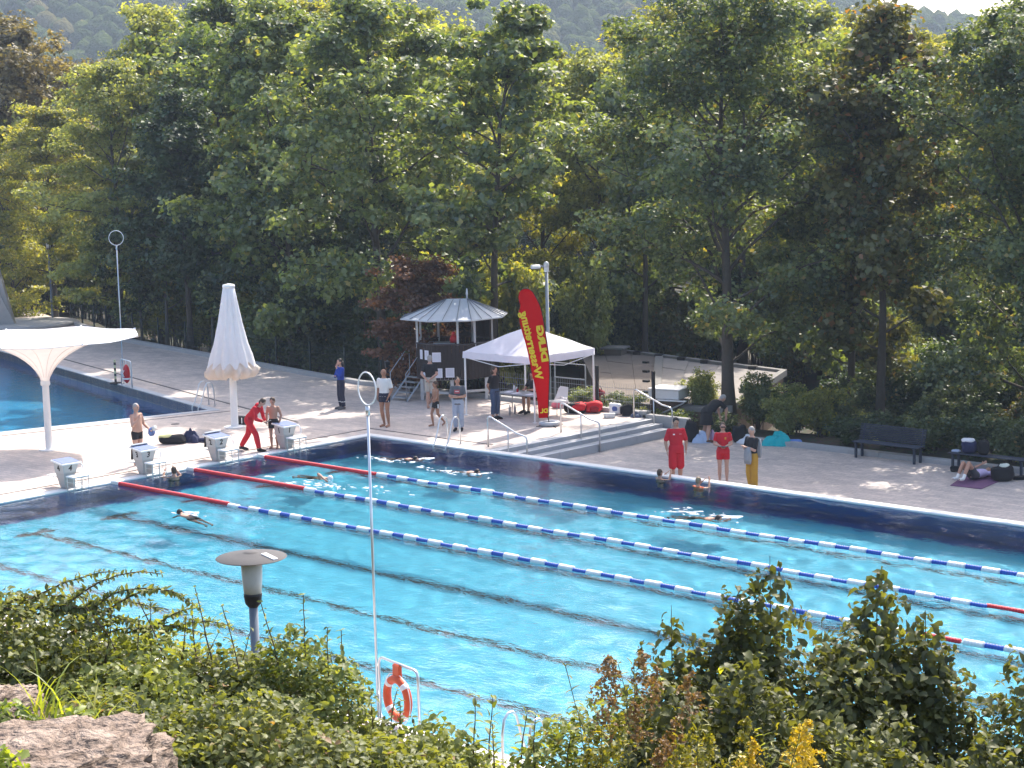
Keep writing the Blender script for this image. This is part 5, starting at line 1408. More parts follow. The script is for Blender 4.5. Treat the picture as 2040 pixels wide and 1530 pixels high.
for i, (x, y, c, h, lab) in enumerate([(.78, 5.65, M_WHITE, .2, 'white bottle on the table'), (.92, 5.62, M_OFFW, .16, 'pale bottle beside the white one on the table'), (1.02, 5.55, M_RED, .1, 'red cup on the table')]):
    t = thing('bottle' if i < 2 else 'cup', lab, 'bottle' if i < 2 else 'cup', (x, y, .7535))
    MB().lathe([(.035, 0), (.037, h*.7), (.015 if i < 2 else .036, h*.85), (.015 if i < 2 else .034, h)], 10).build('body', c, t, smooth=True)
    MB().lathe([(.017, h), (.017, h+.02)], 8).build('lid', M_DKBLUE, t)
for i, (px, py, lab) in enumerate([(1016, 826, 'clear water bottle standing on the paving, left one'), (1026, 825, 'clear water bottle standing on the paving, right one')]):
    q = ground_at(px, py); t = thing('bottle', lab, 'bottle', (q[0], q[1], 0)); MB().lathe([(.04, 0), (.042, .2), (.016, .27), (.016, .30)], 10).build('body', mat('clear_bottle', (.55, .50, .48), .2), t, smooth=True); MB().lathe([(.018, .30), (.018, .325)], 8).build('lid', M_WHITE, t)
def chair(label, x, y, rz, m):
    t = thing('chair', label, 'chair', (x, y, 0), rz, 'chairs under the tent')
    MB().box((0, 0, .44), (.44, .44, .03), bev=.01).build('seat', m, t)
    MB().box((0, .22, .72), (.42, .025, .34), rx=-.12, bev=.01).build('backrest', m, t)
    for sx in (-1, 1):
        MB().tube([(sx*.19, -.19, .43), (sx*.21, -.23, 0)], .012, 6).build('leg', M_GREYM, t); MB().tube([(sx*.19, .26, .82), (sx*.19, .20, .43), (sx*.21, .24, 0)], .012, 6).build('leg', M_GREYM, t)
chair('white chair at the table right of the red flag', 2.05, 6.35, -.2, M_WHITE)
chair('chair under the seated person in black', 1.15, 6.30, 0.0, mat('brown_seat', (.20, .12, .08), .7))

# ------------------------------------------------------------------ bags and other belongings
def heap(size, seed):
    """crumpled cloth: an uneven mound with folds and an irregular hem"""
    G = np.random.default_rng(seed+90); n, m = 9, 36; ph = G.uniform(0, 6, 8); vs, fs = [], []
    for i in range(n):
        s = i/(n-1)
        for k in range(m):
            a = 2*PI*k/m; o = 1+.16*math.sin(3*a+ph[0])+.10*math.sin(5*a+ph[1])+.05*math.sin(11*a+ph[2])
            z = size[2]*((1-s**2.8)**.6)*(1+.22*math.sin(4*a+ph[3]+5*s)*s*(1-s)*3+.12*math.sin(9*a+ph[4]+9*s)*s*2*(1-s))*(1+.25*math.sin(a+ph[5]))
            vs.append((size[0]/2*s*o*math.cos(a), size[1]/2*s*o*math.sin(a), max(.004, z)))
    for i in range(n-1):
        for k in range(m): fs.append((i*m+k, (i+1)*m+k, (i+1)*m+(k+1) % m, i*m+(k+1) % m))
    return MB().add(vs, fs)
def bag(name, label, loc, size, m, cat='bag', rz=0.0, strap=True, extra=None, seed=0, group=None, p=.6):
    t = thing(name, label, cat, loc, rz, group)
    if p >= .75: body = heap(size, seed).build('body', m, t, smooth=True)
    else:
        b = MB().ell((0, 0, size[2]*.5), (size[0]/2, size[1]/2, size[2]/2), 22, 14, p=p)
        G = np.random.default_rng(seed+40); W_ = G.normal(size=(7, 3))*[9, 9, 11]; PH = G.uniform(0, 6, 7)
        b.v = [tuple(np.array(q)*(1+.035*sum(math.sin(float(np.dot(W_[k], q))+PH[k]) for k in range(7))*(1 if q[2] > .02 else .3))) for q in b.v]
        body = b.build('body', m, t, smooth=True)
    if strap:
        b = MB(); b.tube([(-size[0]*.25, 0, size[2]*.9), (-size[0]*.12, 0, size[2]*1.12), (size[0]*.12, 0, size[2]*1.12), (size[0]*.25, 0, size[2]*.9)], .012, 5); b.build('strap', M_BLACK, t)
    if extra:
        for (nm, c, s, mm) in extra: MB().ell(c, s, 12, 8, p=.7, bumpy=.06, seed=seed+3).build(nm, mm, t, smooth=True)
    return t
M_NAVYC = mat('navy_cloth', (.02, .025, .07), .9, var=.2); M_BLKC = mat('black_cloth', (.012, .012, .014), .9, var=.3)
M_REDC = mat('red_cloth', (.48, .012, .02), .8, var=.15); M_PLAST = mat('white_plastic_bag', (.70, .70, .72), .35, var=.1)
q = ground_at(345, 884); bag('sports_bag', 'black bag with a pale yellow top lying on the deck', (q[0], q[1], 0), (.85, .34, .26), M_BLKC, rz=.75, extra=[('towel', (-.22, 0, .22), (.22, .14, .07), mat('pale_yellow_towel', (.62, .62, .30), .9))], seed=1, strap=False)
q = ground_at(374, 881); bag('jacket', 'dark navy jacket heaped beside the black bag on the deck', (q[0]+.1, q[1]+.1, 0), (.58, .42, .30), M_NAVYC, 'jacket', .4, False, [('sleeve', (.38, .05, .07), (.2, .08, .06), M_NAVYC)], 2, p=.9)
q = ground_at(391, 879); bag('shoe', 'dark shoe beside the navy jacket on the deck', (q[0]+.15, q[1]+.12, 0), (.28, .11, .11), M_BLKC, 'shoe', .6, False, [('sole', (0, 0, .015), (.15, .06, .015), M_OFFW)], 3)
q = ground_at(1147, 823); bag('sports_bag', 'black and red sports bag on the paving right of the flag', (q[0], q[1], 0), (.75, .36, .34), M_BLKC, rz=.5, extra=[('red_panel', (.1, -.05, .19), (.26, .16, .15), M_REDC)], seed=4)
q = ground_at(1172, 822); bag('sports_bag', 'red sports bag lying in front by the tent leg', (q[0], q[1]+.05, 0), (.85, .42, .36), M_REDC, rz=.5, extra=[('side_pocket', (.2, -.17, .14), (.16, .07, .10), mat('dark_red', (.25, .01, .015), .8))], seed=5)
q = ground_at(1180, 812); bag('backpack', 'dark red backpack standing upright by the tent leg', (q[0]+.1, q[1]+.25, 0), (.36, .28, .62), mat('dark_red', (.25, .01, .015), .8), 'backpack', .4, True, [('front_pocket', (0, -.13, .2), (.13, .05, .15), M_REDC)], 6)
q = ground_at(1112, 812); bag('plastic_bag', 'white plastic bag with pink things behind the handrail', (q[0]+.1, q[1]+.1, 0), (.5, .38, .46), M_PLAST, 'bag', .3, False, [('pink_cloth', (-.1, -.2, .1), (.2, .12, .10), mat('pink_cloth', (.62, .16, .22), .8))], 7, p=.8)
q = ground_at(1224, 826); bag('shopping_bag', 'white printed shopping bag at the top of the steps', (q[0], q[1]+.05, 0), (.42, .24, .38), M_PLAST, 'bag', .6, True, [('blue_print', (0, -.10, .2), (.10, .035, .08), mat('blue_print', (.06, .10, .30), .6))], 8, p=.45)
q = ground_at(1222, 832); bag('lunch_box', 'small white box in front of the shopping bag', (q[0]-.05, q[1]-.12, 0), (.36, .16, .14), M_OFFW, 'box', .6, False, [('lid', (0, 0, .14), (.18, .08, .012), M_WHITE)], 9, p=.35)
q = ground_at(1246, 828); bag('backpack', 'black backpack at the top of the steps beside the shopping bag', (q[0]+.02, q[1]+.02, 0), (.38, .28, .36), M_BLKC, 'backpack', .7, True, None, 10)
q = ground_at(1268, 830); bag('towel', 'dark blue-grey towel on the top step', (q[0]+.08, q[1]-.08, 0), (.40, .26, .12), mat('grey_blue_towel', (.10, .12, .18), .95), 'towel', .7, False, None, 11, p=.8)
zl = -.45
q = ground_at(1378, 880, zl); bag('backpack', 'black backpack left of the stooping person', (q[0], q[1], zl), (.42, .32, .62), M_BLKC, 'backpack', .5, True, None, 12)
q = ground_at(1394, 880, zl); bag('towel', 'pale blue towel heap below the stooping person', (q[0]+.1, q[1]-.1, zl), (.5, .4, .28), mat('pale_blue_towel', (.38, .45, .58), .95), 'towel', .4, False, None, 13, p=1.0)
q = ground_at(1410, 880, zl); bag('towel', 'lilac cloth between the feet of the stooping person', (q[0]+.12, q[1]+.15, zl), (.3, .3, .26), mat('lilac_cloth', (.42, .30, .45), .95), 'towel', .4, False, None, 14, p=1.0)
q = ground_at(1468, 882, zl); bag('backpack', 'black backpack at the foot of the linden trunk', (q[0], q[1]+.1, zl), (.44, .36, .52), M_BLKC, 'backpack', .5, True, None, 15)
q = ground_at(1484, 882, zl); bag('towel', 'white cloth beside the black backpack by the linden', (q[0]+.05, q[1]-.05, zl), (.45, .3, .20), mat('white_cloth', (.66, .66, .68), .95), 'towel', .7, False, None, 16, p=1.0)
q = ground_at(1545, 888, zl); bag('beach_towel', 'turquoise beach cloth heaped by the kerb with blue ends', (q[0], q[1]+.1, zl), (.80, .55, .33), mat('turquoise_cloth', (.012, .38, .40), .9, var=.15), 'towel', .6, False, [('blue_end', (.5, .05, .08), (.24, .16, .09), mat('blue_cloth', (.12, .22, .55), .9))], 17, p=1.0)
q = ground_at(1997, 958, zl); bag('backpack', 'large black backpack with a pale top behind the lying person', (q[0], q[1], zl), (.56, .42, .42), M_BLKC, 'backpack', .7, True, [('pale_top', (.05, -.02, .40), (.14, .12, .07), mat('pale_cloth', (.55, .58, .50), .9))], 18)
q = ground_at(2032, 956, zl); bag('sandals', 'black sandals at the right edge beside the backpack', (q[0], q[1], zl), (.45, .16, .12), M_BLKC, 'shoe', .6, False, None, 19)
q = ground_at(1900, 939, zl); bag('small_bag', 'small dark pouch under the bench with bags', (q[0]+.05, q[1]-.05, zl), (.24, .18, .16), M_BLKC, 'bag', .3, False, None, 20)
c4 = [ground_at(1893, 968, zl), ground_at(1955, 975, zl), ground_at(2000, 955, zl), ground_at(1935, 940, zl)]
o = MB().prism([(p[0], p[1]) for p in c4], zl+.004, zl+.02).build('mat', mat('purple_mat', (.16, .07, .14), .9, var=.2)); tag(o, 'purple mat on the paving under the lying person', 'mat')

# ------------------------------------------------------------------ bins and sign
def bin_(label, px, py, lid):
    q = ground_at(px, py); t = thing('wheelie_bin', label, 'bin', (q[0], q[1]+.25, 0), HR+.15, 'wheeled bins beside the hut')
    b = MB(); lo = [(-.22, -.25), (.22, -.25), (.22, .25), (-.22, .25)]; hi = [(-.28, -.34), (.28, -.34), (.28, .34), (-.28, .34)]
    b.add([(*p, .04) for p in lo]+[(*p, .92) for p in hi], [(3, 2, 1, 0), (4, 5, 6, 7), (0, 1, 5, 4), (1, 2, 6, 5), (2, 3, 7, 6), (3, 0, 4, 7)]); b.build('body', mat('dark_grey_plastic', (.028, .03, .035), .5), t)
    MB().box((0, 0, .96), (.60, .74, .06), bev=.025, rx=.04).build('lid', lid, t)
    for s in (-1, 1): MB().tube([(s*.17-.03, .28, .10), (s*.17+.03, .28, .10)], .10, 14).build('wheel', M_BLACK, t)
    MB().tube([(-.25, .40, .93), (.25, .40, .93)], .016, 6).build('handle', M_BLACK, t)
bin_('dark wheeled bin with a black lid, left of the pair', 774, 773, mat('dark_lid', (.05, .05, .055), .5)); bin_('dark wheeled bin with an orange-red lid nearest the hut stair', 801, 777, mat('orange_lid', (.36, .07, .04), .55))
q = upright_at(803, 713, 8.6); t = thing('sign', 'small white information board behind the bins', 'sign', (q[0], q[1], -.45), HR)
zz = q[2]+.45
MB().box((0, 0, zz), (.34, .02, .32)).build('board', M_WHITE, t)
for r in range(3): MB().box((0, -.012, zz+.06-.07*r), (.24, .004, .025)).build('text_line', M_INK, t)
MB().box((0, .025, zz/2), (.05, .03, zz+.1)).build('post', M_GREYM, t)

# ------------------------------------------------------------------ wire fences
M_FENCE = mat('green_fence', (.012, .028, .025), .5); M_FPOST = mat('black_post', (.012, .013, .015), .5)
def fence(label, pts, H, zb, pm, wm, gap=2.5, vs=.10, hs=.2, ph=None, pw=.06, wr=.004):
    t = thing('wire_fence', label, 'fence', (pts[0][0], pts[0][1], zb)); o0 = np.array(pts[0])
    for a, c in zip(pts[:-1], pts[1:]):
        a = np.array(a, float); c = np.array(c, float); L = np.linalg.norm(c-a); n = max(1, int(round(L/gap))); d = (c-a)/L
        for k in range(n):
            p = a+d*L*k/n-o0; q = a+d*L*(k+1)/n-o0; w = L/n
            MB().box((p[0], p[1], (ph or H+.06)/2), (pw, pw, ph or H+.06)).build('post', pm, t)
            b = MB()
            for z in np.arange(.08, H+.01, hs): b.tube([(*p, z), (*q, z)], wr*1.5, 4, caps=False)
            for s in np.arange(vs/2, w, vs): r = p+d*s; b.tube([(*r, .05), (*r, H)], wr, 3, caps=False)
            b.build('wire_panel', wm, t)
    p = np.array(pts[-1])-o0; MB().box((p[0], p[1], (ph or H+.06)/2), (pw, pw, ph or H+.06)).build('post', pm, t)
fx = [(x, float(kerb_y(np.array([x]))[0])+.42) for x in (-8.2, -13, -28.8, -39.6)]
fence('dark green wire fence along the kerb behind the diving pool', fx, 1.22, -.05, M_FENCE, M_FENCE)
fence('wire fence with tall black posts between tent and steps', [(-2.6, 8.08), (-.25, 8.08), (2.2, 8.08), (4.58, 8.04)], 1.25, -.35, M_FPOST, M_GREYM, 2.45, ph=1.75, pw=.085)
pa, pb_ = upright_at(1105, 722, 9.2), upright_at(1166, 733, 9.2)
t = thing('barrier', 'grey tubular barrier behind the wire fence', 'barrier', (pa[0], pa[1], -.6)); L = pb_[0]-pa[0]; ht = pa[2]+.6
MB().tube([(0, 0, 0), (0, 0, ht), (L, 0, ht), (L, 0, 0)], .03, 6).build('frame', M_GREYM, t); MB().tube([(0, 0, ht-.5), (L, 0, ht-.5)], .025, 6).build('middle_rail', M_GREYM, t)

# ------------------------------------------------------------------ flat-roofed building beyond the planting
M_SLAB = mat('roof_slab', (.23, .21, .19), .9, var=.22, scale=2.2, bump=.3); M_SLAB2 = mat('roof_slab_dark', (.15, .125, .105), .95, var=.3, scale=2.5, bump=.4); M_FASC = mat('pale_fascia', (.17, .163, .15), .8, var=.15)
M_EARTHW = mat('earth_wall', (.17, .115, .075), .95, var=.3, scale=3, bump=.4)
zr = .15; C = {k: ground_at(*v, zr)[:2] for k, v in {'nl': (1200, 800), 'nr': (1452, 815), 'fr': (1562, 742), 'fl': (1150, 690), 'sm': (1222, 798), 'sf': (1328, 712)}.items()}
bl = thing('flat_roof_building', 'low building with pale slab roof behind the fence and steps', 'building', (C['nr'][0], C['nr'][1], 0)); o0 = np.array(C['nr'])
nl, nr2, fr2, fl2 = [C[k]-o0 for k in ('nl', 'nr', 'fr', 'fl')]
MB().prism([nl*.97, nr2+[-.1, .1], fr2*.985, fl2*.98], -3.0, zr-.16).build('wall', M_EARTHW, bl)
nu, nv = 7, 4
def rp_(u, v): return (nl*(1-u)+nr2*u)*(1-v)+(fl2*(1-u)+fr2*u)*v
for i in range(nu):
    for j in range(nv):
        e = .006
        P = [rp_((i+e)/nu, (j+e)/nv), rp_((i+1-e)/nu, (j+e)/nv), rp_((i+1-e)/nu, (j+1-e)/nv), rp_((i+e)/nu, (j+1-e)/nv)]
        MB().prism(P, zr-.15+random.uniform(-.01, .0), zr+random.uniform(-.012, .012)).build('roof_slab', M_SLAB if i > 2 else M_SLAB2, bl)
def bar(a, c, w, h, z, nm, m):
    d = c-a; MB().box((*((a+c)/2), z), (np.linalg.norm(d), w, h), rz=math.atan2(d[1], d[0])).build(nm, m, bl)
bar(nr2, fr2, .22, .22, zr+.0, 'fascia', M_FASC); bar(rp_(3/nu, 0), rp_(3/nu, 1), .3, .10, zr+.03, 'gravel_stop', M_FASC); bar(fl2, fr2, .25, .2, zr, 'fascia', M_FASC)
for k in range(8):
    p = rp_(.1+.11*k, .985); MB().box((p[0], p[1], zr+.07), (.3, .3, .12), rz=.3).build('roof_vent', M_BLACK, bl)
for k in range(4):
    p = rp_(.36, .2+.2*k); MB().box((p[0], p[1], zr+.04), (.22, .15, .08)).build('roof_vent', M_BLACK, bl)
p = ground_at(1226, 706, zr); t = thing('roof_hatch', 'pale flat hatch on the far end of the slab roof', 'hatch', (p[0], p[1], zr), .4)
MB().box((0, 0, .12), (.7, .7, .24)).build('base', M_SLAB2, t); MB().box((0, 0, .27), (.95, .9, .08), bev=.02).build('cover', M_FASC, t)
p = upright_at(1333, 800, 9.3); t = thing('roof_box', 'white-topped dark wooden box behind the steps', 'box', (p[0], p[1], -.65), .25)
M_WOOD = mat('old_dark_wood', (.10, .07, .055), .85, var=.3, scale=12)
z0 = p[2]+.65
for k in range(4): MB().box((0, 0, .2+k*.22), (1.0-.04*k*0, .8, .20)).build('plank_course', M_WOOD, t)
MB().box((0, 0, 1.17), (1.05, .86, .30), bev=.02).build('white_chest', M_OFFW, t); MB().box((.02, 0, 1.345), (1.12, .92, .04), bev=.01).build('lid', M_WHITE, t)
MB().box((.30, -.5, 1.0), (1.0, .14, .03), ry=.0).build('shelf', M_WHITE, t); MB().tube([(-.1, -.52, .55), (.75, -.52, .95)], .03, 5).build('prop', M_GREYM, t)

# ------------------------------------------------------------------ benches
def bench(label, x, y, L, back):
    t = thing('bench', label, 'bench', (x, y, -.45), 0, 'dark benches along the planted strip')
    for s in (0, 1):
        xx = .12 if s == 0 else L-.12
        MB().box((xx, -.18, .21), (.06, .06, .42)).build('leg', M_DKBLUE, t); MB().box((xx, .14, .21), (.06, .06, .42)).build('leg', M_DKBLUE, t)
        MB().box((xx, -.02, .43), (.05, .46, .035)).build('seat_bearer', M_DKBLUE, t)
        if back: MB().tube([(xx, .18, .42), (xx, .30, .92)], .025, 6).build('back_support', M_DKBLUE, t)
    for k in range(9): MB().box((L/2, -.24+k*.052, .463), (L, .036, .022), bev=.006).build('seat_slat', M_DKBLUE, t)
    if back:
        for k in range(9): MB().box((L/2, .185+k*.0135, .52+k*.049), (L, .018, .034)).build('back_slat', M_DKBLUE, t)
bench('empty dark blue bench with a backrest on the lower deck', 12.45, 7.5, 2.15, True)
bench('dark bench without backrest holding bags, at the right', 15.62, 7.42, 2.3, False)
bag('backpack', 'dark backpack with a white top standing on the right bench', (16.15, 7.40, .024), (.42, .34, .36), M_NAVYC, 'backpack', .3, True, [('white_top', (-.02, -.02, .36), (.19, .14, .06), M_PLAST)], 21)
bag('backpack', 'black bag leaning beside the navy one on the right bench', (16.58, 7.42, .024), (.30, .30, .40), M_BLKC, 'backpack', .5, True, None, 22)
bag('towel', 'folded pale towel at the left end of the right bench', (15.78, 7.36, .024), (.24, .2, .07), mat('pale_blue_towel', (.38, .45, .58), .95), 'towel', .1, False, None, 23, p=.5)

# concrete pillar of the tower at the left edge
q = ground_at(14, 652); t = thing('diving_tower', 'grey slanted concrete pillar of a tower cut by the left edge', 'tower', (q[0], q[1], 0), HR)
MB().add([(-.9, -.2, 0), (.45, -.2, 0), (.45, .2, 0), (-.9, .2, 0), (-1.1, -.2, 3.4), (-.35, -.2, 3.4), (-.35, .2, 3.4), (-1.1, .2, 3.4)], [(3, 2, 1, 0), (4, 5, 6, 7), (0, 1, 5, 4), (1, 2, 6, 5), (2, 3, 7, 6), (3, 0, 4, 7)]).build('pillar', M_CONC, t)
MB().add([(.10, -.3, 0), (.55, -.3, 0), (.55, -.22, 0), (.10, -.22, 0), (-.62, -.3, 2.4), (-.5, -.3, 2.4), (-.5, -.22, 2.4), (-.62, -.22, 2.4)], [(3, 2, 1, 0), (4, 5, 6, 7), (0, 1, 5, 4), (1, 2, 6, 5), (2, 3, 7, 6), (3, 0, 4, 7)]).build('stiffening_rib', M_CONC, t)
MB().lathe([(2.4, 0), (2.35, .12), (2.1, .18)], 28, (1.0, .8, .001)).build('round_plinth', M_CONC, t, smooth=True)

# ------------------------------------------------------------------ people
M_EYE = mat('eye', (.02, .015, .012), .3); M_LIP = mat('lip', (.30, .10, .09), .6)
def skin_mat(name, col): return mat(name, col, .55, var=.10, scale=9, spec=.35)
SK = {'fair': skin_mat('skin_fair', (.50, .29, .21)), 'tan': skin_mat('skin_tan', (.36, .185, .115)), 'mid': skin_mat('skin_mid', (.44, .24, .16)), 'dark': skin_mat('skin_dark', (.22, .115, .075))}
HAIR = {'dark': mat('hair_dark', (.018, .013, .011), .6, var=.4, scale=60, bump=.5), 'brown': mat('hair_brown', (.07, .042, .025), .6, var=.4, scale=60, bump=.5),
        'grey': mat('hair_grey', (.32, .30, .28), .6, var=.3, scale=60, bump=.5), 'blond': mat('hair_blond', (.26, .19, .11), .6, var=.3, scale=60, bump=.5)}
J0 = {'sh': (.178, 0, 1.405), 'el': (.235, -.03, 1.14), 'wr': (.245, .05, .89), 'hip': (.092, 0, .92), 'kn': (.10, .02, .50), 'an': (.10, -.03, .085), 'to': (.12, .16, .03)}
RINGS = [(.835, .085, .085), (.90, .155, .112), (.95, .165, .115), (1.04, .142, .104), (1.12, .140, .102), (1.26, .165, .112), (1.36, .172, .108), (1.42, .145, .090), (1.465, .075, .068), (1.50, .054, .056), (1.56, .050, .052)]
def _smooth(t): t = min(1, max(0, t)); return t*t*(3-2*t)

def person(label, loc, facing, height, pose=None, lean=0.0, head_turn=0.0, head_nod=0.0, skin='mid', hair=('dark', 'short'), wear=(), shoes=None, group=None, build=1.0, belly=0.0, twist=0.0, rot=None, glasses=False, legs=True, z=None, child=False):
    S = height/1.75
    t = thing('person', label, 'person', (loc[0], loc[1], loc[2] if len(loc) > 2 else 0.0), rz_of(facing), group)
    t.scale = (S, S, S)
    if rot is not None: t.rotation_euler = rot
    pose = pose or {}
    hs = 1.12 if child else 1.0
    def up(p):
        """upper body: bend forward at the hips, a little more along the spine"""
        p = np.array(p, float); a = lean*_smooth((p[2]-.86)/.30)
        if lean:
            y, zz = p[1], p[2]-.95
            p = np.array([p[0], y*math.cos(a)+zz*math.sin(a), .95-y*math.sin(a)+zz*math.cos(a)])
        if twist:
            k = twist*_smooth((p[2]-.95)/.3) if not lean else 0
            p = np.array([p[0]*math.cos(k)-p[1]*math.sin(k), p[0]*math.sin(k)+p[1]*math.cos(k), p[2]])
        return p
    J = {}
    for s, sn in ((1, 'r'), (-1, 'l')):
        for k, v in J0.items():
            q = np.array([v[0]*s, v[1], v[2]])
            if k in ('sh', 'el', 'wr'): q = up(q)
            J[k+sn] = np.array(pose[k+sn], float) if k+sn in pose else q
            if k == 'sh' and 'sh'+sn not in pose: J['sh'+sn] = q
    def torso(b, z0, z1, inflate, hem=None):
        rg = []
        for (zz, w, d) in RINGS:
            if zz < z0-1e-6 or zz > z1+1e-6: continue
            bb = belly*math.exp(-((zz-1.08)/.1)**2); ww = (w*build+inflate)
            rg.append([up((ww*math.cos(a), (d+bb*.5+inflate)*math.sin(a)+bb*.5, zz)) for a in np.linspace(0, 2*PI, 17)[:-1]])
        if hem:
            zz, w, d = hem; rg = [[up((w*math.cos(a), d*math.sin(a), zz)) for a in np.linspace(0, 2*PI, 17)[:-1]]]+rg
        b.loft(rg)
    def limb(b, a, c, r0, r1, t0=0.0, t1=1.0, bulge=.0):
        a = np.array(a); c = np.array(c); n = 6; P = []; R = []
        for k in range(n+1):
            s = t0+(t1-t0)*k/n; P.append(a+(c-a)*s); R.append(r0+(r1-r0)*s+bulge*math.sin(PI*min(1, s*1.25))*(1 if s < .8 else .0 if s > 1 else .6))
        b.tube(P, R, 10); return P[0], P[-1]
    def ball(b, c, r): b.ell(tuple(c), (r, r, r), 10, 8)
    body = MB()
    torso(body, .83, 1.6, 0)
    B = build**.5
    for sn, s in (('r', 1), ('l', -1)):
        limb(body, J['sh'+sn], J['el'+sn], .052*B, .041*B, bulge=.004); ball(body, J['sh'+sn], .057*B); ball(body, J['el'+sn], .042*B)
        limb(body, J['el'+sn], J['wr'+sn], .042*B, .028*B, bulge=.005)
        if legs:
            limb(body, J['hip'+sn], J['kn'+sn], .088*B, .057*B, bulge=.006); ball(body, J['hip'+sn]+[0, 0, .0], .092*B); ball(body, J['kn'+sn], .058*B)
            limb(body, J['kn'+sn], J['an'+sn], .054*B, .036*B, bulge=.012); ball(body, J['an'+sn], .041)
            an, to = J['an'+sn], J['to'+sn]; d = to-an; d = d/np.linalg.norm(d)
            hl = an-np.array([d[0], d[1], 0])*.035+[0, 0, -.045]
            body.tube([hl, (hl+to)/2+[0, 0, .012], to, to+np.array([d[0], d[1], 0])*.03], [.036, .038, .034, .02], 10)
        # hand: palm, four unequal fingers, thumb from the side of the palm
        w = J['wr'+sn]; fd = norm(w-J['el'+sn]); hd = pose.get('hd'+sn); fd = norm(np.array(hd, float)) if hd is not None else fd
        side = np.cross(fd, [0, 0, 1.0]); side = norm(side) if np.linalg.norm(side) > .2 else np.array([0, 1.0, 0])
        if abs(fd[2]) > .7: side = np.array([0, 1.0, 0])-fd*fd[1]; side = norm(side)
        nrm = np.cross(fd, side); cu = pose.get('curl'+sn, .35); inw = -1 if sn == 'r' else 1
        if nrm[0]*inw < 0 and abs(fd[2]) > .7: nrm = -nrm
        palm = [w+fd*k for k in (0, .03, .065, .09)]
        body.loft([[p+side*(ww*math.cos(a))+nrm*(.014*math.sin(a)) for a in np.linspace(0, 2*PI, 11)[:-1]] for p, ww in zip(palm, (.026, .036, .040, .038))])
        for f, (o, L) in enumerate(((-.030, .062), (-.010, .075), (.011, .080), (.031, .070))):
            p0 = w+fd*.078+side*o; d1 = norm(fd+nrm*cu*.5); d2 = norm(fd+nrm*cu*1.4)
            body.tube([p0, p0+fd*.02, p0+fd*.02+d1*L*.45, p0+fd*.02+d1*L*.45+d2*L*.5], [.0095, .0095, .0085, .007], 7)
        p0 = w+fd*.025+side*.030
        body.tube([p0, p0+norm(side*.8+fd*.7)*.035, p0+norm(side*.8+fd*.7)*.035+norm(side*.25+fd+nrm*cu)*.035], [.012, .0105, .008], 7)
    # head on the neck
    hc0 = up((0, .018, 1.635)); nk = up((0, 0, 1.50))
    HM = Matrix.Rotation(head_turn, 3, 'Z') @ Matrix.Rotation(-(lean*.75+head_nod), 3, 'X')
    def hp(x, y, zz): return HM @ Vector((x*hs, y*hs, zz*hs))+Vector(hc0)
    body.ell(tuple(hc0), (.077*hs, .096*hs, .108*hs), 18, 14, M=HM)
    body.ell(tuple(hp(0, .028, -.062)), (.054*hs, .058*hs, .052*hs), 14, 10, M=HM)
    body.tube([nk-np.array([0, 0, .03]), tuple(hp(0, -.012, -.06))], [.054, .05], 10)
    body.loft([[tuple(hp(x, y, zz)) for x, y, zz in q] for q in ([(-.007, .085, .028), (.007, .085, .028), (.009, .092, .018), (-.009, .092, .018)], [(-.014, .086, -.028), (.014, .086, -.028), (.010, .112, -.022), (-.010, .112, -.022)])])
    for s in (-1, 1): body.ell(tuple(hp(s*.078, -.008, -.004)), (.013*hs, .02*hs, .032*hs), 8, 6, M=HM)
    ob = body.build('body', SK[skin], t, smooth=True)
    m = ob.modifiers.new('skin', 'REMESH'); m.mode = 'VOXEL'; m.voxel_size = .015; m.use_smooth_shade = True
    m2 = ob.modifiers.new('soft', 'SMOOTH'); m2.factor = .5; m2.iterations = 2
    for s in (-1, 1): MB().ell(tuple(hp(s*.031, .087, .008)), (.011*hs, .008*hs, .007*hs), 8, 6, M=HM).build('eye', M_EYE, ob)
    MB().ell(tuple(hp(0, .083, -.058)), (.022, .007, .006), 8, 6, M=HM).build('mouth', M_LIP, ob)
    if glasses: MB().box(tuple(hp(0, .095, .010)), (.13, .02, .035), bev=.006).build('sunglasses', M_BLACK, t)
    # clothes
    for (kd, mt, *a) in wear:
        b = MB(); inf = .011
        if kd == 'top':
            sl, zlow = a[0], (a[1] if len(a) > 1 else .93)
            torso(b, zlow, 1.47, inf, hem=(zlow-.02, .178*build+.01, .130+belly*.5))
            for sn in 'rl':
                ball(b, J['sh'+sn], .056*B+inf)
                limb(b, J['sh'+sn], J['el'+sn], .054*B+inf, .046*B+inf, 0, min(1, sl))
                if sl > 1: ball(b, J['el'+sn], .046*B+inf); limb(b, J['el'+sn], J['wr'+sn], .046*B+inf, .034*B+inf, 0, sl-1)
            nm = 'shirt' if sl <= 1 else 'sweater'
        elif kd == 'bottom':
            ln, loose = a[0], (a[1] if len(a) > 1 else .0)
            torso(b, .83, 1.05, inf*.9+loose*.3)
            for sn in 'rl':
                ball(b, J['hip'+sn], .095*B+inf)
                limb(b, J['hip'+sn], J['kn'+sn], .090*B+inf, .060*B+inf+loose*min(1, ln), 0, min(1, ln), bulge=.004)
                if ln > 1: ball(b, J['kn'+sn], .060*B+inf+loose); limb(b, J['kn'+sn], J['an'+sn], .058*B+inf+loose, .044*B+inf+loose, 0, ln-1, bulge=.006)
            nm = 'trousers' if ln > 1 else 'shorts'
        elif kd == 'skirt':
            torso(b, .93, 1.1, inf)
            rg = [[up((w*math.cos(q), w*.8*math.sin(q), zz)) for q in np.linspace(0, 2*PI, 17)[:-1]] for zz, w in ((a[0], .24), (.75, .215), (.95, .19))]
            b.loft(rg); nm = 'skirt'
        elif kd == 'briefs':
            torso(b, .83, 1.0, inf*.7)
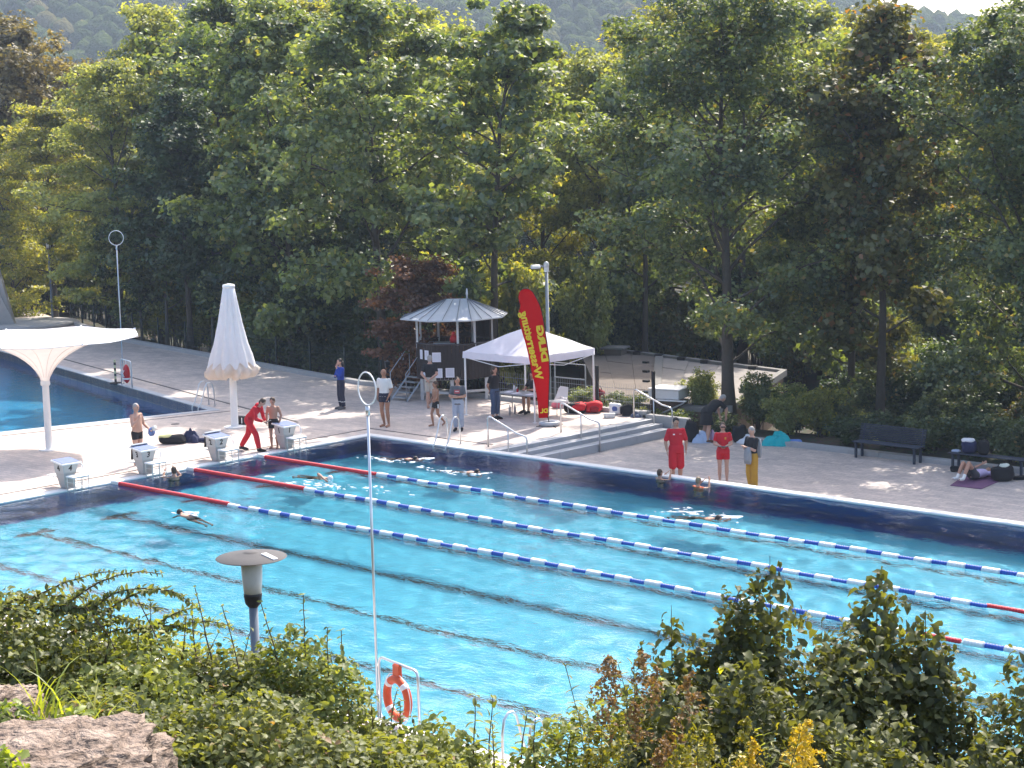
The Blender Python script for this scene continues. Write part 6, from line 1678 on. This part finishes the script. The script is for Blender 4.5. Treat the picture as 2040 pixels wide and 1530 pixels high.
            for sn in 'rl': ball(b, J['hip'+sn], .092*B+.008); limb(b, J['hip'+sn], J['kn'+sn], .090*B+.009, .060*B+.009, 0, a[0])
            nm = 'swim_trunks'
        o = b.build(nm, mt, t, smooth=True)
        m = o.modifiers.new('cloth', 'REMESH'); m.mode = 'VOXEL'; m.voxel_size = .018; m.use_smooth_shade = True
        m2 = o.modifiers.new('soft', 'SMOOTH'); m2.factor = .5; m2.iterations = 2
    if shoes is not None and legs:
        for sn in 'rl':
            an, to = J['an'+sn], J['to'+sn]; d = norm((to-an)*[1, 1, .3]); b = MB()
            hl = an-d*.05+[0, 0, -.045]
            b.tube([hl, hl+d*.06+[0, 0, .018], (hl+to)/2+[0, 0, .014], to, to+d*.05], [.044, .052, .048, .042, .022], 10); b.build('shoe', shoes, t, smooth=True)
    # hair
    hm, style = HAIR[hair[0]], hair[1]; b = MB()
    if style in ('short', 'long', 'bun', 'pony', 'curly'):
        b.ell(tuple(hp(0, -.014, .022)), (.083*hs, .092*hs, .100*hs), 18, 14, M=HM, bumpy=.06 if style == 'curly' else .025, seed=3)
        b.ell(tuple(hp(0, -.035, -.02)), (.078*hs, .072*hs, .085*hs), 16, 12, M=HM, bumpy=.03, seed=4)
    if style == 'thin': b.ell(tuple(hp(0, -.022, .004)), (.081*hs, .084*hs, .098*hs), 16, 12, M=HM, bumpy=.02, seed=5)
    if style == 'long': b.tube([tuple(hp(0, -.06, .02)), tuple(hp(0, -.09, -.10)), tuple(hp(0, -.10, -.22)), tuple(hp(0, -.09, -.33))], [.07, .075, .065, .03], 12)
    if style == 'curly': b.ell(tuple(hp(0, -.05, -.06)), (.105, .085, .13), 16, 12, M=HM, bumpy=.14, seed=6)
    if style == 'bun': b.ell(tuple(hp(0, -.115, .03)), (.045, .045, .045), 12, 8)
    if style == 'pony': b.tube([tuple(hp(0, -.10, .03)), tuple(hp(0, -.15, -.02)), tuple(hp(0, -.15, -.14)), tuple(hp(0, -.14, -.22))], [.03, .036, .03, .01], 10)
    if style == 'cap': b.ell(tuple(hp(0, -.012, .022)), (.081, .096, .096), 18, 14, M=HM)
    b.build('hair' if style != 'cap' else 'swim_cap', hm if style != 'cap' else M_WHITE, t, smooth=True)
    return t, J, up, hp

RIGHT = _r0[:2]; TOCAM = -np.array([_fw[0], _fw[1]])/math.hypot(_fw[0], _fw[1])
def fdir(right, cam): v = RIGHT*right+TOCAM*cam; return v/np.linalg.norm(v)
C_ = lambda n, c, **k: mat(n, c, .85, var=k.get('var', .14), scale=k.get('scale', 12), bump=.15)
T_BLACK = C_('cloth_black', (.013, .013, .015)); T_RED = C_('cloth_red', (.52, .010, .022)); T_NAVY = C_('cloth_navy', (.018, .022, .045)); T_BLUE = C_('cloth_blue', (.015, .05, .30))
T_WHITE = C_('cloth_white', (.70, .69, .66)); T_BEIGE = C_('cloth_beige', (.50, .46, .40)); T_GREY = C_('cloth_grey', (.10, .105, .115)); T_LJEAN = C_('cloth_light_jeans', (.33, .38, .47)); T_DJEAN = C_('cloth_jeans', (.055, .085, .15))
T_MUST = C_('cloth_mustard', (.42, .23, .025)); T_LGREY = C_('cloth_light_grey', (.26, .27, .29)); T_LILAC = C_('cloth_lilac', (.52, .42, .60)); T_DGREY = C_('cloth_dark_grey', (.06, .06, .07))
def foot(px, py, zz=0.0): q = ground_at(px, py, zz); return (q[0], q[1], zz)

# 1 topless man, one hand to the mouth, towel in the other
t, J, up, hp = person('topless grey-haired man in black trunks holding a blue towel', foot(276, 926), fdir(.8, .5), 1.75,
    {'elr': (.27, .10, 1.15), 'wrr': (.12, .20, 1.33), 'hdr': (-.4, -.05, .8), 'ell': (-.24, .06, 1.13), 'wrl': (-.17, .30, 1.03), 'toer': 0}, skin='fair', hair=('grey', 'short'), wear=[('briefs', T_BLACK, .45)], build=1.12, belly=.05)
tw = thing('towel', 'blue and white towel hanging from the topless man\'s hand', 'towel', t.location); tw.rotation_euler = t.rotation_euler; tw.scale = t.scale
MB().loft([[(-.19+x*w, .38+d*.04, zz) for x, d in ((-.5, -.5), (.5, -.5), (.5, .5), (-.5, .5))] for zz, w in ((1.06, .10), (1.0, .22), (.90, .26), (.82, .12))]).build('cloth', mat('towel_blue', (.10, .16, .36), .95, var=.3), tw, smooth=True)
MB().loft([[(-.24+x*w, .44+d*.05, zz) for x, d in ((-.5, -.5), (.5, -.5), (.5, .5), (-.5, .5))] for zz, w in ((1.10, .10), (1.03, .16), (.97, .08))]).build('white_corner', T_WHITE, tw, smooth=True)
# 2 stooping instructor in a red tracksuit
T_HOOD = T_RED
t, J, up, hp = person('person in a red tracksuit stooping over a clipboard between blocks one and two', foot(499, 898), fdir(.92, .35), 1.74,
    {'hipr': (.09, .0, .90), 'knr': (.10, .26, .50), 'anr': (.10, .34, .09), 'tor': (.11, .53, .03), 'knl': (-.10, -.10, .49), 'anl': (-.10, -.36, .10), 'tol': (-.12, -.18, .03),
     'elr': (.25, .36, .98), 'wrr': (.09, .50, .90), 'ell': (-.25, .34, .96), 'wrl': (-.08, .49, .88)}, lean=.72, head_nod=.25, skin='fair', hair=('brown', 'short'), wear=[('top', T_RED, 1.95, .90), ('bottom', T_RED, 1.95, .016)], shoes=T_BLACK)
MB().ell(tuple(up((0, -.05, 1.47))), (.11, .07, .06), 12, 8).build('hood', T_RED, t, smooth=True)
cb = thing('clipboard', 'dark clipboard in the hands of the stooping red tracksuit', 'clipboard', t.location); cb.rotation_euler = t.rotation_euler; cb.scale = t.scale
MB().box((0, .61, .88), (.22, .16, .012), rx=.35).build('board', M_BLACK, cb); MB().box((0, .615, .892), (.18, .12, .004), rx=.35).build('paper', M_PAPER, cb)
# 3 topless boy by block one
person('topless boy in black shorts behind starting block one', foot(547, 893), fdir(-.15, 1), 1.50, {'elr': (.25, -.05, 1.13), 'wrr': (.22, .04, .92), 'ell': (-.27, -.03, 1.14), 'wrl': (-.22, .04, .90)}, head_nod=.45, skin='mid', hair=('brown', 'short'), wear=[('bottom', T_BLACK, .55)], build=.97, child=True)
# 4 woman in blue sweater
t, J, up, hp = person('woman in blue sweater and navy trousers with a hand at her mouth', foot(681, 815), fdir(-.85, .5), 1.69, {'elr': (.22, .10, 1.12), 'wrr': (.02, .19, 1.16), 'ell': (-.20, .14, 1.16), 'wrl': (-.06, .17, 1.44), 'hdl': (.2, -.2, 1)},
    skin='fair', hair=('dark', 'long'), wear=[('top', T_BLUE, 1.9, .95), ('bottom', T_NAVY, 1.95, .018)], shoes=C_('shoe_grey', (.12, .11, .11)))
for sn in 'rl':
    p = J['kn'+sn]+(J['an'+sn]-J['kn'+sn])*.55; MB().lathe([(.083, -.012), (.084, .012)], 12, tuple(p)).build('reflective_band', M_WHITE, t)
MB().box((-.10, .135, 1.33), (.05, .012, .05)).build('badge', M_WHITE, t)
# 5 man in white polo shirt
t, J, up, hp = person('balding man in white polo shirt and navy shorts, barefoot', foot(768, 850), fdir(-.45, .9), 1.82, {'ell': (-.25, -.02, 1.13), 'wrl': (-.20, .10, .93), 'elr': (.25, -.06, 1.13), 'wrr': (.22, .02, .91), 'knl': (-.10, .03, .50), 'anr': (.07, -.06, .085), 'tor': (.10, .13, .03)}, head_turn=.3, skin='tan', hair=('grey', 'thin'), wear=[('top', T_WHITE, .85, .93), ('bottom', T_NAVY, .42, .015)], build=1.04)
MB().box((-.16, .06, .78), (.03, .02, .04)).build('emblem', M_WHITE, t)
# 6 man reading the notices
person('man in black shirt and beige shorts reading the notices, hands behind his back', foot(859, 814), fdir(.25, -.9), 1.78, {'elr': (.26, -.10, 1.15), 'wrr': (.06, -.17, .99), 'ell': (-.26, -.10, 1.15), 'wrl': (-.06, -.19, .97)}, skin='fair', hair=('grey', 'short'), wear=[('top', T_BLACK, .75, .90), ('bottom', T_BEIGE, .85, .03)], build=1.1, belly=.03)
# 7 walking boy
t, J, up, hp = person('boy in black swim trunks walking past the far pool ladder', foot(870, 849), fdir(-.75, .4), 1.40, {'knr': (.09, .16, .50), 'anr': (.09, .10, .085), 'tor': (.10, .28, .03), 'knl': (-.09, -.02, .49), 'anl': (-.09, -.30, .15), 'tol': (-.10, -.20, .04), 'elr': (.21, .02, 1.15), 'wrr': (.16, .16, .98), 'ell': (-.20, .05, 1.15), 'wrl': (-.12, .20, 1.02)}, head_nod=.2, skin='tan', hair=('brown', 'short'), wear=[('briefs', T_BLACK, .5)], build=.92, child=True)
for s in (-1, 1): MB().box((s*.182, .0, .80), (.01, .05, .16)).build('side_stripe', M_WHITE, t)
# 8 woman with folded arms
t, J, up, hp = person('woman with folded arms in grey shirt and pale jeans, hair in a bun', foot(914, 858), fdir(-.15, 1), 1.66, {'elr': (.25, .08, 1.14), 'wrr': (-.06, .19, 1.14), 'ell': (-.25, .08, 1.13), 'wrl': (.07, .20, 1.11)}, head_turn=.5, skin='mid', hair=('dark', 'bun'), wear=[('top', T_GREY, .8, .88), ('bottom', T_LJEAN, 1.93, .014)], shoes=T_BLACK, build=1.03)
MB().box((0, .134, 1.285), (.17, .012, .12)).build('red_print', mat('red_print', (.45, .09, .10), .8), t); MB().box((0, .142, 1.295), (.12, .006, .025)).build('pale_print', M_OFFW, t)
# 9 woman with curly hair
person('woman with curly hair in black shirt and jeans, hands behind her back', foot(987, 835), fdir(.75, .65), 1.68, {'elr': (.24, -.10, 1.14), 'wrr': (.07, -.17, .98), 'ell': (-.24, -.10, 1.14), 'wrl': (-.05, -.19, .96)}, head_nod=.25, skin='mid', hair=('brown', 'curly'), wear=[('top', T_BLACK, .7, .92), ('bottom', T_DJEAN, 1.8, .01)], shoes=T_BLACK)
# 10 seated at the table
t, J, up, hp = person('person in black shirt seated behind the table, partly hidden by the flag', (1.15, 6.22, -.36), (0, -1), 1.74, {'knr': (.11, .42, .95), 'anr': (.12, .40, .49), 'tor': (.13, .60, .43), 'knl': (-.11, .42, .95), 'anl': (-.12, .44, .49), 'tol': (-.13, .62, .43), 'elr': (.25, .18, 1.16), 'wrr': (.10, .40, 1.17), 'ell': (-.25, .18, 1.16), 'wrl': (-.10, .40, 1.17)}, lean=.12, head_nod=.3, skin='mid', hair=('dark', 'short'), wear=[('top', T_BLACK, .75, .92), ('bottom', T_BLACK, .9)], shoes=T_BLACK)
# 11 stooping person in black
person('stooping person in a long black shirt among bags by the linden trunk', foot(1408, 881, -.45), fdir(.75, -.35), 1.74, {'elr': (.24, .56, 1.02), 'wrr': (.18, .58, .76), 'ell': (-.24, .54, 1.02), 'wrl': (-.16, .56, .76), 'anr': (.12, -.05, .085), 'tor': (.14, .13, .03), 'anl': (-.12, -.05, .085), 'tol': (-.14, .13, .03)}, lean=1.0, head_nod=.2, skin='fair', hair=('grey', 'short'), wear=[('top', T_BLACK, .9, .90), ('skirt', T_BLACK, .55), ('bottom', T_BLACK, .8, .03)], shoes=C_('sandal', (.10, .05, .03)), build=1.4, belly=.10)
# 12-14 the three at the poolside
LG = 'people standing at the poolside on the lower deck'
t, J, up, hp = person('man in red shirt and long red shorts at the poolside', foot(1348, 965, -.45), fdir(.1, 1), 1.82, {'elr': (.27, -.04, 1.13), 'wrr': (.25, .04, .90), 'ell': (-.27, -.04, 1.13), 'wrl': (-.25, .04, .90)}, head_nod=.4, skin='mid', hair=('dark', 'short'), wear=[('top', T_RED, .95, .86), ('bottom', T_RED, 1.02, .035)], build=1.14, group=LG, shoes=T_BLACK)
MB().box((.08, .142, 1.33), (.05, .01, .03)).build('chest_print', M_WHITE, t); MB().box((-.09, .142, 1.335), (.07, .01, .014)).build('chest_print', mat('pale_red_print', (.6, .25, .25), .8), t)
t, J, up, hp = person('woman in red shirt and red shorts holding a clipboard at the poolside', foot(1441, 963, -.45), fdir(-.1, 1), 1.66, {'elr': (.24, .02, 1.14), 'wrr': (.06, .22, 1.10), 'ell': (-.24, .02, 1.14), 'wrl': (-.08, .22, 1.10)}, head_nod=.15, skin='fair', hair=('brown', 'short'), wear=[('top', T_RED, .7, .92), ('bottom', T_RED, .55, .025)], glasses=True, group=LG)
MB().box((-.07, .132, 1.31), (.05, .01, .06)).build('chest_print', mat('orange_print', (.65, .30, .04), .8), t)
cb = thing('clipboard', 'black clipboard held by the woman in red', 'clipboard', t.location); cb.rotation_euler = t.rotation_euler; cb.scale = t.scale
MB().box((0, .30, 1.10), (.30, .20, .012), rx=.2).build('board', M_BLACK, cb); MB().box((0, .30, 1.112), (.24, .16, .004), rx=.2).build('paper', M_PAPER, cb)
t, J, up, hp = person('woman in black top and mustard trousers with a grey cardigan', foot(1499, 977, -.45), fdir(-.75, .55), 1.70, {'elr': (.20, .08, 1.13), 'wrr': (.06, .22, 1.20), 'ell': (-.20, .10, 1.13), 'wrl': (-.03, .24, 1.22), 'anr': (.07, -.03, .085), 'anl': (-.07, -.03, .085)}, head_nod=.25, skin='fair', hair=('grey', 'short'), wear=[('top', T_BLACK, .9, .93), ('bottom', T_MUST, 1.9, .026)], shoes=T_DGREY, group=LG)
MB().loft([[(x*w, -.13+d*.06-.02*(1.4-zz), zz) for x, d in ((-.5, -.5), (.5, -.5), (.55, .6), (-.55, .6))] for zz, w in ((1.42, .34), (1.25, .42), (1.05, .42), (.90, .34))]).build('cardigan_back', T_LGREY, t, smooth=True)
MB().loft([[(-.05+x*w, .21+d*.07, zz) for x, d in ((-.5, -.5), (.5, -.5), (.5, .5), (-.5, .5))] for zz, w in ((1.22, .16), (1.05, .22), (.88, .24), (.76, .18))]).build('cardigan_front', T_LGREY, t, smooth=True)
# 15 lying person
q0 = ground_at(1935, 958, -.45); q1 = ground_at(1988, 946, -.45); dv = norm((q1-q0)[:2])
t, J, up, hp = person('person in lilac top lying on the purple mat with knees drawn up', (0, 0, 0), (0, 1), 1.70, {'knr': (.10, .36, .62), 'anr': (.11, -.03, .36), 'tor': (.12, -.02, .19), 'knl': (-.10, .38, .60), 'anl': (-.14, -.01, .30), 'tol': (-.15, .0, .13), 'elr': (.30, .08, 1.26), 'wrr': (.10, .22, 1.45), 'ell': (-.33, .02, 1.40), 'wrl': (-.18, .10, 1.62)}, skin='mid', hair=('brown', 'long'), wear=[('top', T_LILAC, .7, .95), ('bottom', T_DGREY, .6, .02)])
for sn in 'rl':
    k = J['kn'+sn]; a = J['an'+sn]; MB().tube([k+(a-k)*.72, a, a+(J['to'+sn]-a)*.5, J['to'+sn]], [.047, .046, .045, .035], 10).build('sock', T_WHITE, t, smooth=True)
# body axis (+z) lies along dv, front (+y) looks up
Xa = np.array([dv[1], -dv[0], 0]); Za = np.array([dv[0], dv[1], 0]); Ya = np.array([0, 0, 1.0]); Xa = np.cross(Ya, Za)
base = q0-Za*.85*.97; base[2] = -.45+.15
t.matrix_world = Matrix(((Xa[0]*.97, Ya[0]*.97, Za[0]*.97, base[0]), (Xa[1]*.97, Ya[1]*.97, Za[1]*.97, base[1]), (Xa[2]*.97, Ya[2]*.97, Za[2]*.97, base[2]), (0, 0, 0, 1)))

# swimmers: whole bodies, mostly under the surface
SWG = 'swimmers in the water'
def swimmer(label, px, py, facing, style, hair, height=1.6, skin='mid', wear=None):
    q = ground_at(px, py, 0.0)
    if style == 'upright':     # standing or hanging at the edge, head and shoulders out
        return person(label, (q[0], q[1], -1.50*height/1.75), facing, height, {'elr': (.30, .16, 1.40), 'wrr': (.18, .30, 1.62), 'ell': (-.30, .20, 1.36), 'wrl': (-.14, .36, 1.56)}, skin=skin, hair=hair, wear=wear or [('briefs', T_BLACK, .4)], group=SWG)
    P = {'breast': {'elr': (.26, .30, 1.44), 'wrr': (.10, .46, 1.56), 'ell': (-.26, .30, 1.44), 'wrl': (-.10, .46, 1.56)},
         'crawl': {'elr': (.34, -.20, 1.58), 'wrr': (.36, .02, 1.84), 'ell': (-.24, .20, 1.18), 'wrl': (-.22, .30, .98)},
         'board': {'elr': (.18, .16, 1.64), 'wrr': (.10, .10, 1.86), 'ell': (-.18, .16, 1.64), 'wrl': (-.10, .10, 1.86)}}[style]
    t, J, up, hp = person(label, (0, 0, 0), (0, 1), height, P, head_nod=-.95 if style != 'crawl' else -.25, skin=skin, hair=hair, wear=wear or [('briefs', T_BLACK, .4)], group=SWG)
    f = np.array([facing[0], facing[1], 0]); tilt = .30; S = height/1.75
    Za = norm(f*math.cos(tilt)+np.array([0, 0, math.sin(tilt)])); Ya = norm(f*math.sin(tilt)-np.array([0, 0, math.cos(tilt)])); Xa = np.cross(Ya, Za)
    pos = np.array([q[0], q[1], -.045])-Za*1.52*S+np.array([0, 0, -.02])
    t.matrix_world = Matrix(((Xa[0]*S, Ya[0]*S, Za[0]*S, pos[0]), (Xa[1]*S, Ya[1]*S, Za[1]*S, pos[1]), (Xa[2]*S, Ya[2]*S, Za[2]*S, pos[2]), (0, 0, 0, 1)))
    return t
swimmer('swimmer with short dark hair holding on at the wall by block three', 347, 946, (-1, .2), 'upright', ('brown', 'short'), skin='fair')
swimmer('dark-haired swimmer crossing toward the blocks beside the nearest rope', 362, 1020, norm(np.array([-1.0, .12])), 'breast', ('dark', 'short'), skin='fair')
swimmer('white-capped swimmer reaching an arm out of the water', 652, 950, (1, .0), 'crawl', ('dark', 'cap'))
swimmer('dark-haired swimmer pushing a white float near the pool corner', 822, 912, norm(np.array([1.0, .1])), 'board', ('dark', 'short'), skin='fair')
swimmer('dark-haired swimmer left of the red flag\'s reflection', 945, 938, norm(np.array([1.0, .05])), 'breast', ('dark', 'short'), skin='fair')
swimmer('child with a raised hand at the far wall below the man in red', 1314, 950, (.3, 1), 'upright', ('brown', 'short'), 1.45)
swimmer('child in an orange swimsuit at the far wall below the woman in red', 1391, 966, (.1, 1), 'upright', ('blond', 'short'), 1.45, wear=[('briefs', mat('orange_suit', (.6, .12, .04), .7), .3), ('top', mat('orange_suit', (.6, .12, .04), .7), .1)])
swimmer('swimmer with goggles and a float board right of the lane rope', 1424, 1030, norm(np.array([1.0, .05])), 'board', ('dark', 'short'), skin='mid')
M_FOAM = mat('float_board', (.70, .72, .74), .5)
for px, py, lab in [(848, 912, 'white float board pushed by the swimmer near the corner'), (1458, 1028, 'white float board held by the swimmer with goggles')]:
    q = ground_at(px, py); o = MB().box((0, 0, 0), (.46, .28, .04), bev=.015).build('float_board', M_FOAM, None, loc=(q[0], q[1], -.035)); o.rotation_euler = (0, -.10, .1); tag(o, lab, 'float board', 'float boards')

# white water thrown up around the swimmers
def splash(px, py, n, L, W, seed, label):
    G = np.random.default_rng(seed); q = ground_at(px, py); b = MB()
    for k in range(n):
        x = G.normal()*L; y = G.normal()*W; r = abs(G.normal())*.03+.008
        b.ell((x, y, G.uniform(-.004, .008)), (r*G.uniform(1, 3.2), r*G.uniform(.5, 1.1), .006+r*.10), 8, 4, M=Matrix.Rotation(G.normal()*.5, 3, 'Z'), bumpy=.45, seed=k)
    o = b.build('splash', M_SPLASH, None, smooth=True, loc=(q[0], q[1], -.035)); o.rotation_euler = (0, 0, .1); structure(o, 'stuff'); o['label'] = label; o['category'] = 'splash'
M_SPLASH = mat('white_water', (.80, .84, .86), .25)
for i, (px, py, n, L, W, lab) in enumerate([(630, 962, 46, .75, .18, 'white water around the white-capped swimmer'), (780, 915, 30, .55, .15, 'white water behind the swimmer near the corner'),
        (900, 938, 36, .65, .18, 'white water behind the swimmer left of the reflection'), (1385, 1020, 30, .6, .25, 'white water behind the swimmer with goggles'), (375, 1018, 14, .3, .12, 'small splash beside the swimmer near the blocks'), (730, 972, 26, .7, .2, 'wake of white water ahead of the white-capped swimmer')]):
    splash(px, py, n, L, W, 400+i, lab)

# ------------------------------------------------------------------ air
hz = MB().box((-350, 330, 72), (1900, 1900, 200)).build('haze', None)
structure(hz, 'stuff')
mz, n, l = new_mat('haze_air')
out = n.new('ShaderNodeOutputMaterial'); pv = n.new('ShaderNodeVolumePrincipled')
pv.inputs['Color'].default_value = (.66, .78, 1.0, 1); pv.inputs['Density'].default_value = .00026; pv.inputs['Anisotropy'].default_value = .25
l.new(pv.outputs[0], out.inputs['Volume'])
hz.data.materials.append(mz)
